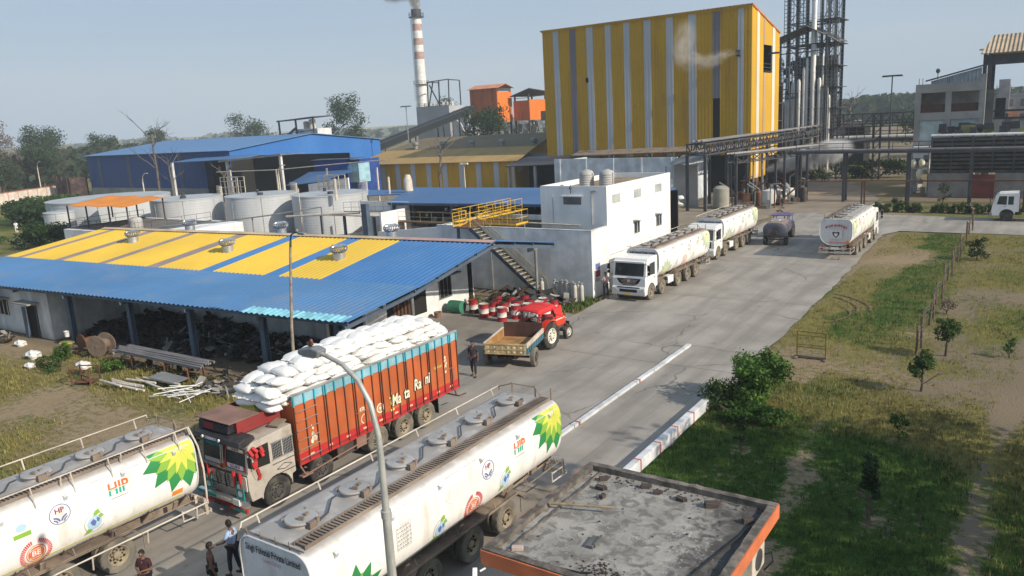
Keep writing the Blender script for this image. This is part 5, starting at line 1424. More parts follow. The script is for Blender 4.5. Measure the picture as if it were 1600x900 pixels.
def person(label, loc, rz, shirt, trousers, legs=((.06, .02), (-.06, -.02)), arms='down', h=1.6, lean=0., sleeves=True, vest=False, group=None, bare=False, head_turn=0., z=0.):
    k = h/1.7
    t_ = thing('person', label, 'person', (loc[0], loc[1], z), rz, group)
    def V(x, y, z_): return (x*k, (y + lean*max(0, z_-.9))*k, z_*k)     # faces -y
    hip = {}; kn = {}; an = {}
    for s, (st, fx) in zip((1, -1), legs):
        hip[s] = V(s*.095, 0, .90); kn[s] = V(s*.11, -st*.8-abs(fx), .49); an[s] = V(s*.115, -st*1.6+.02, .085)
    pel = V(0, 0, .95); bel = V(0, .0, 1.10); ch = V(0, .01, 1.30); nk = V(0, .01, 1.46); hd = V(0, -.01, 1.53)
    sh = {s: V(s*.165, .01, 1.38) for s in (1, -1)}
    A = {'down': {1: (V(.225, .02, 1.12), V(.24, -.05, .87)), -1: (V(-.225, .02, 1.12), V(-.24, -.05, .87))},
         'folded': {1: (V(.24, -.02, 1.13), V(.05, -.22, 1.15)), -1: (V(-.24, -.02, 1.13), V(-.05, -.20, 1.10))},
         'hips': {1: (V(.31, .05, 1.15), V(.17, -.06, .98)), -1: (V(-.31, .05, 1.15), V(-.17, -.06, .98))},
         'reach': {1: (V(.25, -.05, 1.16), V(.20, -.28, 1.05)), -1: (V(-.225, .02, 1.12), V(-.24, -.05, .87))}}[arms]
    body = [[(pel, (.14*k, .10*k)), (bel, (.125*k, .09*k)), (ch, (.15*k, .10*k)), (nk, .052*k), (hd, .05*k)]]
    for s in (1, -1):
        body.append([(pel, (.14*k, .10*k)), (hip[s], .088*k), (kn[s], .056*k), (an[s], .038*k), (V(s*.12, -legs[0 if s > 0 else 1][0]*1.6-.10, .035), .036*k)])
        el, wr = A[s]
        body.append([(ch, (.15*k, .10*k)), (sh[s], .055*k), (el, .04*k), (wr, .027*k)])
        d = (Vector(wr)-Vector(el)).normalized(); palm = Vector(wr)+d*.07*k; body.append([(wr, .027*k), (tuple(palm), (.036*k, .018*k))])
        side = d.cross(Vector((0, 1, 0))).normalized() if abs(d.y) < .9 else Vector((1, 0, 0))
        fwd = side.cross(d).normalized()
        for q, ln in enumerate((.062, .072, .068, .052)):
            b0 = palm + fwd*(-.027+.018*q)*k; b1 = b0+d*ln*.5*k+side*.004*k; b2 = b1+d*ln*.45*k - side*s*.012*k
            body.append([(tuple(palm), (.036*k, .018*k)), (tuple(b0+d*.01*k), .010*k), (tuple(b1), .009*k), (tuple(b2), .007*k)])
        th0 = Vector(wr)+d*.03*k - fwd*.02*k; th1 = th0 + (d*.5-fwd*.8)*.04*k; th2 = th1+(d*.9-fwd*.2)*.03*k
        body.append([(wr, .027*k), (tuple(th0), .013*k), (tuple(th1), .011*k), (tuple(th2), .008*k)])
    hc = Vector(V(0, -.02, 1.62))
    def head(bm):
        M_ = Matrix.Translation(hc) @ Euler((0, 0, head_turn)).to_matrix().to_4x4() @ Matrix.Diagonal((.078*k, .098*k, .118*k, 1))
        r_ = bmesh.ops.create_uvsphere(bm, u_segments=16, v_segments=12, radius=1, matrix=M_)
        for v in r_['verts']:
            q = M_.inverted() @ v.co
            if q.z < -.3: v.co.x = hc.x+(v.co.x-hc.x)*.82; 
        for (x, y, z_, sx_, sy_, sz_) in ((0, -.108, -.005, .013, .018, .022), (.081, .0, -.005, .010, .018, .028), (-.081, 0, -.005, .010, .018, .028), (0, -.094, -.052, .022, .008, .007), (0, -.085, -.088, .024, .02, .02)):
            p = Euler((0, 0, head_turn)).to_matrix() @ Vector((x*k, y*k, z_*k))
            bmesh.ops.create_uvsphere(bm, u_segments=8, v_segments=6, radius=1, matrix=Matrix.Translation(hc+p) @ Euler((0, 0, head_turn)).to_matrix().to_4x4() @ Matrix.Diagonal((sx_*k, sy_*k, sz_*k, 1)))
    b = skin_mesh(body, 'body', M['skin'], t_, head)
    mb = MB()
    for s in (1, -1):
        p = hc + Euler((0, 0, head_turn)).to_matrix() @ Vector((s*.031*k, -.092*k, .012*k)); mb.ell(tuple(p), (.012*k, .006*k, .007*k), 8, 5)
    mb.build('eyes', M['d_white'], t_)
    mb = MB()   # hair cap
    Mr = Euler((0, 0, head_turn)).to_matrix(); vs = []; nu, nv = 18, 8
    for j in range(nv+1):
        for i in range(nu):
            a = 2*PI*i/nu; front = max(0, -math.sin(a)); tmax = 1.9-.95*front
            t2 = tmax*j/nv; d = Vector((math.sin(t2)*math.cos(a)*.086, math.sin(t2)*math.sin(a)*.106, math.cos(t2)*.128))*k
            d *= 1+.05*noise.noise(d*60)
            vs.append(tuple(hc+Mr @ d))
    mb._add(vs, [(j*nu+i, (j+1)*nu+i, (j+1)*nu+(i+1) % nu, j*nu+(i+1) % nu) for j in range(nv) for i in range(nu)], 0, True)
    mb.build('hair', M['hair'], t_)
    if shirt:
        sc_ = [[(V(0, 0, .93), (.155*k, .118*k)), (bel, (.145*k, .108*k)), (ch, (.165*k, .117*k)), (V(0, .01, 1.43), (.085*k, .075*k))]]
        for s in (1, -1):
            el, wr = A[s]; mid = Vector(sh[s]).lerp(Vector(el), .85 if sleeves else .25)
            if not vest: sc_.append([(ch, (.165*k, .117*k)), (sh[s], .070*k), (tuple(mid), .056*k)])
        skin_mesh(sc_, 'shirt', shirt, t_)
    tr = []
    for s in (1, -1):
        kk = Vector(kn[s]).lerp(Vector(an[s]), .82)
        tr.append([(V(0, 0, .96), (.150*k, .112*k)), (hip[s], .100*k), (kn[s], .070*k), (tuple(kk), .058*k)])
    skin_mesh(tr, 'trousers', trousers, t_)
    mb = MB()
    for s, (st, fx) in zip((1, -1), legs):
        f = V(s*.12, -st*1.6-.05, .03); mb.ell(f, (.048*k, .13*k, .042*k), 10, 6)
    mb.build('shoes', M['black_plastic'], t_)
    return t_
cl = lambda n, c: mk(n, c, .85, var=.15, scale=6, bump=.15, bscale=20)
person('man in a pale blue shirt and dark trousers standing before the near tank lorry', (-17.95, 11.75), R(-70), cl('pale_blue_shirt', (.36,.47,.66)), cl('navy_trousers', (.02,.022,.035)), arms='reach', head_turn=R(-20), h=1.62)
person('man in a dark brown sleeveless top seen from behind beside the pale blue shirt', (-17.45, 10.75), R(150), cl('dark_brown_top', (.045,.03,.028)), cl('black_trousers', (.015,.015,.018)), arms='down', vest=True, h=1.6)
person('dark haired person in black and red half hidden behind the left tank lorry', (-18.9, 9.75), R(30), cl('black_red_top', (.05,.018,.02)), cl('dark_trousers', (.02,.02,.025)), arms='folded', h=1.5)
person('thin person in dark clothes walking past the tailgate of the orange truck', (-22.14, 28.55), R(20), cl('dark_shirt', (.04,.03,.035)), cl('dark_lower', (.028,.024,.03)), legs=((.10, .02), (-.10, -.03)), arms='down', h=1.75, sleeves=True)
person('man in a pink shirt leaning at the white wall beside the parked tank lorry', (-23.75, 45.4), R(35), cl('pink_shirt', (.52,.36,.36)), cl('grey_trousers', (.05,.05,.06)), arms='folded', h=1.75)
person('tiny figure in white walking on the far left field', (-117.5, 51.0), R(60), cl('white_kurta', (.75,.75,.73)), cl('white_pyjama', (.72,.72,.70)), arms='down', h=1.8, legs=((.08, .02), (-.08, -.02)))
# bird on the lamp
bd = thing('bird', 'small brown bird perched on the arched street lamp', 'bird', (-9.52, 8.1, 8.60), R(60))
M['bird'] = mk('brown_feathers', (.20,.10,.08), .8, var=.3, scale=20)
mb = MB(); mb.tube([(0, -.10, .13), (0, -.06, .11), (0, .0, .075), (0, .08, .05), (0, .15, .03)], [.012, .035, .048, .035, .010], 10); mb.ell((0, -.085, .145), (.026, .030, .026), 10, 8); mb.tube([(0, .10, .045), (0, .22, -.01)], [.022, .012], 6)
for s in (-1, 1): mb.ell((s*.036, .03, .07), (.012, .075, .032), 8, 6); mb.rod((s*.014, .0, .04), (s*.016, -.005, 0), .004, 5)
mb.build('body', M['bird'], bd)
mb = MB(); mb.rod((0, -.11, .142), (0, -.145, .137), .007, 6, .001); mb.build('beak', M['amber'], bd)
# ------------------------------------------------------------------ helper for buildings given in world metres
class Bd:
    def __init__(s, name, label, cat, loc, group=None):
        s.o = thing(name, label, cat, loc, 0, group); s.loc = loc
    def add(s, nm, mb, mat, parent=None, **k):
        return mb.build(nm, mat, parent or s.o, off=s.loc, **k)

# ------------------------------------------------------------------ workshop with the blue and yellow roof
W = Bd('workshop', 'long workshop shed with a blue and yellow corrugated roof and open front full of scrap', 'workshop', (-42, 23.5, 0))
RR = [(-25.8, 24.2, 3.34), (-25.8, 29.2, 3.93), (-25.8, 36.1, 5.2), (-25.8, 42.8, 4.07)]
RL = [(-64.5, 21.3, 3.34), (-63.8, 26.4, 3.93), (-61.8, 33.3, 5.2), (-61.5, 40.0, 4.07)]
def roofp(seg, u, v):
    a = Vector(RR[seg]).lerp(Vector(RL[seg]), u); b = Vector(RR[seg+1]).lerp(Vector(RL[seg+1]), u); return a.lerp(b, v)
M['roof_blue'] = mk('roof_blue', (.072,.185,.37), .5, var=.10, scale=.15, dirt=(.15,.21,.30), damt=.6, dscale=.35, bump=.05, spec=.4)
M['roof_blue2'] = mk('roof_blue_upper', (.055,.175,.40), .5, var=.10, scale=.15, dirt=(.12,.2,.36), damt=.3, dscale=.3, bump=.05)
M['roof_yellow'] = mk('roof_yellow', (.68,.46,.055), .55, var=.10, scale=.2, dirt=(.45,.30,.07), damt=.35, dscale=.4, bump=.05)
M['roof_strip'] = mk('roof_mauve_strip', (.24,.20,.20), .7, var=.1, dirt=(.3,.25,.2), damt=.4)
M['roof_clear'] = mk('clear_sheet', (.22,.52,.62), .35, var=.25, scale=1.5)
M['ridge_buff'] = mk('ridge_buff', (.55,.42,.26), .6, dirt=(.4,.28,.2), damt=.4)
M['ridge_pink'] = mk('ridge_pink', (.48,.30,.25), .6, dirt=(.4,.28,.2), damt=.4)
LU = 37.6
def corr_panel(mb, seg, u0, u1, v0, v1, mi, lift=0., nv=3, amp=.036, pitch=.36):
    """corrugated sheet running up the slope between distances u0..u1 (m from the east edge)"""
    n = max(4, int((u1-u0)/pitch*6))
    def fn(a, b):
        u = u0+(u1-u0)*a; p = roofp(seg, u/LU, v0+(v1-v0)*b); p = p.copy(); p.z += lift + amp*math.sin(2*PI*u/pitch); return tuple(p)
    mb.grid(fn, n, nv, mi)
mb = MB(); corr_panel(mb, 0, 0, LU, 0, 1.03, 0, .03, 3)
rf = W.add('roof', mb, [M['roof_blue']])
mb = MB()
def edge_u(px):    # distance along the ridge
    return px
seq = [(0, 6.76, 0), (6.76, 9.8, 1), (9.8, 10.95, 0), (10.95, 15.2, 1), (15.2, 16.45, 0), (16.45, 20.4, 1), (20.4, 21.5, 2), (21.5, 25.6, 1), (25.6, 26.5, 2), (26.5, 30.6, 1), (30.6, 31.4, 2), (31.4, 35.5, 1), (35.5, 36.1, 2), (36.1, LU, 1)]
for a, b, mi in seq: corr_panel(mb, 1, a, b, 0, 1, mi, .0, 3)
ur = W.add('roof', mb, [M['roof_blue2'], M['roof_yellow'], M['roof_strip']])
mb = MB(); corr_panel(mb, 2, 0, LU, 0, 1, 0, .0, 2); W.add('roof', mb, [M['roof_blue2']])
mb = MB()   # ridge cap
for (u0, u1, mi) in ((0, .18, 1), (.18, 1, 0)):
    a = roofp(1, u0, 1); b = roofp(1, u1, 1)
    mb.prism([(0, 0)], 'x', 0, 0) if False else None
    for d0, d1 in ((-.42, 0), (0, .42)):
        z0 = .07 - abs(d0)*.17; z1 = .07 - abs(d1)*.17
        mb.quad((a.x, a.y+d0, a.z+z0), (a.x, a.y+d1, a.z+z1), (b.x, b.y+d1, b.z+z1), (b.x, b.y+d0, b.z+z0), mi)
W.add('ridge_cap', mb, [M['ridge_buff'], M['ridge_pink']], ur)
mb = MB()   # translucent sheets along the front eave
for a, b in ((.35, 3.3), (3.4, 6.6)): corr_panel(mb, 0, a, b, -.02, .14, 0, .045, 2)
W.add('clear_roof_sheet', mb, [M['roof_clear']], rf)
# purlins and gable rafters
mb = MB()
for seg, vs_ in ((0, (0.02, .5, .97)), (1, (.25, .5, .75, .98)), (2, (.3, .6, .97))):
    for v in vs_:
        a = roofp(seg, 0.002, v); b = roofp(seg, .998, v); mb.beam((a.x, a.y, a.z-.12), (b.x, b.y, b.z-.12), .07, .12)
for u in (0.006, .15, .29, .43, .57, .71, .86, .995):
    for seg in (0, 1, 2):
        a = roofp(seg, u, 0); b = roofp(seg, u, 1); mb.beam((a.x, a.y, a.z-.28), (b.x, b.y, b.z-.28), .12, .18)
W.add('rafters', mb, M['steel_blue'])
def eave_y(x): return 24.2 - .075*(-25.8-x)
colx = [-49.0, -43.1, -37.9, -32.4, -27.4]
for x in colx:
    mb = MB(); y = eave_y(x)+.85
    mb.box(x-.16, x+.16, y-.02, y+.02, 0, 3.28); mb.box(x-.16, x+.16, y+.22, y+.26, 0, 3.28); mb.box(x-.03, x+.03, y+.021, y+.219, 0, 3.28); mb.box(x-.25, x+.25, y-.1, y+.34, 0, .03)
    W.add('column', mb, M['steel_blue'])
for (x, y, h) in ((-27.4, 30.4, 3.9), (-27.6, 43.0, 3.75), (-45, 41.4, 3.85)):
    mb = MB(); mb.rod((x, y, 0), (x, y, h), .10, 10); mb.box(x-.06, x+.06, y-.9, y+.2, h-.28, h-.05); W.add('column', mb, M['steel_grey'])
# walls
mb = MB(); mb.box(-62, -50.6, 22.95, 23.15, 0, 3.2); mb.box(-50.8, -50.6, 23.16, 31.0, 0, 3.45); mb.box(-50.59, -32.3, 28.7, 28.9, 0, 3.7); mb.box(-61.8, -61.6, 23.16, 38, 0, 3.6)
wl = W.add('wall', mb, M['white_old'])
mb = MB(); mb.box(-32.0, -31.8, 31.21, 41.6, 0, 3.1); mb.prism([(31.21, 3.11), (41.6, 3.11), (41.6, 3.9), (36.1, 4.75), (31.21, 3.95)], 'x', -32.0, -31.8); mb.box(-45, -32.01, 41.4, 41.6, 0, 3.7); W.add('wall', mb, M['white_wall'])
mb = MB(); mb.box(-31.79, -31.74, 37.9, 39.1, .95, 2.25); wn = W.add('window', mb, M['interior'])
mb = MB()
for q in range(4): mb.box(-31.74, -31.71, 37.9+q*.39, 37.94+q*.39, .95, 2.25)
mb.box(-31.745, -31.705, 37.85, 39.15, 2.25, 2.31); mb.box(-31.745, -31.705, 37.85, 39.15, .89, .95); W.add('frame', mb, M['steel_grey'], wn)
mb = MB(); mb.box(-31.79, -31.1, 37.6, 39.5, 2.42, 2.50); W.add('awning', mb, M['concrete_dark'], wn)
mb = MB(); mb.box(-31.79, -31.70, 41.0, 41.35, 0, 2.9); W.add('dark_gap', mb, M['interior'])  # near-black strip, the dark gap at the wall corner put into colour
# left room: window and door
mb = MB(); mb.box(-58.2, -56.0, 22.90, 22.96, 1.1, 2.1); wn = W.add('window', mb, M['interior'])
mb = MB()
for q in range(5): mb.box(-58.2+q*.54, -58.16+q*.54, 22.86, 22.90, 1.1, 2.1)
W.add('frame', mb, M['white_trim'], wn)
mb = MB(); mb.box(-58.6, -55.6, 22.25, 22.95, 2.25, 2.33); W.add('awning', mb, M['concrete'], wn)
mb = MB(); mb.box(-53.3, -52.2, 22.89, 22.96, .02, 2.05); dr = W.add('door', mb, M['interior'])
mb = MB(); mb.box(-53.3, -52.9, 22.55, 22.59, .02, 2.0); mb.box(-53.33, -53.3, 22.84, 22.9, 0, 2.1); mb.box(-52.2, -52.17, 22.84, 22.9, 0, 2.1); W.add('door_leaf', mb, M['steel_blue'], dr)
mb = MB(); mb.box(-53.9, -51.7, 22.2, 22.95, 2.25, 2.33); W.add('awning', mb, M['concrete'], dr)
# open shelter room on the east side
mb = MB(); mb.box(-33.2, -32.01, 31.8, 37.2, .01, .35); W.add('plinth', mb, M['concrete'])
mb = MB(); mb.box(-32.02, -31.78, 33.0, 36.6, .4, 2.6); W.add('opening', mb, M['interior'])
mb = MB()
for q in range(5): mb.rod((-31.75, 33.6+q*.32, .4), (-31.75, 33.6+q*.32, 1.5+.2*math.sin(q*2)), .09, 8)
W.add('gas_bottle', mb, M['rust'], each=True)
# turbine ventilators
def ventilator(p, parent):
    mb = MB(); x, y, z = p
    mb.lathe([(.36, -.35), (.36, .25), (.34, .26)], (x, y, z), n=20)
    b = W.add('ventilator', mb, M['galv'], parent)
    mb = MB()
    for k in range(20):
        a = 2*PI*k/20; pts = []
        for q in range(7):
            t_ = q/6; r_ = .30+.20*math.sin(t_*PI); a2 = a+.25*t_; pts.append((x+r_*math.cos(a2), y+r_*math.sin(a2), z+.27+.42*t_))
        for p0, p1 in zip(pts, pts[1:]): mb.beam(p0, p1, .012, .11)
    mb.lathe([(.42, .0), (.46, .03), (.30, .09), (.001, .13)], (x, y, z+.60), n=20)
    W.add('ventilator_head', mb, M['chrome'], b)
for u, v, sg in ((8.3, .46, 1), (18.2, .50, 1), (29.4, .62, 1)):
    p = roofp(sg, u/LU, v); ventilator((p.x, p.y, p.z+.12), ur)
for u in (9.3, 19.5, 29.5): p = roofp(2, u/LU, .25); ventilator((p.x, p.y, p.z+.15), ur)

# ------------------------------------------------------------------ scrap in and before the workshop
def junk(name, label, region, n, zmax, mats, smin=.15, smax=.9, seed=1, heap=None):
    rj = random.Random(seed); mb = MB()
    for k in range(n):
        x = rj.uniform(region[0], region[1]); y = rj.uniform(region[2], region[3])
        hz_ = heap(x, y) if heap else zmax; z = rj.uniform(0, 1)**.8*hz_
        s = rj.uniform(smin, smax); t_ = rj.random(); mi = rj.randrange(len(mats))
        rot = (rj.uniform(-.7, .7), rj.uniform(-.7, .7), rj.uniform(0, 3))
        if t_ < .3: mb.obox((x, y, z+.1), (s, s*rj.uniform(.3, .9), s*rj.uniform(.1, .5)), rot, mi)
        elif t_ < .5: mb.obox((x, y, z+.1), (s*1.4, s*rj.uniform(.5, 1), .02), rot, mi)
        elif t_ < .78:
            d = Vector((rj.gauss(0, 1), rj.gauss(0, .6), rj.gauss(0, .3))).normalized()*s*1.1; mb.rod((x-d.x, y-d.y, max(.03, z-d.z)), (x+d.x, y+d.y, max(.05, z+d.z)), rj.uniform(.015, .07), 6, mi=mi)
        elif t_ < .9:
            mb.ell((x, y, z+.05), (s*.4, s*.3, s*.25), 8, 5, mi, .5)
        else: mb.lathe([(s*.4, 0), (s*.42, .05), (s*.3, .07), (s*.3, .02)], (x, y, z), n=14, mi=mi)
    o = mb.build(name, mats); return tag(o, label, 'scrap', kind='stuff')
dk = [mk('scrap_black', (.018,.017,.016), .8), mk('scrap_brown', (.035,.024,.018), .9), mk('scrap_grey', (.055,.055,.055), .8), mk('scrap_rust', (.05,.028,.019), .9), mk('scrap_pale', (.26,.25,.23), .8)]
heap = lambda x, y: .15 + 1.15*max(0, min(1, (y-24.5)/3.6))*(.6+.5*noise.noise(Vector((x*.4, y*.4, 3))))
junk('scrap_heap', 'dark jumbled heap of machine scrap inside the left bays of the workshop', (-50, -43.5, 24.5, 28.4), 420, 2, dk[:4], .15, .75, 1, heap)
junk('scrap_heap', 'dark jumbled heap of machine scrap inside the middle bays of the workshop', (-43.2, -37.6, 24.6, 28.4), 420, 2, dk, .15, .75, 2, heap)
junk('scrap_heap', 'heap of scrap and old fittings inside the right bays of the workshop', (-37.3, -29, 25.2, 28.5), 480, 2, dk, .15, .7, 3, lambda x, y: heap(x, y)*.75)
junk('rubble', 'pale bags and rubble scattered at the corner of the pipe stacks', (-33.5, -30.6, 21.0, 22.6), 70, .25, dk[2:], .1, .45, 4)
junk('rubble', 'small litter of stones and rods along the front of the workshop', (-47, -31, 21.6, 24.0), 150, .12, dk, .08, .4, 5)
junk('rubble', 'grey slabs and rubbish among the weeds behind the drums', (-30.4, -25.4, 41.6, 43.6), 80, .45, dk[2:], .2, 1.0, 6)
junk('rubble', 'litter and sacks by the door at the left end of the workshop', (-58, -53, 21.0, 22.1), 40, .2, dk, .15, .5, 7)
# cable drum
cd = thing('cable_drum', 'upright wooden cable drum standing in the weeds', 'cable drum', (-44.0, 22.4, 0), R(22))
M['wood_old'] = mk('weathered_wood', (.20,.15,.11), .9, var=.3, scale=3, dirt=(.08,.06,.05), damt=.5, dscale=3)
for q, s in enumerate((-.38, .38)):
    mb = MB(); mb.lathe([(.001, -.03), (.62, -.03), (.64, 0), (.62, .03), (.001, .03)], (0, s, .64), 'y', 32)
    for k in range(5): mb.box(-.6+k*.25, -.58+k*.25, s-.036, s+.036, .64-math.sqrt(max(0, .6**2-(-.59+k*.25)**2)), .64+math.sqrt(max(0, .6**2-(-.59+k*.25)**2)))
    mb.lathe([(.001, -.06), (.09, -.06), (.09, .06), (.001, .06)], (0, s, .64), 'y', 14); mb.build('flange', M['wood_old'], cd)
mb = MB(); mb.lathe([(.32, -.34), (.32, .34)], (0, 0, .64), 'y', 24); mb.build('core', M['wood_old'], cd)
cd2 = thing('cable_drum', 'broken dark drum lying half hidden left of the upright one', 'cable drum', (-46.2, 22.3, 0), 0)
mb = MB(); mb.lathe([(.001, -.03), (.52, -.03), (.54, 0), (.52, .03), (.001, .03)], (0, .1, .5), 'y', 24); mb.build('flange', M['rust'], cd2)
mb = MB(); mb.lathe([(.25, -.3), (.25, .3)], (0, .42, .5), 'y', 18); mb.build('core', M['rust'], cd2)
# grey pipes on trestles
pr_ = thing('trestle', 'rusty trestle under the long grey pipes', 'trestle', (-37.5, 22.2, 0))
mb = MB()
for x in (-2.4, .6, 2.6):
    for y in (-.45, .45): mb.box(x-.05, x+.05, y-.05, y+.05, 0, .62)
    mb.box(x-.06, x+.06, -.6, .6, .62, .70)
mb.build('frame', M['rust'], pr_)
rp = random.Random(8)
M['pipe_grey'] = mk('grey_pipe', (.23,.22,.22), .5, metal=.2, var=.15, dirt=(.14,.12,.11), damt=.5)
for k in range(16):
    y = 21.75+ (k % 8)*.125; z = .76+.12*(k//8)
    mb = MB(); x0 = -41.5+rp.uniform(-.4, .5); mb.rod((0, 0, 0), (7.2+rp.uniform(-.6, .6), rp.uniform(-.25, .1), rp.uniform(-.03, .03)), .052, 10)
    o = mb.build('steel_pipe', M['pipe_grey']); o.location = (x0, y, z); o.rotation_euler = (0, 0, R(2)); tag(o, 'long grey steel pipe in the bundle on the rusty trestle', 'pipe', None, None); o['group'] = 'grey pipes on the trestle'
for k, (x, y, a, L) in enumerate([(-38.6, 19.9, 2, 2.6), (-38.3, 19.75, 6, 2.2), (-38.9, 20.05, -3, 2.4), (-38.0, 19.6, 3, 2.5), (-37.8, 20.2, 8, 2.1), (-37.4, 20.5, -6, 2.8), (-38.2, 19.4, 5, 2.3), (-37.2, 20.75, 1, 3.0), (-38.6, 19.3, -2, 2.0)]):
    mb = MB(); mb.rod((0, 0, 0), (L, 0, 0), .06, 10); o = mb.build('white_pipe', M['white_trim']); o.location = (x, y, .07+.11*(k//4)); o.rotation_euler = (0, rp.uniform(-.03, .03), R(a)); tag(o, 'short dirty white pipe in the low stack before the trestle', 'pipe'); o['group'] = 'short white pipes on the ground'
for k in range(18):
    mb = MB(); L = rp.uniform(1.0, 2.0); mb.rod((-L/2, 0, 0), (L/2, 0, 0), .022, 6); o = mb.build('white_rod', M['d_white']); o.location = (-32.9+rp.uniform(-.8, .8), 20.2+rp.uniform(-.5, .5), .06+k*.018); o.rotation_euler = (0, rp.uniform(-.12, .12), rp.uniform(-.4, 1.6)); tag(o, 'thin white rod in the jumbled pile beside the orange truck', 'rod'); o['group'] = 'thin white rods in a jumbled pile'
mb = MB(); mb.obox((0, 0, 0), (1.7, .9, .05), (0, .12, .2)); o = mb.build('metal_sheet', M['steel_grey']); o.location = (-35.4, 21.0, .35); tag(o, 'pale grey metal sheet leaning under the pipe bundle', 'metal sheet')
# rusty frame, white bundle and other finds
rf_ = thing('rusty_frame', 'small rusty welded frame standing in the weeds', 'metal frame', (-39.8, 19.2, 0), R(25))
mb = MB()
for (x, y) in ((-.5, -.35), (.5, -.35), (.5, .35), (-.5, .35)): mb.beam((x, y, 0), (x*1.1, y*1.1, .85), .06, .06)
mb.beam((-.55, -.38, .8), (.55, -.38, .8), .05, .05); mb.beam((-.55, .38, .8), (.55, .38, .8), .05, .05); mb.beam((-.55, -.38, .82), (-.55, .38, .82), .05, .05); mb.beam((.5, -.35, .4), (-.5, .35, .3), .05, .05); mb.box(-.5, .5, -.3, .3, .1, .14)
mb.build('frame', M['rust'], rf_)
for (x, y, z, s, lb) in ((-41.2, 19.9, .55, .38, 'crumpled white bundle on the rusty frame'), (-47.5, 20.3, .22, .42, 'lumpy white sack lying among the weeds on the left'), (-45.6, 19.2, .14, .28, 'small pale sack lying beside the thin green pole'), (-51.5, 21.4, .12, .35, 'pale sack by the left wall of the workshop')):
    mb = MB(); mb.ell((0, 0, 0), (s, s*.75, s*.6), 16, 10, 0, .6); o = mb.build('white_bundle', M['sack']); o.location = (x+.0, y, z); tag(o, lb, 'bundle')
mb = MB(); mb.lathe([(.001, 0), (.12, 0), (.15, .34), (.16, .35), (.13, .34), (.10, .02)], n=18); o = mb.build('bucket', M['d_white']); o.location = (-48.6, 22.8, .5); tag(o, 'white bucket on the junk at the left bay of the workshop', 'bucket')
mb = MB(); mb.ell((0, 0, 0), (.62, .35, .07), 18, 6, 0, .2); o = mb.build('yellow_tray', mk('dull_yellow', (.40,.34,.10), .8)); o.location = (-47.7, 22.3, .35); tag(o, 'dull yellow dished sheet before the left bay of the workshop', 'tray')
mb = MB(); mb.rod((-1.3, 0, 0), (1.3, .2, .1), .018, 6); o = mb.build('thin_pole', M['leaf']); o.location = (-43.6, 18.9, .15); tag(o, 'thin greenish pole lying across the weeds', 'pole')
mb = MB(); mb.lathe([(.001, 0), (.38, 0), (.40, .25), (.40, .75), (.38, 1.0), (.001, 1.0)], axis='x', n=24); o = mb.build('green_drum', mk('green_plastic', (.05,.20,.13), .5)); o.location = (-31.35, 38.4, .40); tag(o, 'green plastic drum lying on its side by the workshop wall', 'drum')
mb = MB(); mb.lathe([(.001, 0), (.20, 0), (.24, .35), (.25, .37), (.22, .36), (.18, .03)], n=18); o = mb.build('tub', M['brown_dust']); o.location = (-31.2, 36.9, 0); tag(o, 'small brownish tub at the corner of the workshop wall', 'tub')

# ------------------------------------------------------------------ red and white drums
M['drum_red'] = mk('drum_red', (.36,.025,.03), .4, var=.12, dirt=(.20,.05,.04), damt=.4, dscale=3); M['drum_white'] = mk('drum_white', (.70,.68,.65), .45, dirt=(.35,.3,.27), damt=.4, dscale=3); M['drum_dark'] = mk('drum_dark', (.06,.03,.03), .6)
def drum(lab, cols_, grp):
    t_ = thing('oil_drum', lab, 'drum', (0, 0, 0), 0, grp)
    mb = MB(); r_ = .29
    prof = [(.001, .0), (r_, .0), (r_+.008, .015), (r_, .03), (r_, .27), (r_+.012, .285), (r_, .30), (r_, .56), (r_+.012, .575), (r_, .59), (r_, .84), (r_+.008, .855), (r_+.004, .87), (r_-.02, .865), (r_-.02, .85), (.001, .85)]
    mis = []
    for a, b in zip(prof, prof[1:]):
        zm = (a[1]+b[1])/2; mis.append(cols_[0] if zm < .28 else cols_[1] if zm < .57 else cols_[2])
    for q in range(len(mis)-3, len(mis)): mis[q] = cols_[3]
    mb.lathe(prof, n=28, mis=mis); mb.build('body', [M['drum_red'], M['drum_white'], M['drum_dark']], t_)
    mb = MB(); mb.lathe([(.035, .85), (.035, .875), (.001, .875)], (.17, 0, 0), n=10); mb.build('bung', M['drum_dark'], t_); return t_
GD = 'red and white drums by the tractor'
d1 = drum('red drum with a white middle band and white lid in the group behind the tractor', (0, 1, 0, 1), GD)
d2 = drum('dull red drum with a grimy dark lid in the crowd behind the tractor', (0, 1, 0, 2), GD)
dpos = [(-28.45, 38.1, 0), (-26.85, 37.75, 0), (-27.5, 38.9, 1), (-26.4, 38.6, 0), (-25.9, 39.2, 0), (-27.0, 39.5, 1), (-28.3, 39.3, 1), (-25.5, 39.9, 0), (-26.4, 40.1, 1), (-27.9, 40.3, 1), (-28.9, 40.2, 1), (-25.1, 38.7, 1), (-27.3, 41.0, 1), (-25.8, 40.8, 0), (-24.8, 39.5, 0), (-28.2, 38.8, 1), (-24.9, 40.6, 1)]
first = {0: True, 1: True}
for x, y, k in dpos:
    if first[k]: (d1, d2)[k].location = (x, y, 0); first[k] = False
    else: dup((d1, d2)[k], (x, y, 0), random.uniform(0, 6))
d3 = drum('dark drum with red top and white band at the left of the drum group', (2, 1, 0, 0), GD); d3.location = (-29.75, 38.75, 0)
d3['group'] = 'lone drum'; del d3['group']
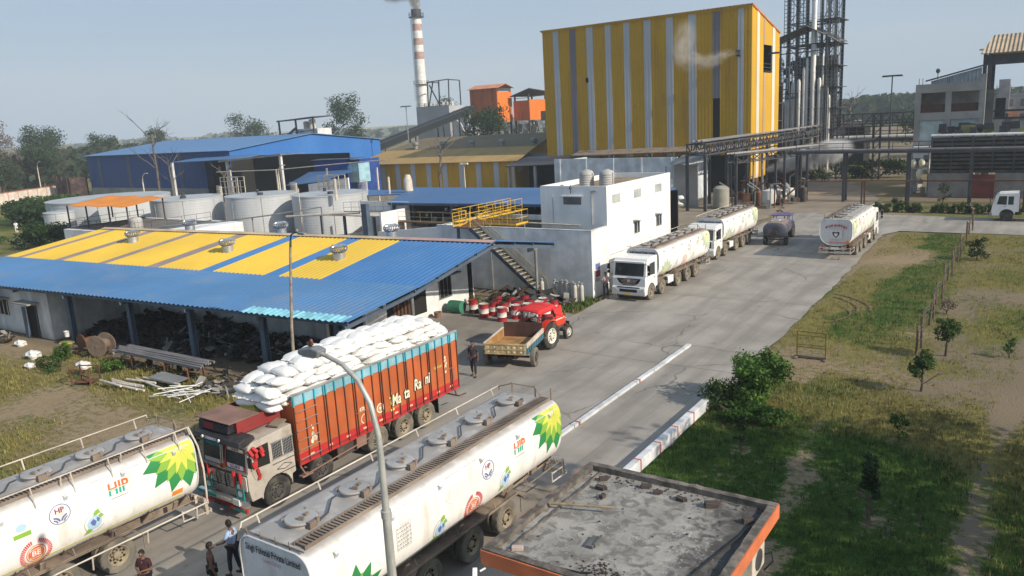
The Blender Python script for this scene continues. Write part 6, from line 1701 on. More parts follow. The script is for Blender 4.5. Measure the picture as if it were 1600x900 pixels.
# engine lump by the drums
eb = thing('old_engine', 'grey old engine block with pipes beside the red drums', 'engine', (-24.6, 37.4, 0), R(20))
mb = MB(); mb.box(-.45, .45, -.25, .25, .1, .55); mb.rod((-.3, 0, .55), (-.3, 0, .8), .12, 10); mb.rod((.2, -.1, .5), (.45, -.3, .75), .06, 8); mb.obox((.1, 0, .62), (.5, .3, .15), (.1, .1, .2)); mb.rod((-.6, 0, .2), (.6, 0, .2), .05, 8); mb.build('block', M['steel_grey'], eb, bevel=.03)
mb = MB(); mb.lathe([(.001, -.04), (.26, -.04), (.28, 0), (.26, .04), (.001, .04)], (.5, 0, .32), 'x', 18); mb.build('flywheel', M['maroon'], eb)
# gas cylinders
M['cyl_white'] = mk('cylinder_dirty_white', (.52,.50,.45), .7, dirt=(.22,.2,.17), damt=.6, dscale=3)
cy = thing('gas_cylinder', 'upright dirty white cylinder in the row beside the wall corner', 'cylinder', (-26.9, 44.1, 0), 0, 'white cylinders in a row')
mb = MB(); mb.lathe([(.001, 0), (.14, .0), (.145, .04), (.145, 1.02), (.12, 1.14), (.06, 1.2), (.05, 1.24)], n=18); mb.build('body', M['cyl_white'], cy)
mb = MB(); mb.lathe([(.08, 1.22), (.09, 1.24), (.09, 1.32), (.07, 1.34), (.001, 1.35)], n=12); mb.build('cap', M['galv'], cy)
for k in range(1, 11): dup(cy, (-26.9+k*.215+random.uniform(-.03, .03), 44.1-.02*k+random.uniform(-.18, .15), 0), random.uniform(0, 6), scale=(1, 1, random.uniform(.88, 1.03)))
o = dup(cy, (-27.35, 43.2, 0), 0, 'taller white cylinder standing apart in front of the cylinder row', None, (1, 1, 1.15)); del o['group']

# ------------------------------------------------------------------ staircase and platform with yellow rails
S = Bd('staircase', 'outdoor steel staircase with yellow handrails climbing the low white building', 'staircase', (-28.2, 44.3, 0))
sx0, sx1, sy, sz = -27.9, -33.6, 44.35, 4.55
mb = MB()
for y in (sy-.45, sy+.45): mb.beam((sx0, y, .1), (sx1, y, sz), .05, .26)
S.add('stringer', mb, M['steel_blue'], each=True)
mb = MB(); ns = 21
for k in range(ns):
    u = (k+.5)/ns; x = sx0+(sx1-sx0)*u; z = .1+(sz-.1)*u; mb.box(x-.13, x+.13, sy-.42, sy+.42, z, z+.035)
S.add('tread', mb, mk('tread_buff', (.42,.36,.27), .85, dirt=(.2,.15,.1), damt=.5), each=True)
mb = MB()
for y in (sy-.48, sy+.48):
    for h in (.55, 1.0): mb.rod((sx0, y, .1+h), (sx1, y, sz+h), .018, 6)
    for k in range(7):
        u = k/6; x = sx0+(sx1-sx0)*u; z = .1+(sz-.1)*u; mb.rod((x, y, z), (x, y, z+1.0), .018, 6)
S.add('handrail', mb, mk('worn_yellow', (.40,.31,.13), .7, dirt=(.25,.2,.15), damt=.6))
PF = Bd('platform', 'rusty steel walkway platform with bright yellow railings at the head of the stairs', 'platform', (-34, 46, 0))
mb = MB(); mb.box(-34.9, -33.5, 43.7, 45.25, 4.57, 4.63); mb.box(-36.2, -30.6, 45.26, 46.9, 4.57, 4.64); mb.box(-36.2, -35.2, 46.91, 53, 4.57, 4.63); PF.add('deck', mb, M['rust'])
def yrail(a, b, n=5, h=1.0, m_=None):
    mb = MB(); a = Vector(a); b = Vector(b)
    for hh in (.5*h, h): mb.rod(a+Vector((0, 0, hh)), b+Vector((0, 0, hh)), .022, 6)
    mb.beam(a+Vector((0, 0, .08)), b+Vector((0, 0, .08)), .01, .12)
    for k in range(n+1): p = a.lerp(b, k/n); mb.rod(p, p+Vector((0, 0, h)), .024, 6)
    return mb
for a, b, n in (((-34.9, 43.7, 4.63), (-34.9, 45.2, 4.63), 2), ((-33.4, 45.3, 4.64), (-30.6, 45.3, 4.64), 4), ((-35.1, 46.9, 4.64), (-30.6, 46.9, 4.64), 6), ((-30.6, 45.3, 4.64), (-30.6, 46.9, 4.64), 2), ((-36.2, 45.3, 4.64), (-36.2, 53, 4.64), 7), ((-36.2, 45.3, 4.64), (-34.9, 45.3, 4.64), 2), ((-35.1, 46.9, 4.64), (-35.1, 53, 4.64), 6)):
    PF.add('railing', yrail(a, b, n), M['yellow_paint'])
mb = MB(); mb.beam((-33.6, 44.0, 4.56), (-34.8, 45.6, 5.5), .05, .05); mb.beam((-34.8, 44.0, 4.56), (-33.6, 46, 5.5), .05, .05); PF.add('brace', mb, M['yellow_paint'])
mb = MB()
for x, y in ((-34.7, 44), (-34.7, 46), (-38, 52)): mb.box(x-.08, x+.08, y-.08, y+.08, 0, 4.5)
PF.add('post', mb, M['steel_blue'], each=True)

# ------------------------------------------------------------------ low white building and two storey building
M['white_bright'] = mk('white_bright_wall', (.80,.80,.78), .85, var=.04, dirt=(.45,.43,.38), damt=.3, dscale=.3, streak=True, low=((.40,.34,.27), 0, .6, .6))
M['moss'] = mk('mossy_roof', (.060,.060,.030), .95, var=.4, scale=.6, dirt=(.10,.10,.05), damt=.6, dscale=.8)
LB = Bd('low_building', 'low flat roofed white building behind the staircase with a mossy roof', 'building', (-28, 48, 0))
mb = MB(); mb.box(-37.5, -24.5, 45.0, 45.15, 0, 4.50); mb.box(-24.65, -24.5, 45.16, 47.29, 0, 4.50); mb.box(-37.5, -37.35, 45.16, 52, 0, 4.50); mb.box(-37.34, -29.8, 51.8, 51.95, 0, 4.5)
LB.add('wall', mb, M['white_wall'])
mb = MB(); mb.box(-37.3, -24.66, 45.16, 47.28, 4.05, 4.12); mb.box(-37.3, -29.75, 47.28, 51.8, 4.05, 4.12); LB.add('roof', mb, M['moss'])
mb = MB(); mb.box(-37.5, -24.48, 44.97, 45.2, 4.505, 4.56); mb.box(-24.7, -24.48, 45.21, 47.28, 4.505, 4.56); LB.add('coping', mb, M['white_old'])
mb = MB(); mb.rod((-33.9, 47.1, 4.65), (-26.5, 47.1, 4.55), .05, 8); LB.add('white_pipe', mb, M['white_trim'])
mb = MB(); mb.rod((-29.6, 44.9, 4.1), (-29.6, 44.9, 4.9), .03, 6); mb.rod((-32.6, 44.93, 0), (-32.6, 44.93, 3.9), .04, 6); LB.add('drain_pipe', mb, M['galv'])
mb = MB(); mb.box(-24.49, -24.47, 45.35, 46.1, 1.0, 2.35); ps = LB.add('poster', mb, M['d_faint'])
mb = MB(); mb.box(-24.469, -24.463, 45.42, 46.03, 1.85, 2.25, 0); mb.box(-24.469, -24.463, 45.42, 46.03, 1.35, 1.80, 1); mb.box(-24.469, -24.463, 45.42, 45.9, 1.08, 1.3, 2); LB.add('poster_print', mb, [M['d_blue'], M['maroon'], M['d_grey']], ps)
TB = Bd('two_storey_building', 'white two storey block with small windows and two tanks on its roof', 'building', (-27, 52, 0))
mb = MB(); x0, x1, y0, y1, zt = -29.72, -24.5, 47.3, 58.1, 7.22
mb.box(x0, x1, y0, y0+.15, 0, zt); mb.box(x0, x1, y1-.15, y1, 0, zt); mb.box(x0, x0+.15, y0+.151, y1-.151, 0, zt); mb.box(x1-.15, x1, y0+.151, y1-.151, 0, zt)
TB.add('wall', mb, M['white_bright'])
mb = MB(); mb.box(x0+.16, x1-.16, y0+.16, y1-.16, 6.75, 6.85); TB.add('roof', mb, mk('roof_soil', (.25,.19,.12), .95, var=.3, dirt=(.10,.09,.05), damt=.7, dscale=.5))
mb = MB(); mb.box(-27.85, -26.45, y0-.02, y0+.01, 5.95, 6.45); w1 = TB.add('window', mb, M['concrete_dark'])
mb = MB(); mb.box(-28.0, -26.3, y0-.12, y0-.0, 6.50, 6.56); TB.add('sill', mb, M['white_wall'], w1)
for (a, b) in ((48.15, 49.35), (51.55, 52.75), (55.2, 56.4)):
    mb = MB(); mb.box(x1-.01, x1+.015, a, b, 5.95, 6.55); w1 = TB.add('window', mb, M['pane_grey'])
    mb = MB()
    for q in range(3): mb.box(x1+.016, x1+.03, a, b, 6.10+q*.15, 6.12+q*.15)
    TB.add('louvre', mb, M['white_trim'], w1)
for (a, b) in ((51.5, 52.4), (55.35, 56.35)):
    mb = MB(); mb.box(x1-.01, x1+.015, a, b, 3.35, 4.25); w1 = TB.add('window', mb, M['glass'])
    mb = MB(); mb.box(x1+.016, x1+.04, (a+b)/2-.03, (a+b)/2+.03, 3.35, 4.25); mb.box(x1+.016, x1+.04, a, b, 3.35, 3.40); mb.box(x1+.016, x1+.04, a, b, 4.2, 4.25); TB.add('frame', mb, M['white_trim'], w1)
    mb = MB(); mb.box(x1+.002, x1+.45, a-.2, b+.2, 4.38, 4.44); TB.add('awning', mb, M['white_wall'], w1)
mb = MB(); mb.rod((-25.6, y0-.07, 4.6), (-25.6, y0-.07, 6.95), .05, 8); mb.rod((-25.6, y0-.07, 6.9), (-25.2, y0-.07, 6.9), .05, 8); mb.rod((-28.7, y0-.05, 4.6), (-28.7, y0-.05, 6.6), .03, 6); TB.add('drain_pipe', mb, M['galv'])
mb = MB(); mb.rod((-27.2, y0-.1, 6.7), (-27.2, y0-.1, 7.3), .03, 6); mb.ell((-27.2, y0-.15, 7.1), (.08, .08, .1), 8, 6); mb.rod((-24.7, 57.8, 7.2), (-24.7, 57.8, 7.7), .04, 6); TB.add('lamp', mb, M['steel_dark'])
M['tank_plastic'] = mk('grey_plastic_tank', (.42,.42,.41), .6, dirt=(.25,.23,.2), damt=.4, dscale=2)
def water_tank(loc, lab, grp=None):
    t_ = thing('water_tank', lab, 'water tank', loc, 0, grp); mb = MB()
    pf = [(.001, 0), (.52, 0)]
    for k in range(6): pf += [(.52, .05+k*.16), (.54, .09+k*.16), (.54, .14+k*.16), (.52, .18+k*.16)]
    pf += [(.50, 1.05), (.40, 1.18), (.22, 1.22), (.22, 1.27), (.001, 1.28)]
    mb.lathe(pf, n=26); mb.build('tank', M['tank_plastic'], t_)
    mb = MB(); mb.rod((.56, -.1, 0), (.56, -.1, 1.0), .03, 6); mb.rod((.56, -.1, 1.0), (.4, -.1, 1.1), .03, 6); mb.build('pipe', M['white_trim'], t_); return t_
water_tank((-27.45, 50.0, 6.86), 'grey ribbed water tank on the two storey roof, the left one')
water_tank((-25.95, 50.2, 6.86), 'grey ribbed water tank on the two storey roof, the right one')

# ------------------------------------------------------------------ guard house in the foreground
M['guard_roof'] = None
t = NT('guard_roof_concrete')
a = t.noise(.9, 8, None, .62); b = t.noise(3.5, 7, None, .6, .6); c3 = t.noise(14, 5)
cc = t.mix(t.ramp(a, .35, .65), (.24, .23, .21), (.37, .35, .315))
cc = t.mix(t.ramp(b, .44, .62, 0, .75), cc, (.12, .11, .10))
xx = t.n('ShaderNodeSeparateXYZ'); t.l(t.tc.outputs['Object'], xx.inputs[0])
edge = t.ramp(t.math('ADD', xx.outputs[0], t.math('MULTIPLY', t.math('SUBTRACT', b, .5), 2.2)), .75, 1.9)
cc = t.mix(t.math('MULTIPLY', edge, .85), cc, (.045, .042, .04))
wh = t.math('MULTIPLY', t.ramp(t.noise(9, 8, None, .7, 1.), .56, .64), t.ramp(t.noise(.7, 3), .48, .62)); cc = t.mix(wh, cc, (.48, .47, .45))
cc = t.mix(t.ramp(c3, .55, .8, 0, .5), cc, (.09, .085, .08))
t.l(cc, t.b.inputs['Base Color']); t.b.inputs['Roughness'].default_value = .92; t.l(t.bump(t.math('ADD', b, t.math('MULTIPLY', c3, .5)), .6, .03), t.b.inputs['Normal']); M['guard_roof'] = t.mat
M['parapet'] = mk('blackened_parapet', (.13,.115,.10), .95, var=.45, scale=3, dirt=(.30,.24,.19), damt=.5, dscale=3, bump=.5, bscale=8)
M['fascia'] = mk('orange_fascia', (.62,.17,.07), .75, var=.12, scale=2, dirt=(.35,.15,.1), damt=.5, dscale=2.5)
G = Bd('guard_house', 'flat roofed guard house with orange fascia in the bottom foreground', 'guard house', (-6.7, 13.8, 0))
X0, X1, Y0, Y1 = -9.0, -4.36, 11.45, 16.1
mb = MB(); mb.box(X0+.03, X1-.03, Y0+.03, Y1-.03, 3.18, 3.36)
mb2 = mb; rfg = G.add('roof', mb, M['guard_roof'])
def rough_wall(mb, a, b, z0, z1, wd):
    a = Vector(a); b = Vector(b); n = int((b-a).length/.18); d = (b-a).normalized(); s_ = Vector((-d.y, d.x, 0))
    rows = []
    for k in range(n+1):
        p = a.lerp(b, k/n); h = z1+.025*noise.noise(p*3)+.02*noise.noise(p*11); w_ = wd/2*(1+.15*noise.noise(p*5))
        rows.append([p-s_*wd/2+Vector((0, 0, z0)), p-s_*w_*.95+Vector((0, 0, h)), p+s_*w_*.95+Vector((0, 0, h+.01*noise.noise(p*7))), p+s_*wd/2+Vector((0, 0, z0))])
    for r0, r1 in zip(rows, rows[1:]): mb._add(r0+r1, [(0, 1, 5, 4), (1, 2, 6, 5), (2, 3, 7, 6)], 0, True)
    mb._add(rows[0]+rows[-1], [(3, 2, 1, 0), (4, 5, 6, 7)])
mb = MB()
rough_wall(mb, (X0, Y0+.09, 0), (X1, Y0+.09, 0), 3.365, 3.50, .18); rough_wall(mb, (X0, Y1-.09, 0), (X1, Y1-.09, 0), 3.365, 3.50, .18)
rough_wall(mb, (X0+.09, Y0+.19, 0), (X0+.09, Y1-.19, 0), 3.365, 3.49, .18); rough_wall(mb, (X1-.09, Y0+.19, 0), (X1-.09, Y1-.19, 0), 3.365, 3.49, .18)
rough_wall(mb, (X0+.42, Y0+.25, 0), (X0+.42, Y1-.25, 0), 3.365, 3.41, .05)
G.add('parapet', mb, M['parapet'], rfg)
mb = MB(); mb.box(X0, X1, Y0-.03, Y0+.0, 3.16, 3.47); mb.box(X0, X1, Y1, Y1+.03, 3.16, 3.47); mb.box(X0-.03, X0-.001, Y0, Y1, 3.16, 3.47); mb.box(X1+.001, X1+.03, Y0, Y1, 3.16, 3.47); G.add('fascia', mb, M['fascia'], rfg)
mb = MB(); mb.box(X0+.7, X1-.7, Y0+.75, Y1-.7, 0, 3.17); gw = G.add('wall', mb, M['white_bright'])
mb = MB(); mb.box(X0+.9, X0+2.2, Y0+.70, Y0+.76, .9, 2.4); G.add('window', mb, M['glass'], gw)
mb = MB(); mb.box(X1-.71, X1-.66, 12.4, 13.6, 1.0, 2.4); G.add('window', mb, M['glass'], gw)
ac = thing('air_conditioner', 'white air conditioner unit on the east wall of the guard house', 'air conditioner', (-4.75, 15.3, 2.2))
mb = MB(); mb.box(-.30, .22, -.42, .42, 0, .62); b_ = mb.build('casing', M['white_trim'], ac, bevel=.02)
mb = MB(); mb.lathe([(.001, .01), (.23, .01), (.24, .0)], (.225, 0, .31), 'x', 20); mb.build('fan_grille', M['steel_dark'], b_)
mb = MB(); mb.tube([(.2, .44, .2), (.35, .5, .25), (.38, .5, .05), (.2, .46, -.2)], .02, 6); mb.build('hose', M['black_plastic'], ac)
mb = MB(); mb.box(-.3, .1, -.35, -.3, -.06, -.005); mb.box(-.3, .1, .3, .35, -.06, -.005); mb.build('bracket', M['steel_grey'], ac)
cm = thing('security_camera', 'white security camera at the left corner of the orange fascia', 'camera', (X0+.1, Y0-.03, 3.1))
mb = MB(); mb.rod((0, 0, 0), (-.05, -.12, -.02), .02, 6); mb.obox((-.12, -.2, -.05), (.09, .22, .09), (.3, 0, .6)); mb.build('body', M['d_white'], cm); mb = MB(); mb.rod((-.16, -.30, -.09), (-.19, -.34, -.11), .03, 8); mb.build('lens', M['black_plastic'], cm)
# debris on the roof
brk = mk('old_brick', (.075,.058,.052), .95, var=.4, scale=6, dirt=(.07,.06,.055), damt=.6, dscale=5)
for k, (x, y, a_, s, lb) in enumerate([(-8.35, 15.55, .4, 1.0, 'dark brick chunk in the far left corner of the guard house roof'), (-8.2, 15.1, -.3, 1.1, 'dark brick chunk just in front of the corner one on the guard house roof'), (-7.95, 14.75, 1.2, .9, 'small dark slab third from the left roof corner'), (-7.3, 15.65, .2, 1.0, 'dark brick left of the centre at the far parapet'), (-6.95, 15.5, .1, .9, 'dark brick right beside another at the far parapet'), (-6.35, 15.45, -.4, 1.0, 'dark lump near the middle of the far parapet'), (-5.65, 15.5, .3, 1.5, 'largest dark lump by the far parapet, towards the right corner'), (-4.75, 15.2, .5, 1.1, 'dark chunk in the right corner of the guard house roof')]):
    mb = MB(); mb.obox((0, 0, -.01), (.19*s, .10*s, .09*s), (.1, .1, .3)); mb.obox((.07*s, .05*s, -.02), (.12*s, .09*s, .07*s), (.2, -.1, 1.1)); o = mb.build('brick_chunk', brk); o.location = (x, y, 3.42); o.rotation_euler = (0, 0, a_); tag(o, lb, 'brick')
mb = MB(); mb.box(-.12, .12, -.06, .06, 0, .08); o = mb.build('pink_brick', mk('pink_brick', (.52,.42,.37), .9), bevel=.01); o.location = (-8.45, 11.95, 3.365); o.rotation_euler = (0, 0, .5); tag(o, 'pale pink brick in the near left corner of the guard house roof', 'brick')
mb = MB(); mb.obox((0, -.05, .035), (.16, .42, .05)); mb.obox((.09, .0, .045), (.05, .4, .07)); o = mb.build('slate_piece', mk('slate', (.12,.12,.12), .8)); o.location = (-7.22, 12.95, 3.365); o.rotation_euler = (0, 0, .1); tag(o, 'two dark slate strips lying on the guard house roof', 'slate')
mb = MB(); mb.rod((0, 0, 0), (1.35, .5, .03), .035, 8, .025); o = mb.build('bamboo_pole', mk('bamboo', (.30,.24,.15), .7, var=.25, scale=5)); o.location = (-8.75, 13.75, 3.50); o.rotation_euler = (0, 0, R(-3)); tag(o, 'short bamboo pole resting across the left parapet of the guard house', 'pole')
mb = MB(); mb.tube([(-8.62, 11.75, 3.40), (-7.6, 11.72, 3.40), (-6.9, 11.78, 3.41), (-6.7, 11.9, 3.40)], .018, 6); mb.tube([(-5.2, 11.7, 3.40), (-4.95, 13.2, 3.40), (-4.72, 14.4, 3.40), (-4.62, 15.0, 3.40)], .02, 6); o = mb.build('black_cable', M['black_plastic']); tag(o, 'black cable running along the edges of the guard house roof', 'cable')
rj = random.Random(2); mb = MB()
for k in range(340):
    if k < 200: x, y = rj.uniform(-8.85, -4.5), rj.choice((rj.gauss(15.7, .15), rj.gauss(11.75, .1)))
    elif k < 300: x, y = rj.gauss(-6.6, .25), rj.gauss(12.1, .12)
    else: x, y = rj.uniform(-8.8, -4.5), rj.uniform(11.7, 15.9)
    if not (-8.95 < x < -4.42 and 11.5 < y < 16.05): continue
    s = rj.uniform(.006, .026); mb.obox((x, y, 3.365+s*.3), (s*2, s*1.4, s), (rj.uniform(-.5, .5), rj.uniform(-.5, .5), rj.uniform(0, 3)))
o = mb.build('roof_litter', brk); tag(o, 'crumbs of mortar and dead leaves scattered on the guard house roof', 'litter', kind='stuff')

# ------------------------------------------------------------------ low white wall with red stripes
LW = Bd('low_wall', 'low white painted wall with red stripes beside the gate lane', 'wall', (-10.9, 26, 0))
mb = MB(); y = 18.0; k = 0; stp = []
while y < 29.3:
    y2 = min(y+1.62, 29.35); mb.box(-11.05, -10.78, y, y2-.012, 0, .42); stp.append(y2); y = y2
LW.add('wall', mb, M['kerb_white'], bevel=.015)
mb = MB()
for y in stp[:-1]: mb.box(-11.055, -10.773, y-.10, y-.02, .40, .427); mb.box(-10.778, -10.77, y-.10, y-.02, .0, .43)
mb.box(-11.06, -10.77, 29.36, 29.42, 0, .43)
LW.add('stripe', mb, M['kerb_red'])

# ------------------------------------------------------------------ posts, sign frame, lamps
M['post_wood'] = mk('post_wood', (.15,.105,.075), .9, var=.35, scale=3)
fpos = []
n_f = 26
for k in range(n_f):
    u = k/(n_f-1); y = 40.4*(1-u)+84*u if False else 40.4+ (84.5-40.4)*(u**1.12); x = -4.63-.85*u+.12*math.sin(k*1.7); fpos.append((x, y))
fp = thing('fence_post', 'thin wooden fence post in the leaning row on the right verge', 'post', (fpos[0][0], fpos[0][1], 0), 0, 'fence posts in a row on the verge')
mb = MB(); mb.tube([(0, 0, -.1), (.02, 0, .6), (0, .02, 1.35)], [.06, .052, .045], 7); mb.build('post', M['post_wood'], fp)
for x, y in fpos[1:]:
    o = dup(fp, (x, y, 0), random.uniform(0, 6), scale=(1.1, 1.1, random.uniform(.85, 1.15))); o.rotation_euler = (random.uniform(-.06, .06), random.uniform(-.06, .06), random.uniform(0, 6))
mb = MB()
for z in (.45, .95, 1.15):
    for (a, b) in zip(fpos, fpos[1:]): mb.rod((a[0], a[1], z), (b[0], b[1], z), .006, 3, caps=False)
o = mb.build('fence_wire', M['steel_grey']); tag(o, 'thin wires strung along the row of fence posts', 'wire')
SF = thing('sign_frame', 'empty yellow painted metal barrier frame standing beside the road', 'frame', (-8.8, 37.7, 0), R(0))
mb = MB()
for x in (-.66, .66): mb.box(x-.035, x+.035, -.03, .03, 0, 1.32)
mb.box(-.62, .62, -.02, .02, 1.26, 1.32); mb.box(-.62, .62, -.02, .02, 1.08, 1.12); mb.box(-.62, .62, -.02, .02, .62, .66); mb.box(-.62, .62, -.02, .02, .50, .54); mb.build('frame', mk('dull_yellow_frame', (.30,.22,.05), .7, var=.25, scale=3), SF)
mb = MB(); mb.box(-.7, .7, -.10, .10, .01, .12); mb.box(-.72, -.60, -.35, .35, .01, .05); mb.box(.60, .72, -.35, .35, .01, .05); mb.build('foot', M['chassis_dust'], SF)
L1 = thing('street_lamp', 'tall grey arched street lamp crossing the near tank lorry, a bird on its head', 'street lamp', (-8.2, 8.1, 0))
M['lamp_pole'] = mk('grey_lamp_pole', (.46,.46,.44), .5, metal=.3, var=.12, scale=2, dirt=(.16,.13,.11), damt=.5, dscale=3, streak=True)
mb = MB(); mb.tube([(0, 0, 0), (0, 0, 6.05)], [.086, .07], 16); mb.lathe([(.084, 6.0), (.084, 6.12), (.06, 6.13)], n=16); pole = mb.build('pole', M['lamp_pole'], L1)
mb = MB(); mb.tube([(0, 0, 6.05), (.0, 0, 7.0), (-.01, 0, 7.37), (-.12, 0, 7.87), (-.33, 0, 8.20), (-.64, 0, 8.42), (-1.0, 0, 8.52), (-1.15, 0, 8.54)], [.058, .053, .048, .044, .04, .037, .035, .035], 14); mb.build('arm', M['lamp_pole'], L1)
mb = MB(); mb.prism([(-1.10, 8.48), (-1.06, 8.60), (-1.22, 8.64), (-1.52, 8.58), (-1.56, 8.52), (-1.50, 8.48)], 'y', -.10, .10); hd_ = mb.build('lamp_head', mk('lamp_head_grey', (.22,.235,.25), .5), L1, bevel=.025)
mb = MB(); mb.box(-1.48, -1.22, -.07, .07, 8.455, 8.478); mb.build('lens', M['lamp_glass'], hd_)
L2 = thing('street_lamp', 'slender rusty street lamp standing before the blue and yellow roof', 'street lamp', (-28.85, 23.35, 0))
mb = MB(); mb.tube([(0, 0, 0), (.25, 0, 3.2), (.62, .1, 6.6), (.70, .12, 7.15)], [.085, .07, .055, .05], 10); mb.build('pole', mk('rust_grey_pole', (.30,.25,.20), .7, var=.3, scale=4), L2)
mb = MB(); mb.tube([(.70, .12, 7.15), (.78, .12, 7.4), (1.05, .12, 7.52), (1.35, .12, 7.50)], .035, 8); mb.build('arm', M['steel_dark'], L2)
mb = MB(); mb.obox((1.5, .12, 7.48), (.42, .16, .09), (0, .05, 0)); mb.ell((1.2, .12, 7.6), (.07, .07, .09), 8, 6); mb.build('lamp_head', M['steel_grey'], L2)
# ------------------------------------------------------------------ plant buildings
def sheetm(name, c, pitch, axis_, dirt=None, damt=.3, dsc=.12, var=.06, depth=.03, **k):
    return mk(name, c, .6, var=var, scale=.15, dirt=dirt, damt=damt, dscale=dsc, streak=True, bump=0, corr=(axis_, pitch, depth), **k)
YEL = (.50, .285, .006); GRYS = (.42, .455, .495); DGR = (.16, .155, .19)
for ax in 'xy':
    M['yel_'+ax] = sheetm('yellow_sheet_'+ax, YEL, .5, ax, (.26, .13, .02), .55); M['gry_'+ax] = sheetm('pale_sheet_'+ax, GRYS, .5, ax, (.30, .30, .32), .3)
    M['dgr_'+ax] = sheetm('dark_grey_sheet_'+ax, DGR, .5, ax, (.22, .18, .2), .4); M['blu_'+ax] = sheetm('blue_sheet_'+ax, (.035, .14, .42), .5, ax, (.10, .13, .2), .25)
M['yel_ylit'] = sheetm('yellow_sheet_gable', (.62, .36, .018), .5, 'y', (.5, .28, .03), .3)  # brighter copy of the yellow, sunlight on east faces put into the colour
M['whi_y'] = sheetm('white_sheet_gable', (.70, .66, .58), .5, 'y')
M['mauve_y'] = sheetm('mauve_sheet_gable', (.46, .32, .25), .5, 'y')
M['orange_sheet_shaded'] = sheetm('orange_sheet_shaded', (.46, .115, .02), .6, 'x', (.12, .05, .03), .7, .3); M['orange_sheet_sunlit'] = sheetm('orange_sheet_sunlit', (.72, .19, .02), .6, 'y', (.3, .1, .04), .4, .3)  # south faces darker, east faces brighter: shade and sun put into the colour
M['yroof'] = mk('dusty_yellow_roof', (.40,.27,.10), .8, var=.12, scale=.1, dirt=(.22,.15,.09), damt=.55, dscale=.12, streak=True, corr=('x', .6, .03), bump=0)
M['yroof_dark'] = mk('dusty_dark_roof', (.20,.165,.10), .85, var=.15, scale=.1, dirt=(.12,.10,.07), damt=.5, dscale=.15, corr=('x', .6, .03), bump=0)
M['bluroof'] = mk('far_blue_roof', (.10,.22,.42), .6, var=.08, scale=.05, dirt=(.16,.24,.36), damt=.4, dscale=.1, corr=('x', .7, .02), bump=0)
M['bluroof2'] = mk('mid_blue_roof', (.06,.15,.32), .6, var=.12, scale=.12, dirt=(.13,.18,.26), damt=.5, dscale=.2, corr=('x', .4, .02), bump=0)

# tall yellow and white striped building
X0, X1, Y0, Y1, ZT_ = -67.4, -34.5, 110., 123., 25.4
T1_ = Bd('striped_building', 'tall yellow building with white vertical stripes, the highest clad block in the photo', 'industrial building', (-50, 116, 0))
# stripe edges across the south face, as fractions from the west
S_ = [(0, .058, 'y'), (.058, .088, 'g'), (.088, .148, 'y'), (.148, .178, 'd'), (.178, .236, 'y'), (.236, .270, 'g'), (.270, .333, 'y'), (.333, .362, 'g'), (.362, .425, 'y'), (.425, .455, 'g'), (.455, .523, 'y'), (.523, .556, 'g'), (.556, .628, 'y'), (.628, .660, 'g'), (.660, .730, 'y'), (.730, .764, 'g'), (.764, .836, 'y'), (.836, .868, 'd'), (.868, .944, 'y'), (.944, .968, 'g'), (.968, 1., 'y')]
def stripes(nm, k, mat, zb=5.3):
    mb = MB()
    for a, b, q in S_:
        if q != k: continue
        xa, xb = X0+(X1-X0)*a, X0+(X1-X0)*b; pr_ = 0 if k == 'y' else -.04
        if k == 'd' and a > .5:
            mb.box(xa+.002, xb-.002, Y0-.06+pr_, Y0+.1, 13.2, 24.9); mb.box(xa+.002, xb-.002, Y0-.06+pr_, Y0+.1, zb, 7.0)
        else: mb.box(xa+.002, xb-.002, Y0-.06+pr_, Y0+.1, zb, 24.9)
    return T1_.add(nm, mb, mat)
stripes('yellow_cladding', 'y', M['yel_x']); stripes('pale_stripe', 'g', M['gry_x']); stripes('dark_stripe', 'd', M['dgr_x'])
mb = MB()
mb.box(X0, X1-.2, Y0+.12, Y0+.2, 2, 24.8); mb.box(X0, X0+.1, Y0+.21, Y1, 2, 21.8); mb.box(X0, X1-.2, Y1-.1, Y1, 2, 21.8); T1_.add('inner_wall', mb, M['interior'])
mb = MB(); ys_ = [(0, .16, 0), (.16, .25, 1), (.25, .40, 0), (.40, .46, 2), (.46, .72, 0), (.72, .82, 1), (.82, 1, 0)]
for a, b, k in ys_:
    ya, yb = Y0+(Y1-Y0)*a, Y0+(Y1-Y0)*b; pr_ = .05 if k else 0
    zb = 1.9 if a > .05 else 1.9
    zt0, zt1 = 25.2-.23*(ya-Y0), 25.2-.23*(yb-Y0)
    if .38 < a < .70:
        mb.prism([(ya+.002, 20.2), (yb-.002, 20.2), (yb-.002, zt1), (ya+.002, zt0)], 'x', X1-.1, X1+.06+pr_, k); mb.box(X1-.1, X1+.06+pr_, ya+.002, yb-.002, zb, 16.4, k)
    else: mb.prism([(ya+.002, zb), (yb-.002, zb), (yb-.002, zt1), (ya+.002, zt0)], 'x', X1-.1, X1+.06+pr_, k)
T1_.add('east_cladding', mb, [M['yel_ylit'], M['whi_y'], M['mauve_y']])
mb = MB()
for q in range(3): mb.rod((X1+.1, Y0+5.2, 16.6+q*.5), (X1+.1, Y0+9.3, 16.6+q*.5), .05, 5)
mb.box(X1+.1, X1+1.8, Y0+7, Y0+7.3, 18.9, 19.15); T1_.add('loading_beam', mb, M['steel_dark'])
mb = MB(); mb.quad((X0-.3, Y0-.3, 25.05), (X1+.15, Y0-.3, 25.25), (X1+.15, Y1+.2, 22.35), (X0-.3, Y1+.2, 22.1)); T1_.add('roof', mb, M['yroof'], solid=.1)
mb = MB(); mb.box(X0-.1, X1+.1, Y0-.20, Y0-.08, 24.75, 25.1); T1_.add('eave_trim', mb, M['yel_x'])
mb = MB(); mb.prism([(Y0-.15, 25.28), (Y0-.15, 25.02), (Y1+.1, 22.05), (Y1+.1, 22.3)], 'x', X1+.11, X1+.2); T1_.add('gable_trim', mb, mk('orange_trim', (.55,.20,.04), .7))
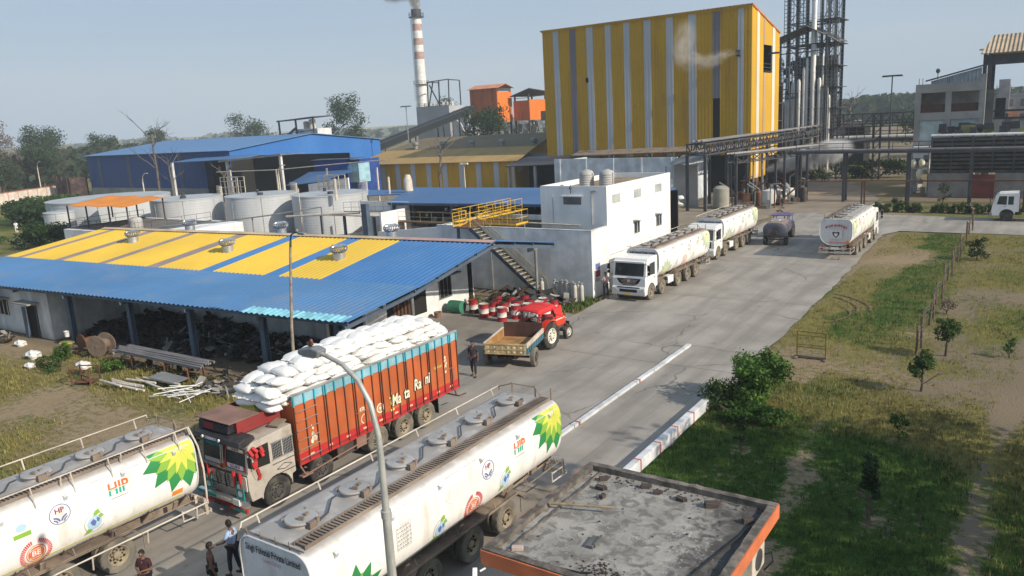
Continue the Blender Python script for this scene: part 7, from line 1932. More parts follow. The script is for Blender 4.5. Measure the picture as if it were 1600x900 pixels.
mb = MB(); mb.obox((-36.2, Y0-.3, 19.0), (.55, .5, .8)); mb.rod((-36.2, Y0-.9, 19.0), (-36.2, Y0-.1, 19.0), .3, 12); T1_.add('steam_vent', mb, M['steel_dark'])
mb = MB(); mb.box(X0+(X1-X0)*.235-.2, X0+(X1-X0)*.235+.2, Y0-.2, Y0-.07, 16.7, 17.4); T1_.add('hatch', mb, M['interior'])
# canopy and dark ground floor on the south side
mb = MB(); mb.quad((-59.6, Y0-6, 6.05), (-40.6, Y0-6, 6.3), (-40.6, Y0-.2, 6.75), (-61.4, Y0-.2, 6.45)); T1_.add('canopy', mb, M['chassis_dust'], solid=.12)
mb = MB()
for x in (-59, -53, -47, -41.2): mb.box(x-.15, x+.15, Y0-5.9, Y0-5.6, 0, 6.0)
T1_.add('canopy_post', mb, M['steel_dark'], each=True)
mb = MB(); mb.box(X0+.2, X1-.3, Y0+.25, Y0+.4, 0, 5.2); T1_.add('ground_floor', mb, M['interior'])  # black sheet, the shade of the open ground floor put into its colour
# pale long wall in front of it
CW = Bd('pale_wall', 'long pale blue white wall standing before the foot of the striped building', 'wall', (-48, 96, 0))
mb = MB(); mb.box(-57.2, -39.1, 95, 95.3, 0, 6.1); mb.box(-39.35, -39.1, 95.31, 106, 0, 5.9); mb.box(-57.2, -56.9, 95.31, 108, 0, 5.8)
for k in range(5): mb.box(-56.5+k*4.1, -56.2+k*4.1, 94.9, 94.995, 0, 6.1)
CW.add('wall', mb, mk('pale_blue_wall', (.56,.62,.66), .85, dirt=(.33,.34,.34), damt=.45, dscale=.25, streak=True, low=((.3,.25,.2), 0, 1., .6)))
mb = MB(); mb.box(-38.9, -35.8, 93.5, 93.7, .0, 5.2); mb.quad((-39.1, 92, 5.4), (-35.4, 92, 5.6), (-35.4, 97, 6.4), (-39.1, 97, 6.2)); CW.add('annex', mb, M['concrete'])
st_ = CW
mb = MB()
for k in range(9): mb.ell((-37.9+random.uniform(-1, 1.2), 91.8, .5+.42*(k//3)), (.5, .4, .25), 8, 5, 0, .4)
o = mb.build('white_bags', M['sack']); tag(o, 'stack of white bags beside the end of the pale wall', 'bags')

# yellow shed with dusty roof
YS = Bd('yellow_shed', 'low yellow and white striped shed with a dusty yellow roof', 'shed', (-90, 112, 0))
xa, xb, ya = -108.6, -72.6, 108.
mb = MB(); mb2 = MB(); n = 10; L = xb-xa
k = 0; x = xa; seg = [2.6, 1.05]*13; i = 0
while x < xb-.1:
    w_ = min(seg[i], xb-x); (mb if i % 2 == 0 else mb2).box(x+.002, x+w_-.002, ya-(.0 if i % 2 == 0 else .05), ya+.1, .3, 5.1); x += w_; i += 1
YS.add('yellow_cladding', mb, M['yel_x']); YS.add('pale_stripe', mb2, M['gry_x'], each=True)
mb = MB(); mb.quad((xa-.8, ya-.6, 4.95), (xb+.8, ya-.6, 5.2), (xb+.8, ya+5.8, 7.25), (xa+2, ya+6.6, 7.1)); YS.add('roof', mb, M['yroof'], solid=.1)
mb = MB(); mb.quad((xa+2, ya+6.61, 7.12), (xb+.8, ya+5.81, 7.27), (xb+.8, ya+13, 9.3), (xa+7, ya+12.5, 9.1)); YS.add('upper_roof', mb, M['yroof_dark'], solid=.1)
mb = MB(); mb.prism([(ya-.2, .3), (ya+13, .3), (ya+13, 9.0), (ya+5.8, 7.0), (ya-.2, 5.0)], 'x', xb, xb+.15); YS.add('gable', mb, M['yel_ylit'])
mb = MB(); mb.obox((xb+.2, ya+1.3, 4.0), (.05, 1.6, 1.3), (.3, 0, 0)); mb.obox((xb+.2, ya+3.6, 5.4), (.05, .9, 1.4), (.2, 0, 0)); YS.add('pale_patch', mb, M['d_cream'], each=True)
mb = MB(); mb.box(xb+.2, X0-.2, ya+4, ya+4.1, 0, 5.5); YS.add('dark_opening', mb, M['interior'])
mb = MB(); mb.quad((xb+.16, ya-3, 4.5), (-57.5, ya-3, 4.9), (-57.5, ya+4, 6.4), (xb+.16, ya+4, 6.0)); YS.add('lean_to', mb, M['steel_dark'], solid=.12)
mb = MB()
for x in (xb+.6, -67): mb.box(x-.2, x+.2, ya-2.8, ya-2.4, 0, 4.6)
YS.add('lean_to_post', mb, M['concrete'], each=True)
mb = MB()
for q in range(5):
    for (z, yy) in ((7.5, ya+7.0),):
        x = -99.5+q*6.6; mb.lathe([(.45, -.3), (.45, .4), (.65, .55), (.6, 1.0), (.001, 1.1)], (x, yy, z), n=12)
YS.add('ventilator', mb, M['steel_grey'], each=True)
mb = MB()
for q in range(5): x = -99.5+q*6.6; mb.box(x-1.1, x-.5, ya+3.2, ya+3.5, 6.45, 6.5)

# blue warehouse
BW = Bd('blue_warehouse', 'long blue warehouse with a pale blue roof in the left distance', 'warehouse', (-150, 110, 0))
xa, xb, ya = -179.2, -128.4, 95.
mb = MB(); mb.box(xa, xb-7.9, ya, ya+.2, 1.7, 8.7); mb.box(xb-8, xb-.22, ya, ya+.2, 7.0, 8.7); mb.box(xa, xa+.2, ya+.21, ya+38, 0, 8.7); BW.add('wall', mb, mk('blue_sheet_shaded', (.022,.075,.24), .6, var=.1, scale=.2, dirt=(.06,.08,.14), damt=.3, dscale=.2, streak=True, bump=0, corr=('x', .6, .03)))  # darker blue for the south wall, shade put into the colour
mb = MB(); mb.box(xa, xb-8, ya-.04, ya+.2, 0, 1.695); BW.add('plinth', mb, M['concrete'])
mb = MB()
for x in (-174.5, -163, -152.5, -144.5): mb.box(x-.6, x+.6, ya-.05, ya-.002, 1.7, 8.5)
BW.add('translucent_strip', mb, mk('dull_strip', (.10,.11,.16), .7), each=True)
mb = MB(); mb.prism([(ya, 0), (ya+41, 0), (ya+41, 8.9), (ya+20.5, 11.1), (ya, 8.8)], 'x', xb-.2, xb); BW.add('gable', mb, mk('blue_gable_sunlit', (.03,.15,.45), .6, var=.06, scale=.1, dirt=(.08,.2,.45), damt=.3, dscale=.1, corr=('y', .6, .02), bump=0))  # brighter blue for the east gable, sunlight put into the colour
mb = MB(); mb.quad((xa-1, ya-.6, 8.75), (xb+.5, ya-.6, 8.9), (xb+.5, ya+20.5, 11.2), (xa-1, ya+20.5, 11.1)); mb.quad((xa-1, ya+20.52, 11.1), (xb+.5, ya+20.52, 11.2), (xb+.5, ya+41.6, 8.9), (xa-1, ya+41.6, 8.9)); BW.add('roof', mb, M['bluroof'], solid=.1)
mb = MB(); mb.box(xb-7.9, xb-.4, ya+1.5, ya+1.7, 0, 7.0); mb.box(xb+.02, xb+.1, ya+.1, ya+15, 0, 7.4); BW.add('dark_opening', mb, M['interior'], each=True)  # near-black panels, the shade inside the opening and under the canopy put into colour
mb = MB(); mb.quad((-138.5, 89, 7.2), (-118.5, 88.5, 7.6), (-118.5, 95, 8.1), (-138.5, 94.9, 7.7)); BW.add('canopy', mb, M['bluroof2'], solid=.15)
mb = MB(); mb.box(-128.2, -102, 100, 100.2, 0, 7.6); BW.add('dark_bay', mb, M['interior'])  # near-black sheet, the shade under the bay roof put into its colour
mb = MB(); mb.quad((-122.2, 88, 7.3), (-105.4, 88, 8.2), (-110, 97, 8.0), (-124, 97, 7.5)); mb.beam((-122.2, 87.9, 7.25), (-105.4, 87.9, 8.15), .15, .3); BW.add('bay_roof', mb, M['steel_grey'], solid=.15)
mb = MB()
for x, z in ((-137, 7.2), (-120.5, 7.3), (-106.2, 8.1)): mb.box(x-.22, x+.22, 88.2, 88.6, 0, z)
BW.add('bay_post', mb, M['white_old'], each=True)
BW2 = Bd('blue_annex', 'small dark blue annex with a low blue lean-to beside the sunlit blue gable', 'shed', (-97, 100, 0))
mb = MB(); mb.box(-109, -100.65, 98, 98.2, 0, 6.5); mb.box(-100.85, -100.65, 98.2, 106, 0, 6.4); BW2.add('wall', mb, mk('navy_sheet', (.02,.06,.25), .6))
mb = MB(); mb.quad((-109.3, 97.6, 6.55), (-98.6, 97.6, 6.7), (-98.9, 101, 6.8), (-109.3, 101, 6.7)); BW2.add('roof', mb, M['steel_blue'], solid=.1)
mb = MB(); mb.quad((-107, 89.5, 2.9), (-99.0, 89.5, 3.5), (-98, 97.6, 4.9), (-110, 97.6, 4.5)); BW2.add('lean_to', mb, M['bluroof2'], solid=.1)
mb = MB(); mb.prism([(-99.7, 0), (-90.5, 0), (-90.5, 4.3), (-99.7, 3.25)], 'y', 88, 88.2); BW2.add('white_wall', mb, M['white_bright'])
mb = MB(); mb.box(-100.6, -98.3, 98.3, 98.4, 2.6, 5.85); mb.box(-98.4, -98.3, 98.41, 101, 2.6, 5.85); BW2.add('pale_blue_sheet', mb, mk('pale_blue_sheet', (.30,.50,.58), .6, corr=('x', .5, .02)))
RS = Bd('rooftop_shelter', 'small dark shelter with white tanks showing above the blue warehouse roof', 'shelter', (-135, 120, 9.5))
mb = MB(); mb.quad((-140.6, 117, 14.1), (-128.6, 117, 14.6), (-129, 122, 14.7), (-140.9, 122, 14.3)); RS.add('roof', mb, M['steel_dark'], solid=.25)
mb = MB()
for x in (-140.2, -134.8, -129.4): mb.box(x-.15, x+.15, 117.2, 117.5, 9.5, 14.2)
mb.beam((-140.2, 117.3, 11.2), (-129.4, 117.3, 11.8), .15, .15); mb.beam((-140, 117.3, 9.8), (-135, 117.3, 12.3), .2, .5); RS.add('frame', mb, M['steel_dark'])
mb = MB(); mb.box(-136, -129, 118, 122, 9.5, 12.1); RS.add('room', mb, M['white_old'])
mb = MB(); mb.lathe([(.7, 12.1), (.7, 14), (.001, 14.1)], (-131.5, 119, 0), n=14); mb.lathe([(.6, 12.1), (.6, 13.6), (.001, 13.7)], (-133.4, 119, 0), n=14); RS.add('tank', mb, M['white_trim'])

# boundary wall
BN = Bd('boundary_wall', 'long white boundary wall with thin red uprights on the far left', 'wall', (-190, 85, 0))
mb = MB(); A_ = Vector((-172, 62, 0)); B_ = Vector((-196, 101, 0)); mb.beam(A_+Vector((0, 0, 1.1)), B_+Vector((0, 0, 1.1)), .25, 2.3); BN.add('wall', mb, mk('cream_boundary', (.70,.64,.56), .9, dirt=(.5,.4,.33), damt=.4, dscale=.3))
mb = MB(); d_ = (B_-A_)/14; nrm = Vector((.85, -.53, 0)).normalized()
for k in range(15):
    p = A_+d_*k + Vector((.16, -.10, 0)); mb.beam(p, p+Vector((0, 0, 2.35)), .28, .10)
mb.beam(A_+Vector((.0, .0, 2.30)), B_+Vector((0, 0, 2.30)), .35, .12); BN.add('red_upright', mb, mk('faded_red_paint', (.50,.20,.14), .85))
HT = Bd('dark_hut', 'small dark roofless hut between the boundary wall and the blue warehouse', 'hut', (-184, 92, 0))
mb = MB(); mb.box(-187, -180.6, 91, 91.2, 0, 4.2); mb.box(-180.8, -180.6, 91.2, 95, 0, 4.2); mb.box(-187, -186.8, 91.2, 95, 0, 4.0)
for k in range(3): mb.box(-186+k*2.1, -185.7+k*2.1, 90.8, 90.99, 0, 4.6)
HT.add('wall', mb, mk('sooty_wall', (.07,.045,.045), .9, var=.5, dirt=(.25,.12,.1), damt=.4, dscale=.8))
mb = MB(); mb.prism([(-215, 2.0), (-185, 2.0), (-189, 5.8), (-211, 5.4)], 'y', 118, 126); o = mb.build('soil_mound', mk('dry_soil', (.33,.25,.17), .95, var=.3, scale=.3), off=None); tag(o, kind='structure')

# storage tanks
M['tank_steel'] = mk('tank_pale_steel', (.50,.53,.55), .5, metal=.05, var=.06, scale=.3, dirt=(.38,.38,.37), damt=.35, dscale=.25, streak=True, bump=0, corr=('z', .30, .004))
M['tank_roof'] = mk('tank_roof', (.40,.43,.45), .6, var=.1, scale=.4, dirt=(.25,.25,.25), damt=.4, dscale=.5)
def storage(label, x, y, r_, h, grp=None, extra=True):
    t_ = thing('storage_tank', label, 'tank', (x, y, 0), 0, grp)
    mb = MB(); mb.lathe([(r_, 0), (r_, h-.12), (r_+.06, h-.12), (r_+.06, h)], n=64); sh_ = mb.build('shell', M['tank_steel'], t_)
    mb = MB(); mb.lathe([(r_+.06, h), (r_*.5, h+.10), (.001, h+.14)], n=64); mb.build('roof', M['tank_roof'], t_)
    mb = MB()
    for k in range(7): a = 2*PI*k/7+.2; mb.beam((r_*1.006*math.cos(a), r_*1.006*math.sin(a), 0), (r_*1.006*math.cos(a), r_*1.006*math.sin(a), h-.14), .07, .05)
    mb.build('stiffener', M['galv'], sh_, each=True)
    if extra:
        mb = MB(); mb.lathe([(.35, h+.05), (.35, h+.35), (.001, h+.38)], (r_*.45, -r_*.4, 0), n=14); mb.lathe([(.2, h+.05), (.2, h+.5), (.001, h+.52)], (-r_*.3, r_*.1, 0), n=12)
        mb.build('roof_vent', M['steel_dark'], t_, each=True)
        mb = MB(); a0 = .6
        for k in range(15):
            a = a0+.9*k/14; p = Vector(((r_)*math.cos(a), (r_)*math.sin(a), h)); mb.rod(p, p+Vector((0, 0, 1.)), .025, 4)
            if k: q = Vector(((r_)*math.cos(a-.9/14), (r_)*math.sin(a-.9/14), h)); mb.rod(q+Vector((0, 0, 1)), p+Vector((0, 0, 1)), .025, 4); mb.rod(q+Vector((0, 0, .5)), p+Vector((0, 0, .5)), .02, 4)
        mb.build('railing', M['white_trim'], t_)
    return t_
storage('pale steel tank furthest right of the group, nearest the pipework', -70.7, 65.6, 4.45, 4.5)
storage('pale steel tank in the middle of the group', -80.7, 63.6, 4.35, 4.5)
storage('pale steel tank right behind the end of the orange canopy', -89.4, 59.0, 4.3, 4.5)
storage('widest flat topped pale tank behind the orange canopy', -105, 57.8, 7.6, 4.5, extra=False)
storage('small dark grey tank left of the wide pale tank', -99.8, 48.4, 1.7, 3.8, extra=False)
# white scaffolds and gantries on the tanks
TG = Bd('tank_gantry', 'white pipe gantry running over the storage tanks', 'gantry', (-90, 76, 0))
mb = MB()
for x, y in ((-108.5, 80), (-98, 80.5), (-87.5, 81), (-78, 81.5)): mb.box(x-.1, x+.1, y-.1, y+.1, 0, 6.3)
mb.tube([(-112, 80, 6.0), (-98, 80.5, 6.2), (-85, 81, 6.9), (-76, 81.4, 7.3)], .07, 6); TG.add('pipe', mb, M['white_trim'], each=True)
for (x, y, lab) in ((-103, 74, 'white scaffold beside the curved lamp behind the wide tank'), (-84, 76, 'white scaffold behind the middle storage tanks')):
    t_ = thing('scaffold', lab, 'scaffold', (x, y, 0)); mb = MB()
    for a in range(5):
        for b in range(2): mb.box(a*1.0-.05, a*1.0+.05, b*1.2-.05, b*1.2+.05, 0, 5.6-.5*(a % 2))
    for z in (3.2, 4.1, 5.0, 5.6): mb.box(-.05, 4.05, -.06, .04, z, z+.08); mb.box(-.05, 4.05, 1.16, 1.26, z, z+.08)
    mb.build('frame', M['white_trim'], t_)
# orange canopy on its white block
OC = Bd('orange_canopy', 'tilted orange fabric canopy on black posts above a railed white block', 'canopy', (-85, 48, 0))
C4 = [(-91.4, 44.9, 5.05), (-96.0, 52.8, 5.3), (-84.4, 53.2, 5.25), (-77.6, 44.4, 5.25)]
def cf(u, v):
    a = Vector(C4[0]).lerp(Vector(C4[3]), u); b = Vector(C4[1]).lerp(Vector(C4[2]), u); p = a.lerp(b, v); p.z -= .18*math.sin(PI*u)*math.sin(PI*v)-.05*math.sin(u*19); return tuple(p)
mb = MB(); mb.grid(cf, 24, 12); OC.add('fabric', mb, mk('orange_fabric', (.72,.25,.03), .8, var=.1, scale=.4), solid=.03)
mb = MB()
for u, v in ((.04, .03), (.35, .03), (.7, .03), (.97, .03), (.05, .96), (.5, .96), (.95, .96)): p = cf(u, v); mb.rod((p[0], p[1], 2.7), p, .09, 7)
OC.add('post', mb, M['steel_dark'], each=True)
mb = MB(); mb.box(-89.5, -71.5, 43.6, 53.5, 0, 2.68); OC.add('block', mb, M['white_wall'])
mb = MB(); mb.box(-88.8, -75, 44.2, 52.8, 2.685, 2.72); OC.add('dark_floor', mb, M['concrete_dark'])
for a, b, n in (((-88.9, 44, 2.7), (-76, 44, 2.7), 9), ((-76, 44, 2.7), (-76, 52.8, 2.7), 5), ((-88.9, 44, 2.7), (-88.9, 52.8, 2.7), 5)): OC.add('railing', yrail(a, b, n, 1.0), M['steel_dark'])
water_tank((-79.2, 46.0, 2.72), 'cream water tank under the orange canopy').scale = (1.25, 1.25, 1.0)
mb = MB(); mb.tube([(-74, 46, 3.2), (-68, 47.5, 3.5), (-62, 49.5, 4.1), (-58, 52.5, 4.6)], .07, 6); mb.tube([(-64, 49, 0), (-64, 49, 3.9)], .07, 6); mb.tube([(-58, 52.5, 0), (-58, 52.5, 4.6)], .07, 6); o = mb.build('pipe_run', M['steel_grey']); tag(o, 'thin grey pipe running across the faces of the storage tanks', 'pipe')

# blue roofed pipe shed in the middle
PS = Bd('pipe_shed', 'open shed with a dull blue roof full of pipes and railings', 'shed', (-50, 66, 0))
mb = MB(); mb.quad((-57.9, 61.6, 3.95), (-38.6, 61.6, 4.1), (-43.5, 73, 4.45), (-64.2, 73, 4.4)) ; PS.add('roof', mb, M['bluroof2'], solid=.1)
mb = MB(); mb.quad((-38.59, 61.6, 4.11), (-30.2, 61.6, 4.18), (-30.2, 73, 4.5), (-43.49, 73, 4.46)); PS.add('roof', mb, M['bluroof2'], solid=.1)
mb = MB()
for x in (-57.5, -49.5, -41.5, -33): 
    mb.box(x-.2, x+.2, 61.9, 62.3, 0, 3.9); mb.box(x-6.2, x-5.9, 72, 72.3, 0, 4.2)
mb.beam((-57.8, 61.75, 3.82), (-30.3, 61.75, 4.0), .2, .25); PS.add('frame', mb, M['steel_blue'])
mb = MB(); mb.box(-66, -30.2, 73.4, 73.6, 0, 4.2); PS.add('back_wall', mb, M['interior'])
rp = random.Random(12); mb = MB(); mb3 = MB(); mb4 = MB()
for k in range(26):
    z = rp.uniform(.6, 3.9); y = rp.uniform(62.5, 72); x0 = rp.uniform(-58, -40); x1 = x0+rp.uniform(4, 14); q = [mb, mb3, mb4][k % 3]
    q.tube([(x0, y, z), (min(x1, -31), y, z+.1), (min(x1, -31), y, max(.2, z-rp.uniform(.3, 1.5)))], rp.uniform(.05, .14), 6)
for k in range(30):
    x = rp.uniform(-57, -32); y = rp.uniform(62.5, 70); [mb, mb3, mb4][k % 3].obox((x, y, rp.uniform(.4, 3)), (rp.uniform(.3, 1.2), rp.uniform(.3, 1), rp.uniform(.3, 1)), (0, 0, rp.uniform(0, 1)))
PS.add('pipes', mb, M['steel_grey']); PS.add('pipes', mb3, M['chassis_dust']); PS.add('pipes', mb4, M['steel_dark'])
mb = MB()
for k in range(16): mb.lathe([(.16, 0), (.16, .3), (.001, .32)], (rp.uniform(-56, -34), rp.uniform(62.5, 64.5), rp.uniform(2.2, 3.4)), n=10)
PS.add('valve', mb, M['galv'], each=True)
for y, z, n in ((60.5, 2.2, 12), (59.0, .9, 12)): PS.add('railing', yrail((-57, y, z), (-39, y, z), n, 1.0), mk('buff_rail_%d' % n, (.35,.29,.15), .7))
mb = MB(); mb.box(-57, -39, 60.4, 61.4, 2.10, 2.18); mb.box(-57, -39, 58.9, 61, .80, .88); PS.add('walkway', mb, M['rust'])
mb = MB(); mb.quad((-74, 72, 4.0), (-63.5, 72, 4.1), (-60.5, 69, 4.0), (-73.5, 66.5, 3.7)); PS.add('small_roof', mb, M['bluroof2'], solid=.12)
WB = Bd('white_tank_house', 'white parapet block with railings between the tanks and the pipe shed', 'building', (-58, 60, 0))
mb = MB(); mb.box(-62.5, -55.5, 62.2, 62.4, 0, 4.0); mb.box(-55.7, -55.5, 58, 62.2, 0, 3.4); WB.add('wall', mb, M['white_bright'])
WB.add('railing', yrail((-63, 60.2, 3.0), (-56, 60.2, 3.2), 6, 1.1), M['steel_grey'])
mb = MB(); mb.box(-66, -56, 58.5, 61, 2.85, 2.97); mb.tube([(-68, 56.5, 2.9), (-58, 57.5, 3.4)], .12, 8); mb.tube([(-66.2, 57.0, 0), (-66.2, 57, 5.9)], .05, 6); WB.add('deck', mb, M['white_trim'])
mb = MB()
for x in (-65, -61.5, -57.2): mb.box(x-.12, x+.12, 58.6, 58.84, 0, 2.85)
mb.box(-57.6, -56.9, 57.4, 57.9, 0, 4.3); WB.add('post', mb, M['steel_blue'], each=True)
mb = MB(); mb.prism([(-50.5, 0), (-36.4, 0), (-36.4, 3.35), (-42, 3.3), (-50.5, 2.5)], 'y', 52.2, 52.4); WB.add('sloped_wall', mb, M['white_bright'])
mb = MB(); mb.rod((-61.5, 66, 4.4), (-61.5, 66, 6.3), .12, 8); mb.lathe([(.55, 4.3), (.5, 5.6), (.3, 6.2)], (-62.2, 70, 0), n=12); mb.rod((-66.4, 62.5, 4), (-66.4, 62.5, 6.4), .16, 8); WB.add('standpipe', mb, M['white_trim'], each=True)

# ------------------------------------------------------------------ conveyor, hoppers, stack
CV = Bd('conveyor', 'long dark covered conveyor climbing to the orange hopper tower', 'conveyor', (-141, 165, 0))
mb = MB(); mb.beam((-141.0, 140, 5.0), (-141.2, 189, 15.2), 3.0, 1.9); CV.add('gallery', mb, mk('conveyor_dark', (.012,.018,.024), .7))
mb = MB(); mb.beam((-139.45, 140, 5.9), (-139.65, 189, 16.1), .15, .15); mb.beam((-139.45, 140, 4.2), (-139.65, 189, 14.4), .15, .15)
for y, z in ((150, 6.0), (162, 8.6), (174, 11.), (184, 13.)): mb.box(-142.3, -142, y, y+.3, 0, z); mb.box(-140.2, -139.9, y, y+.3, 0, z)
CV.add('frame', mb, M['steel_dark'])
OH = Bd('hopper_tower', 'tall orange clad hopper tower at the head of the conveyor', 'tower', (-136, 192, 0))
mb = MB(); mb.box(-142.2, -132.5, 190, 190.15, 11.2, 20.6); mb.box(-142.2, -142.05, 190.16, 197, 11.2, 20.6); OH.add('cladding', mb, M['orange_sheet_shaded'])
mb = MB(); mb.box(-132.64, -132.5, 190.16, 197.5, 11.0, 19.6); OH.add('east_cladding', mb, M['orange_sheet_sunlit'])
mb = MB(); mb.quad((-142.8, 189.5, 20.7), (-131.9, 189.5, 20.7), (-131.9, 193.8, 21.9), (-142.8, 193.8, 21.9)); mb.quad((-142.8, 193.81, 21.9), (-131.9, 193.81, 21.9), (-131.9, 198, 20.7), (-142.8, 198, 20.7)); OH.add('roof', mb, mk('orange_roof', (.60,.24,.12), .7, dirt=(.3,.15,.1), damt=.4, dscale=.3), solid=.12)
mb = MB()
for x in (-141.8, -137.4, -132.8):
    for y in (190.5, 197): mb.box(x-.25, x+.25, y-.25, y+.25, 0, 20.6)
mb.box(-132.6, -132.4, 190.5, 197, 19.8, 20.6); OH.add('frame', mb, M['steel_dark'])
OH2 = Bd('hopper_tower', 'shorter orange clad bay right of the tall hopper tower', 'tower', (-126, 195, 0))
mb = MB(); mb.box(-131, -125.5, 196, 196.15, 11.2, 16.8); OH2.add('cladding', mb, M['orange_sheet_shaded'])
mb = MB(); mb.box(-125.64, -125.5, 196.16, 206, 11.2, 17.0); OH2.add('east_cladding', mb, M['orange_sheet_sunlit'])
mb = MB(); mb.box(-125.48, -125.4, 202, 204.6, 10.8, 13.6); OH2.add('opening', mb, M['interior'])
mb = MB(); mb.quad((-131.8, 195.4, 18.2), (-125.0, 195.4, 20.2), (-122.5, 208, 18.6), (-131.8, 208, 18.2)); OH2.add('roof', mb, M['steel_dark'], solid=.2)
mb = MB()
for x, y in ((-130.6, 196.3), (-125.9, 196.3), (-125.9, 205.5), (-130.6, 205.5)): mb.box(x-.2, x+.2, y-.2, y+.2, 0, 18.6)
for z in (17.4, 18.): mb.box(-131, -125.6, 196.0, 196.2, z, z+.15)
OH2.add('frame', mb, M['steel_dark'])
mb = MB(); mb.box(-124, -120, 205, 209, 9, 17.6); OH2.add('blue_cladding', mb, M['blu_x'])
rp = random.Random(33); mb = MB()
for k in range(26): mb.obox((-132+rp.uniform(-3, 12), 196+rp.uniform(0, 8), rp.uniform(4, 10.5)), (rp.uniform(.3, 2), .4, rp.uniform(.2, 2.5)), (0, rp.uniform(-.5, .5), 0))
OH2.add('machinery', mb, M['steel_grey'], each=True)
EP = Bd('filter_house', 'grey box shaped dust filter house beside the chimney', 'filter house', (-176, 218, 0))
mb = MB(); mb.box(-183.6, -169.2, 214, 224, 4, 17.3); mb.prism([(-169.2, 4), (-162, 4), (-163.5, 13), (-166.5, 15.5), (-169.2, 15.5)], 'y', 216, 222); EP.add('casing', mb, mk('dusty_grey_casing', (.33,.34,.36), .8, var=.15, scale=.15, dirt=(.36,.36,.37), damt=.6, dscale=.15, streak=True))
mb = MB(); mb.prism([(-168.8, 4.5), (-163, 5), (-165.5, 11), (-168.8, 13.5)], 'y', 215.2, 215.9); EP.add('pale_duct', mb, mk('ash_grey', (.40,.40,.41), .85))
mb = MB()
for a, b in (((-179, 215, 17.3), (-178.6, 215, 25.6)), ((-169.8, 215, 17.3), (-169.4, 215, 26)), ((-174, 215, 17.3), (-173.6, 215, 25.7)), ((-179, 215, 25.5), (-169.4, 215, 25.9)), ((-177.8, 215, 24.5), (-173.8, 215, 17.4)), ((-178.6, 215, 17.4), (-176.2, 215, 25.4)), ((-178.6, 221, 17.3), (-178.6, 221, 25.4)), ((-169.4, 221, 17.3), (-169.4, 221, 25.6)), ((-178.6, 215, 25.5), (-178.6, 221, 25.4)), ((-169.4, 215, 25.8), (-169.4, 221, 25.6))): mb.beam(a, b, .32, .32)
EP.add('hoist_frame', mb, M['steel_dark'])
EP.add('railing', yrail((-183.6, 214, 17.3), (-169.2, 214, 17.3), 10, 1.2), M['steel_dark'])
mb = MB()
for k in range(7): mb.lathe([(.5, 17.3), (.5, 18.3), (.001, 18.8)], (-182+k*2.0, 217, 0), n=10)
EP.add('vent', mb, M['white_trim'])
CH = Bd('chimney', 'tall white chimney with faded brown bands and a dark top, smoking', 'chimney', (-186.4, 221, 0))
zz = [0, 20, 33.9, 36.3, 38.6, 40.9, 43.4, 45.7, 48]; mi = [0, 0, 1, 0, 1, 0, 1, 0]
mb = MB(); mb.lathe([(1.95-.007*z, z) for z in zz], (-186.4, 221, 0), n=28, mis=mi)
CH.add('shaft', mb, [mk('chimney_white', (.72,.71,.69), .7, dirt=(.5,.45,.42), damt=.3, dscale=.2, streak=True), mk('chimney_band', (.40,.27,.24), .8, dirt=(.5,.42,.4), damt=.4, dscale=.4)])
mb = MB(); mb.lathe([(1.7, 48.001), (1.75, 50.6), (1.5, 50.6), (1.45, 48.5)], (-186.4, 221, 0), n=28); mb.lathe([(1.8, 47.9), (2.7, 47.95), (2.7, 48.05), (1.8, 48.1)], (-186.4, 221, 0), n=28); CH.add('cap', mb, M['steel_dark'])
def ringrail(cx, cy, z, r_, h=1.1):
    mb = MB()
    for k in range(16):
        a = 2*PI*k/16; b = 2*PI*(k+1)/16; p = Vector((cx+r_*math.cos(a), cy+r_*math.sin(a), z)); q = Vector((cx+r_*math.cos(b), cy+r_*math.sin(b), z)); mb.rod(p, p+Vector((0, 0, h)), .05, 4)
        for hh in (h*.5, h): mb.rod(p+Vector((0, 0, hh)), q+Vector((0, 0, hh)), .05, 4)
    return mb
CH.add('railing', ringrail(-186.4, 221, 48.05, 2.6, 1.3), M['steel_dark'])
mb = MB(); mb.lathe([(1.7, 25.2), (2.8, 25.3), (2.8, 25.4), (1.7, 25.5)], (-186.4, 221, 0), n=28); CH.add('gallery', mb, M['steel_grey']); CH.add('railing', ringrail(-186.4, 221, 25.4, 2.75, 1.2), M['steel_grey'])
mb = MB()
for x in (-188.5, -188.1): mb.rod((x, 220.2, 3), (x, 220.2, 47.9), .07, 4)
for k in range(60): mb.rod((-188.5, 220.2, 4+k*.73), (-188.1, 220.2, 4+k*.73), .05, 4)
for k in range(10): pts = [(-188.3-.9*math.sin(q*PI/6), 220.2-.6*math.cos(q*PI/6)+.0, 20+k*.6) for q in range(7)]; mb.tube(pts, .05, 4)
CH.add('ladder', mb, M['steel_dark'])

# ------------------------------------------------------------------ pipe racks
def truss(mb, a, b, h, n, w=.12, dx=None):
    a = Vector(a); b = Vector(b); up = Vector((0, 0, h)); mb.beam(a, b, w, w); mb.beam(a+up, b+up, w, w)
    for k in range(n):
        p = a.lerp(b, k/n); q = a.lerp(b, (k+1)/n); mb.beam(p, p+up, w*.7, w*.7); mb.beam(p if k % 2 else p+up, q+up if k % 2 else q, w*.7, w*.7)
    mb.beam(b, b+up, w*.7, w*.7)
PR = Bd('pipe_rack', 'long elevated trestle carrying pipes away past the yellow gable', 'pipe rack', (-34, 110, 0))
mb = MB()
for x in (-35.6, -33.4): truss(mb, (x, 89.5, 6.6), (x, 135, 6.3), 1.25, 30, .16); truss(mb, (x, 135, 6.2), (x-.3, 185, 6.2), 1.1, 30, .16)
for k in range(24): y = 89.5+k*4; mb.beam((-35.6, y, 6.6), (-33.4, y, 6.6), .14, .14); mb.beam((-35.6, y, 7.85), (-33.4, y, 7.85), .14, .14)
PR.add('truss', mb, M['steel_dark'])
mb = MB()
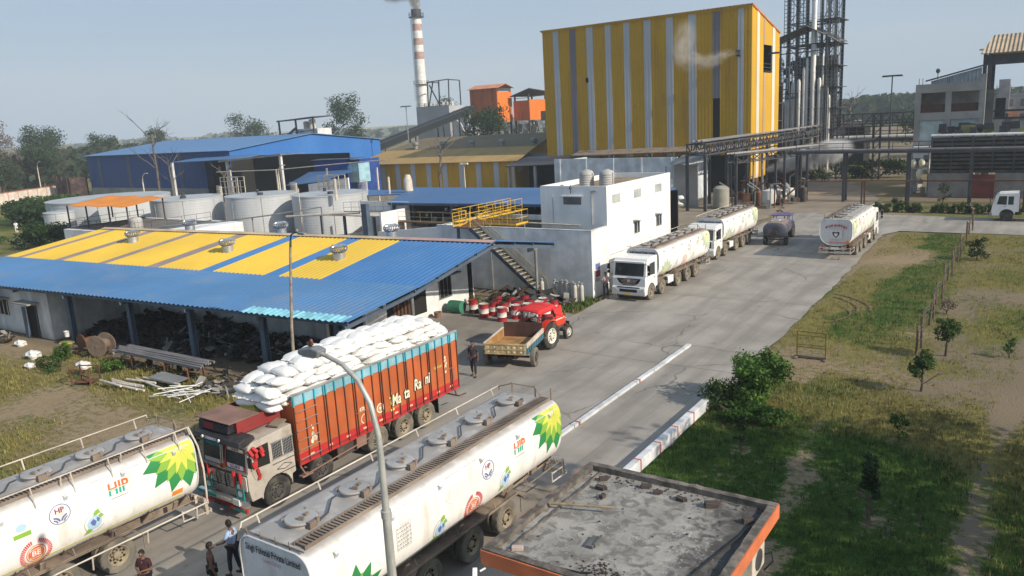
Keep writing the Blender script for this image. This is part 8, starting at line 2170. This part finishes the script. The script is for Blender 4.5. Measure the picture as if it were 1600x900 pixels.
for y in (89.6, 97, 105, 114, 123, 133, 145, 160):
    for x in (-35.6, -33.4): mb.box(x-.16, x+.16, y-.16, y+.16, 0, 6.6)
    mb.beam((-33.4, y+.2, 5.2), (-33.4, y+1.6, 6.6), .12, .12)
PR.add('leg', mb, M['steel_dark'], each=True)
mb = MB()
for k, (x, r_) in enumerate(((-35.3, .16), (-34.9, .12), (-34.5, .18), (-34.1, .10), (-33.8, .13))): mb.tube([(x, 90, 6.9), (x, 184, 6.6)], r_, 7)
for k, (x, r_) in enumerate(((-35.2, .12), (-34.6, .2), (-34.0, .14))): mb.tube([(x, 90, 8.15), (x, 184, 7.6)], r_, 7)
PR.add('pipe', mb, M['pipe_grey'], each=True)
# lower rack branching east
PR2 = Bd('pipe_rack', 'lower branch of the pipe trestle with hanging pipes in front of the yellow gable', 'pipe rack', (-29, 104, 0))
mb = MB(); truss(mb, (-33.2, 96, 5.2), (-26.5, 104, 5.6), .9, 8, .13); truss(mb, (-31.8, 95, 5.2), (-25.0, 103, 5.6), .9, 8, .13)
for (x, y) in ((-33, 96), (-31.6, 95.2), (-28.2, 100), (-26.8, 98.8), (-26.2, 104), (-24.8, 101.5)): mb.box(x-.14, x+.14, y-.14, y+.14, 0, 6.1)
PR2.add('truss', mb, M['steel_dark'])
mb = MB()
for k, (dx, r_) in enumerate(((0, .12), (.5, .09), (1.0, .14))): mb.tube([(-33+dx, 95.8, 6.3), (-26.3+dx, 103.8, 6.6), (-21+dx, 118, 6.6)], r_, 6)
mb.tube([(-29.5, 98.6, 6.3), (-29.5, 98.6, 4.4), (-29.3, 98.6, .3)], .16, 7); mb.tube([(-30.3, 97.8, 6.0), (-30.3, 97.8, .3)], .10, 7); PR2.add('pipe', mb, M['pipe_grey'], each=True)
PR3 = Bd('pipe_rack', 'dark cross bridge on slim posts spanning the road junction to the right edge', 'pipe rack', (-13, 101, 0))
mb = MB(); mb.beam((-27.5, 101, 5.95), (10, 101, 5.70), .35, .28); mb.beam((-27.5, 102.4, 5.95), (10, 102.4, 5.70), .3, .22)
for x in (-25.9, -20.4, -13.5, -7.2, -.6, 6): mb.box(x-.15, x+.15, 100.85, 101.15, 0, 5.8); mb.box(x-.12, x+.12, 102.3, 102.55, 0, 5.8)
for k in range(14): mb.box(-26+k*2.7-.03, -26+k*2.7+.03, 100.9, 100.96, 6.0, 7.0)
mb.box(-26, 10, 100.9, 100.96, 6.95, 7.02); mb.box(-26, 10, 100.9, 100.96, 6.45, 6.5); PR3.add('beam', mb, M['steel_dark'])
mb = MB(); mb.tube([(-27, 101.6, 6.15), (10, 101.6, 5.95)], .13, 7); mb.tube([(-27, 102.0, 6.15), (10, 102, 5.95)], .09, 7); PR3.add('pipe', mb, M['pipe_grey'], each=True)
PR4 = Bd('pipe_rack', 'low rusty brown pipe portal behind the hedge row', 'pipe rack', (-10, 97, 0))
mb = MB(); mb.beam((-24.5, 96.2, 2.95), (-17.4, 96.4, 2.95), .16, .16); mb.beam((-17.6, 96.4, 2.95), (8, 96.2, 3.0), .2, .16)
for x in (-17.5, -17.2, 3.0): mb.box(x-.08, x+.08, 96.3, 96.45, 0, 2.9)
PR4.add('beam', mb, M['rust'])
PR5 = Bd('pipe_rack', 'two level far bridge with railings left of the concrete frame building', 'pipe rack', (-22, 130, 0))
mb = MB(); truss(mb, (-28, 130, 7.9), (-15.6, 130, 7.9), 1.9, 9, .16); mb.beam((-28, 130, 5.9), (-15.6, 130, 5.9), .4, .5); mb.beam((-28, 132.5, 5.9), (-15.6, 132.5, 5.9), .4, .3)
for k in range(12): mb.box(-28+k*1.12-.04, -28+k*1.12+.04, 129.8, 129.9, 6.1, 7.9)
for z in (6.7, 7.2, 8.3, 8.7): mb.box(-28, -15.6, 129.78, 129.86, z, z+.1)
for x in (-27, -21.8, -16.2):
    for d in (-.45, .45): mb.box(x+d-.12, x+d+.12, 129.9, 130.2, 0, 9.8)
    for k in range(9): mb.beam((x-.45, 130, k*1.1), (x+.45, 130, k*1.1+1.1), .1, .1)
PR5.add('frame', mb, M['steel_dark'])
mb = MB(); mb.tube([(-28, 130.8, 6.3), (-15.6, 130.8, 6.3)], .3, 8); mb.tube([(-28, 131.6, 6.3), (-15.6, 131.6, 6.3)], .22, 8); PR5.add('pipes', mb, M['white_old'])
# equipment under the trestle
rp = random.Random(21)
EQ = Bd('pump_yard', 'pipework, pumps and valves standing under the trestle left of the road', 'machinery', (-31, 98, 0))
mbs = [MB(), MB(), MB()]
for k in range(60):
    x = rp.uniform(-33.5, -24.5); y = rp.uniform(93, 112); x -= max(0, (y-100)*.3); q = mbs[k % 3]; t_ = rp.random()
    if t_ < .45: q.tube([(x, y, .1), (x, y, rp.uniform(.8, 3.2)), (x+rp.uniform(-2, 2), y, rp.uniform(.8, 3.2))], rp.uniform(.05, .12), 6)
    elif t_ < .8: q.obox((x, y, .5), (rp.uniform(.3, 1.3), rp.uniform(.3, 1), rp.uniform(.3, 1.2)), (0, 0, rp.uniform(0, 1)))
    else: q.lathe([(.4, 0), (.4, rp.uniform(.8, 1.8)), (.001, 1.9)], (x, y, 0), n=12)
for q, m_ in zip(mbs, ('steel_grey', 'chassis', 'rust')): EQ.add('pipework', q, M[m_], each=True)
mb = MB(); mb.lathe([(.001, .4), (.75, .5), (.85, 1.3), (.75, 2.0), (.001, 2.2)], (-27.4, 94.6, 0), n=18)
for a in range(4): mb.rod((-27.4+.6*math.cos(a*1.57), 94.6+.6*math.sin(a*1.57), 0), (-27.4+.6*math.cos(a*1.57), 94.6+.6*math.sin(a*1.57), .7), .06, 5)
EQ.add('round_vessel', mb, M['white_old'])
mb = MB(); mb.lathe([(.95, .2), (.95, 2.4), (.6, 2.7), (.001, 2.75)], (-32.6, 92.8, 0), n=18); EQ.add('pale_vessel', mb, mk('buff_vessel', (.30,.29,.24), .7))
mb = MB()
for x, y, z in ((-29.3, 104, .6), (-28.4, 103, .4), (-30, 106, .8), (-27.9, 105.5, .5)): mb.ell((x, y, z), (.9, .7, .7), 10, 7, 0, .5)
EQ.add('white_sheeting', mb, M['sack'], each=True)

# ------------------------------------------------------------------ distillation tower
DT = Bd('distillation_tower', 'tall open steel distillation tower packed with silver columns and ladders', 'tower', (-36.5, 152, 0))
mb = MB()
cols_ = [(-40.2, 149.5), (-37.0, 149.5), (-34.6, 149.5), (-32.3, 149.5), (-40.2, 155), (-37.0, 155), (-34.6, 155), (-32.3, 155)]
for i, (x, y) in enumerate(cols_): mb.box(x-.2, x+.2, y-.2, y+.2, 0, 34)
lv = [3.5, 7, 10.6, 14.2, 17.8, 21.6, 25.6, 30.2, 33.6]
for z in lv:
    for y in (149.5, 155): mb.box(-40.4, -32.1, y-.1, y+.1, z-.12, z+.12)
    for x in (-40.2, -37, -34.6, -32.3): mb.box(x-.1, x+.1, 149.6, 154.9, z-.12, z+.12)
for a, b in zip([0]+lv, lv):
    for (x0, x1) in ((-40.2, -37), (-34.6, -32.3)):
        mb.beam((x0, 149.5, a), (x1, 149.5, b), .1, .1); mb.beam((x1, 149.5, a), (x0, 149.5, b), .1, .1)
    mb.beam((-32.3, 149.5, a), (-32.3, 155, b), .1, .1)
mb.box(-39.9, -32.8, 154, 154.6, 0, 20); mb.box(-43, -37.2, 150, 154, 0, 11); DT.add('frame', mb, mk('dark_teal_steel', (.05,.07,.085), .6, var=.3))  # solid boxes added as a dark core behind the pipework
mb = MB()
for i, z in enumerate(lv):
    if i == len(lv)-2: mb.box(-38.8, -35.2, 149.2, 155, z+.13, z+.2)
    else: mb.box(-34.8 if i > 5 else -38, -31.4, 148.0, 155.3, z+.13, z+.24); 
    mb.box(-41.6, -37.5, 149.3, 155, z+.13, z+.2) if i < 5 else None
DT.add('floor_grating', mb, M['steel_dark'], each=True)
for i, z in enumerate(lv):
    x0 = -41.6 if i < 5 else (-38.8 if i < 8 else -41)
    DT.add('railing', yrail((x0, 149.0, z+.2), (-31.6, 149.0, z+.2), 9, 1.1), M['steel_dark'])
mb = MB()
def ladder(x, y, z0, z1, w_=.5):
    for d in (0, w_): mb.box(x+d-.05, x+d+.05, y-.05, y+.05, z0, z1)
    z = z0
    while z < z1: mb.box(x, x+w_, y-.04, y+.04, z, z+.12); z += .65
for (x, y, z0, z1) in [(-41.6+.62*q, 148.6, (2, 4, 8)[q % 3], (20, 12, 21)[q % 3]) for q in range(14)] + [(-40.9, 148.9, 21.6, 34), (-39.8, 148.9, 21.6, 34), (-38.2, 148.9, 21.6, 32), (-37.6, 148.8, 21.6, 30), (-41.4, 148.8, 13, 19.5), (-39.4, 148.8, 12.5, 19), (-33.8, 148.8, 6, 32), (-33.2, 148.7, 6, 34), (-32.2, 148.8, 6, 34), (-35.1, 148.7, 6, 24), (-36.5, 148.7, 4, 16), (-34.6, 148.6, 4, 21)]: ladder(x, y, z0, z1)
for x in (-40.4, -37.3, -34.9, -32.6):
    for y in (149.2, 154.8): ladder(x, y, 0, 34, .55)
DT.add('ladder', mb, M['steel_grey'])
M['silver'] = mk('silver_cladding', (.66,.64,.60), .4, metal=.3, var=.1, scale=.4, dirt=(.40,.34,.26), damt=.4, dscale=.4, streak=True, bump=0)
for k, (x, y, r_, h) in enumerate(((-35.6, 148.2, .46, 34), (-38.9, 148.2, .45, 15.5), (-37.9, 147.9, .36, 16.0), (-37.1, 148, .30, 18), (-36.6, 148.1, .26, 19.5), (-34.5, 148.2, .34, 16), (-33.5, 148.1, .22, 15), (-39.9, 148.4, .5, 12.5), (-34.0, 148.3, .16, 20), (-32.8, 148.2, .2, 13), (-38.3, 148, .2, 13))):
    mb = MB(); mb.lathe([(r_, 0), (r_, h-.5), (r_*.6, h), (.001, h+.1)], (x, y, 0), n=18)
    for q in range(int(h/3)): mb.lathe([(r_+.05, 2+q*3.), (r_+.05, 2.15+q*3.)], (x, y, 0), n=18)
    DT.add('column', mb, M['silver'])
mb = MB()
for k in range(44):
    x = rp.uniform(-41.5, -32.2); z0 = rp.uniform(0, 6); z1 = z0+rp.uniform(4, 14); y = rp.uniform(148.0, 150.6); mb.tube([(x, y, z0), (x, y, min(z1, 20)), (x+rp.uniform(-1, 1), y, min(z1, 20)+.3)], rp.uniform(.05, .14), 6)
DT.add('pipes', mb, M['galv'])
mb = MB()
for k in range(230): mb.obox((rp.uniform(-41.8, -32.4), rp.uniform(148.4, 154.5), rp.uniform(1, 19)), (rp.uniform(.2, 1.4), .4, rp.uniform(.2, 1.2)), (0, rp.uniform(-.4, .4), 0))
DT.add('machinery', mb, M['chassis'])
mb = MB(); mb.quad((-43.2, 146.5, 22.6), (-36.6, 146.5, 24.9), (-36.6, 156.2, 25.2), (-43.4, 156.2, 22.9)); mb.quad((-36.59, 146.5, 24.9), (-31.7, 146.5, 22.1), (-31.7, 156.2, 22.3), (-36.59, 156.2, 25.2)); DT.add('shed_roof', mb, mk('weathered_sheet', (.13,.13,.13), .7, corr=('x', .5, .02)), solid=.12)
mb = MB()
for x in (-42.8, -40.9, -38.1, -33.2): mb.box(x-.14, x+.14, 146.7, 147, 0, 23.2)
for z in (20.4, 21.6): mb.beam((-43, 146.8, z), (-34, 146.8, z+.2), .18, .18)
truss(mb, (-43, 146.9, 12.8), (-37.8, 146.9, 12.8), .8, 6, .12)
DT.add('shed_frame', mb, M['steel_dark'])
BR = Bd('brown_process_block', 'dark brown process structure between the yellow gable and the silver tower', 'process building', (-42, 140, 0))
mb = MB()
for x in (-45, -42.4, -39.8):
    for y in (138, 144): mb.box(x-.18, x+.18, y-.18, y+.18, 0, 15.5)
for z in (3, 6, 9, 12, 15): mb.box(-45.2, -39.6, 137.8, 144.2, z, z+.18)
for a in (0, 3, 6, 9): mb.beam((-45, 138, a), (-40, 138, a+3), .15, .15)
BR.add('frame', mb, mk('brown_steel', (.07,.05,.045), .8))
mb = MB()
for k in range(50): mb.obox((rp.uniform(-45, -40), rp.uniform(138, 143.5), rp.uniform(.5, 14)), (rp.uniform(.3, 1.8), .5, rp.uniform(.3, 1.5)), (0, 0, 0))
BR.add('vessels', mb, M['chassis'])
mb = MB(); mb.box(-47, -29, 160, 166, 0, 7); mb.box(-35.8, -30.2, 118, 122, 0, 4.6); BR.add('dark_backing', mb, M['interior'], each=True)  # near-black boxes added to darken the view behind the racks

# ------------------------------------------------------------------ concrete frame building, gantry, cooling racks on the right
CF = Bd('concrete_frame_building', 'unfinished concrete building with open upper bays and glazed lower windows', 'building', (-11, 113, 0))
xa, xb, ya, yb = -14.2, -7.3, 112., 120.
mb = MB()
for x in (xa, -10.85, xb): mb.box(x-.32, x+.32, ya-.3, ya+.3, 0, 13.0 if x != xb else 14.2)
mb.box(xa-.3, xb+.3, ya-.34, ya+.3, 12.3, 13.35); mb.box(xa-.3, xb+.3, ya-.32, ya+.3, 9.0, 9.9); mb.box(xa-.3, xb+.3, ya-.32, ya+.3, 5.9, 6.4); mb.box(xa-.3, xa, ya+.31, yb, 0, 13.3); mb.box(xa, xb, ya+.31, yb, 8.7, 8.9); mb.box(xa+.01, xb, ya+.31, yb-.2, 12.4, 12.6)
CF.add('frame', mb, M['concrete'])
mb = MB(); mb.box(xa+.01, xb, yb-3.15, yb-3, 6, 13); CF.add('back_wall', mb, mk('shaded_wall', (.42,.41,.42), .9))
mb = MB(); mb.box(xa+.35, -11.2, ya-.05, ya+.1, 9.91, 10.9); mb.box(-10.5, xb-.33, ya-.05, ya+.1, 9.91, 10.9); CF.add('brick_band', mb, mk('dark_brick_band', (.085,.045,.035), .9, var=.3, scale=2))
mb = MB(); mb.box(xa+.33, -11.2, ya-.02, ya+.1, 6.41, 8.98); mb.box(-10.5, xb-.33, ya-.02, ya+.1, 6.41, 8.98); wn = CF.add('window', mb, mk('pale_green_glass', (.40,.50,.48), .3, spec=.6))
mb = MB()
for x in (-13.85, -13.0, -12.1, -11.3, -10.4, -9.6, -8.7, -7.75): mb.box(x-.05, x+.05, ya-.07, ya-.025, 6.41, 8.98)
mb.box(-13.8, -7.7, ya-.08, ya-.03, 7.75, 7.82); CF.add('frame', mb, M['white_trim'], wn)
mb = MB(); mb.box(-9.4, -8.0, ya-.1, ya-.03, 6.5, 7.3); CF.add('dark_pane', mb, M['interior'], wn)
mb = MB(); mb.prism([(-13.0, 13.36), (-7.6, 13.36), (-7.6, 15.0), (-13.0, 13.7)], 'y', ya+1, ya+1.1); CF.add('roof_screen', mb, mk('grey_screen', (.24,.28,.32), .6, corr=('x', .4, .02)))
mb = MB(); mb.beam((-13.6, ya+.9, 13.75), (-7.0, ya+.9, 15.3), .25, .18)
for x in (-14.2, -13.8, -11.1, -10.9, -10.6): mb.rod((x, ya, 13.0), (x, ya, 14.1), .035, 4)
mb.rod((-12.3, ya+1, 13.9), (-12.3, ya+1, 14.9), .05, 5); mb.ell((-12.3, ya+1, 14.9), (.25, .2, .3), 8, 6); CF.add('roof_beam', mb, M['steel_dark'])
mb = MB(); mb.box(-14.4, -12.3, ya-2.2, ya-.6, 3.2, 5.85); CF.add('white_block', mb, M['white_bright'])
mb = MB(); mb.box(-13.8, -13.35, ya-2.22, ya-2.19, 5.2, 5.45); mb.box(-13.2, -12.75, ya-2.22, ya-2.19, 5.2, 5.45); CF.add('small_window', mb, M['interior'])
mb = MB()
for x in (-14.1, -12.3): mb.rod((x, ya-3.2, 0), (x, ya-3.2, 6.1), .08, 6)
for z in (.9, 1.8, 2.7, 3.6, 4.5, 5.2): mb.beam((-14.1, ya-3.2, z), (-12.3, ya-3.2, z), .12, .12)
for k in range(14): mb.obox((rp.uniform(-14, -12.4), ya-3, rp.uniform(.3, 4.5)), (.5, .3, rp.uniform(.3, .9)), (0, 0, 0))
CF.add('stair_tower', mb, M['steel_grey'])
mb = MB(); mb.ell((-13.9, ya-3.4, 3.9), (.35, .3, .55), 10, 7); mb.ell((-13.0, ya-3.4, 4.0), (.35, .3, .6), 10, 7); mb.ell((-13.2, ya-3.4, 2.6), (.4, .3, .7), 10, 7); CF.add('cream_vessel', mb, M['d_cream'], each=True)
GT = Bd('gantry_shed', 'tall dark steel portal with a tan ribbed roof at the right edge', 'shed', (-2, 115, 0))
mb = MB()
for x in (-7.45, -6.95): mb.box(x-.2, x+.2, 114.6, 115.1, 0, 16.6)
mb.box(-7.65, -6.7, 114.5, 115.2, 0, 12.6) if False else None
mb.box(-7.6, 12, 114.7, 115.0, 15.2, 16.4); mb.box(11.6, 12, 114.6, 115.1, 0, 16.5); mb.box(-7.6, -6.9, 124.7, 125, 0, 16.5); mb.box(-6.9, 12, 114.8, 115, 9.6, 9.85); mb.box(-6.9, 12, 114.8, 115, 8.7, 8.95); mb.box(-6.4, -5.3, 121, 122, 8.8, 11.2)
GT.add('frame', mb, M['steel_dark'])
mb = MB(); mb.box(-7.2, -6.2, 114.0, 114.55, 0, 12.3); GT.add('concrete_column', mb, M['concrete_dark'])
mb = MB(); mb.quad((-7.9, 114, 16.6), (14, 114, 16.6), (14, 120, 19.0), (-7.0, 120, 19.0)); mb.quad((-7.0, 120.01, 19.0), (14, 120.01, 19.0), (14, 126, 16.6), (-7.9, 126, 16.6)); GT.add('roof', mb, mk('tan_ribbed_roof', (.44,.35,.24), .85, var=.15, scale=.5, dirt=(.25,.19,.14), damt=.6, dscale=.6, streak=True, corr=('x', .45, .06), bump=0), solid=.1)
CT = Bd('cooling_rack', 'long dark slatted cooling rack on a grey concrete base with pipes along its top', 'cooling tower', (-5, 108, 0))
mb = MB()
for k in range(9): mb.box(-11.9, 12, 107-.15, 107.05, 2.95+k*.46, 3.20+k*.46)
CT.add('slats', mb, mk('dark_slats', (.075,.062,.055), .9, var=.4, scale=1.5, dirt=(.16,.15,.15), damt=.5, dscale=1))
mb = MB(); mb.box(-11.9, 12, 107.1, 107.3, 2.9, 7.0); CT.add('inner_wall', mb, M['interior'])
mb = MB()
for k in range(12): mb.box(-11.9+k*2.1, -11.75+k*2.1, 106.7, 106.83, 2.9, 7.2)
CT.add('upright', mb, M['steel_dark'], each=True)
mb = MB(); mb.box(-12.0, -7.55, 106.9, 112, 0, 2.88); mb.box(-5.15, 12, 106.9, 112, 0, 2.88); CT.add('base', mb, mk('grey_base', (.27,.26,.245), .9, dirt=(.17,.15,.13), damt=.5, dscale=.6))
mb = MB(); mb.box(-7.54, -5.16, 106.6, 107.0, 0, 2.7); CT.add('red_panel', mb, mk('red_brown_panel', (.17,.04,.03), .8, var=.3))
mb = MB(); mb.tube([(-12, 107.3, 7.25), (12, 107.3, 7.15)], .2, 8); mb.tube([(-12, 108, 7.3), (12, 108, 7.2)], .12, 8); CT.add('top_pipe', mb, M['white_old'], each=True)
mb = MB()
for k in range(46): mb.obox((rp.uniform(-11.5, 10), rp.uniform(107.6, 111), 7.4+rp.uniform(0, .9)), (rp.uniform(.3, 1.8), .5, rp.uniform(.2, .9)), (0, 0, 0), 0 if k % 4 else 1)
CT.add('top_equipment', mb, [M['steel_dark'], mk('mossy_yellow', (.28,.25,.09), .9)], each=True)
mb = MB(); mb.rod((-20, 96.6, 0), (-20, 96.6, 0), .01) if False else None
# far buildings right of the portal and the construction crane
FB = Bd('far_building', 'pale half built block with a small orange patch seen through the portal', 'building', (-8, 180, 0))
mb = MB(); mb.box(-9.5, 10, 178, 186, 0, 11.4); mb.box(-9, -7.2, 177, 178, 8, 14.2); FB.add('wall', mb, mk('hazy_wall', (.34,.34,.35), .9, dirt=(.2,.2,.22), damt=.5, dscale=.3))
mb = MB()
for k in range(7):
    for z in (6.5, 9.2): mb.box(-7.8+k*2.4, -6.6+k*2.4, 177.9, 177.99, z, z+1.3)
FB.add('window', mb, M['concrete_dark'])
mb = MB(); mb.box(-7.2, -5.6, 177.4, 177.9, 7.0, 8.6); FB.add('orange_patch', mb, mk('orange_patch', (.6,.25,.15), .8))
mb = MB()
for z in (11.5, 12.6): mb.box(-9.5, 10, 177.9, 178, z, z+.12)
for k in range(9): mb.box(-9.4+k*2.2, -9.3+k*2.2, 177.9, 178, 11.4, 13.2)
FB.add('railing', mb, M['steel_grey'])
CR = Bd('tower_crane', 'thin distant tower crane to the right of the portal column', 'crane', (-14, 240, 0))
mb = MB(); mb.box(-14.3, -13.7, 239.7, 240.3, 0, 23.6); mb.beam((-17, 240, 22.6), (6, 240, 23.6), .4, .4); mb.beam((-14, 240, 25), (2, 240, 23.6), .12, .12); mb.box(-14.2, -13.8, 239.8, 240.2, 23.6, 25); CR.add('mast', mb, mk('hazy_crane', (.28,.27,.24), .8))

# thin lamp posts in the plant
def plain_lamp(loc, h, label, double=True, mat='steel_grey', curve=0):
    t_ = thing('lamp_post', label, 'lamp post', loc); mb = MB(); mb.tube([(0, 0, 0), (0, 0, h)], [.16, .09], 8); mb.build('pole', M[mat], t_)
    mb = MB()
    if curve: mb.tube([(0, 0, h), (.2, 0, h+.9), (.9, 0, h+1.4), (1.7, 0, h+1.4)], .07, 6)
    else: mb.box(-1.4, 1.4, -.15, .15, h, h+.25); mb.box(-1.5, -.6, -.3, .3, h-.02, h+.14); mb.box(.6, 1.5, -.3, .3, h-.02, h+.14)
    mb.build('lamp_head', M[mat], t_); return t_
plain_lamp((-117, 133, 0), 15.6, 'grey mast with a short crossbar behind the yellow shed', mat='steel_grey')
plain_lamp((-21.6, 140, 0), 15.2, 'tall thin lamp mast with a crossbar left of the concrete building', mat='steel_dark')
plain_lamp((-125.2, 75, 0), 4.9, 'small white curved lamp before the blue warehouse', mat='white_trim', curve=1)
plain_lamp((-75.3, 98, 0), 5.4, 'thin buff pole before the yellow striped shed', mat='d_cream', curve=0).scale = (.5, .5, 1)
plain_lamp((-103, 85, 0), 5.2, 'thin pale curved lamp before the dark warehouse bay', mat='white_trim', curve=1)
plain_lamp((-196, 92, 0), 6.5, 'white pole with a short arm behind the boundary wall', mat='white_trim', curve=1)

# ------------------------------------------------------------------ smoke, steam and haze
_us = MB(); _us.ell((0, 0, 0), (1, 1, 1), 20, 12); _uo = _us.build('puff', []); UNIT = _uo.data; bpy.data.objects.remove(_uo)
def puff(name, label, pts, radii, dens, colr=(.85, .85, .84), seed=0.):
    """a plume: overlapping soft ellipsoids of scattering medium, each thinning out towards its rim"""
    c_ = Vector(pts[0]); root = thing(name, label, name, c_)
    m_ = bpy.data.materials.new(name+'_medium'); m_.use_nodes = True; n_ = m_.node_tree; n_.nodes.clear()
    N = n_.nodes.new; out = N('ShaderNodeOutputMaterial'); pv = N('ShaderNodeVolumePrincipled'); n_.links.new(pv.outputs[0], out.inputs['Volume'])
    pv.inputs['Color'].default_value = (*colr, 1)
    tc = N('ShaderNodeTexCoord'); oi = N('ShaderNodeObjectInfo'); ad = N('ShaderNodeVectorMath'); ad.operation = 'ADD'; n_.links.new(tc.outputs['Object'], ad.inputs[0]); n_.links.new(oi.outputs['Location'], ad.inputs[1])
    no = N('ShaderNodeTexNoise'); no.inputs['Scale'].default_value = 2.3; no.inputs['Detail'].default_value = 4; n_.links.new(ad.outputs[0], no.inputs['Vector'])
    ln = N('ShaderNodeVectorMath'); ln.operation = 'LENGTH'; n_.links.new(tc.outputs['Object'], ln.inputs[0])
    f1 = N('ShaderNodeMapRange'); f1.interpolation_type = 'SMOOTHSTEP'; f1.inputs[1].default_value = 1.; f1.inputs[2].default_value = .1; n_.links.new(ln.outputs['Value'], f1.inputs[0])
    f2 = N('ShaderNodeMapRange'); f2.inputs[1].default_value = .36; f2.inputs[2].default_value = .66; f2.inputs[4].default_value = dens; n_.links.new(no.outputs[0], f2.inputs[0])
    mu = N('ShaderNodeMath'); mu.operation = 'MULTIPLY'; n_.links.new(f1.outputs[0], mu.inputs[0]); n_.links.new(f2.outputs[0], mu.inputs[1]); n_.links.new(mu.outputs[0], pv.inputs['Density'])
    me_ = UNIT.copy(); me_.materials.clear(); me_.materials.append(m_)
    for k, (p, r_) in enumerate(zip(pts, radii)):
        o = bpy.data.objects.new('puff', me_); link(o, root); o.location = Vector(p)-c_; nx_ = Vector(pts[min(k+1, len(pts)-1)])-Vector(pts[max(0, k-1)])
        o.rotation_euler = nx_.to_track_quat('X', 'Z').to_euler(); o.scale = (r_*1.5, r_, r_*.85)
    return root
puff('smoke', 'pale smoke rising from the dark chimney top', [(-186.4, 221, 50.6), (-187, 221.5, 53), (-188.5, 222, 57)], [1.6, 2.6, 3.8], 2.6, (.6, .58, .56), 1.)
puff('smoke', 'faint grey smoke drifting left at the top edge above the chimney', [(-193, 222, 56), (-199, 223, 57), (-206, 224, 60)], [3, 4, 4], 1.0, (.45, .45, .47), 2.)
puff('steam', 'white steam blowing left from the vent on the striped building', [(-36.3, 108.5, 18.9), (-37.4, 108, 18.9), (-38.9, 107.6, 18.3), (-40.3, 107.4, 18.0), (-41.6, 107.3, 18.8), (-43.4, 107.3, 18.9), (-43.0, 107.3, 21.0)], [.5, 1.0, 1.5, 1.5, 1.3, 1.8, 2.4], .8, (.8, .78, .72), 3.)
puff('steam', 'white steam jet at the foot of the yellow gable under the pipes', [(-30.8, 108, 3.6), (-28.5, 108, 4.3), (-26.0, 108, 5.0), (-23.5, 108, 5.6)], [.8, 1.7, 2.3, 2.2], 4.2, (.96, .96, .96), 4.)
puff('steam', 'thin bluish steam rising through the pipe rack', [(-24.5, 112, 5.9), (-23.6, 113, 7.4), (-23.2, 113, 8.8)], [.8, 1.2, .5], .35, (.6, .63, .72), 5.)
# light haze over the whole plant
mb = MB(); mb.box(-1600, 700, -60, 1600, -.5, 130)
m_ = bpy.data.materials.new('haze_medium'); m_.use_nodes = True; nt_ = m_.node_tree; nt_.nodes.clear()
out = nt_.nodes.new('ShaderNodeOutputMaterial'); vsn = nt_.nodes.new('ShaderNodeVolumeScatter'); vsn.inputs['Color'].default_value = (.78, .89, 1., 1); vsn.inputs['Density'].default_value = 3.8e-4; vsn.inputs['Anisotropy'].default_value = 0.
nt_.links.new(vsn.outputs[0], out.inputs['Volume'])
o = mb.build('haze', m_); tag(o, kind='structure')
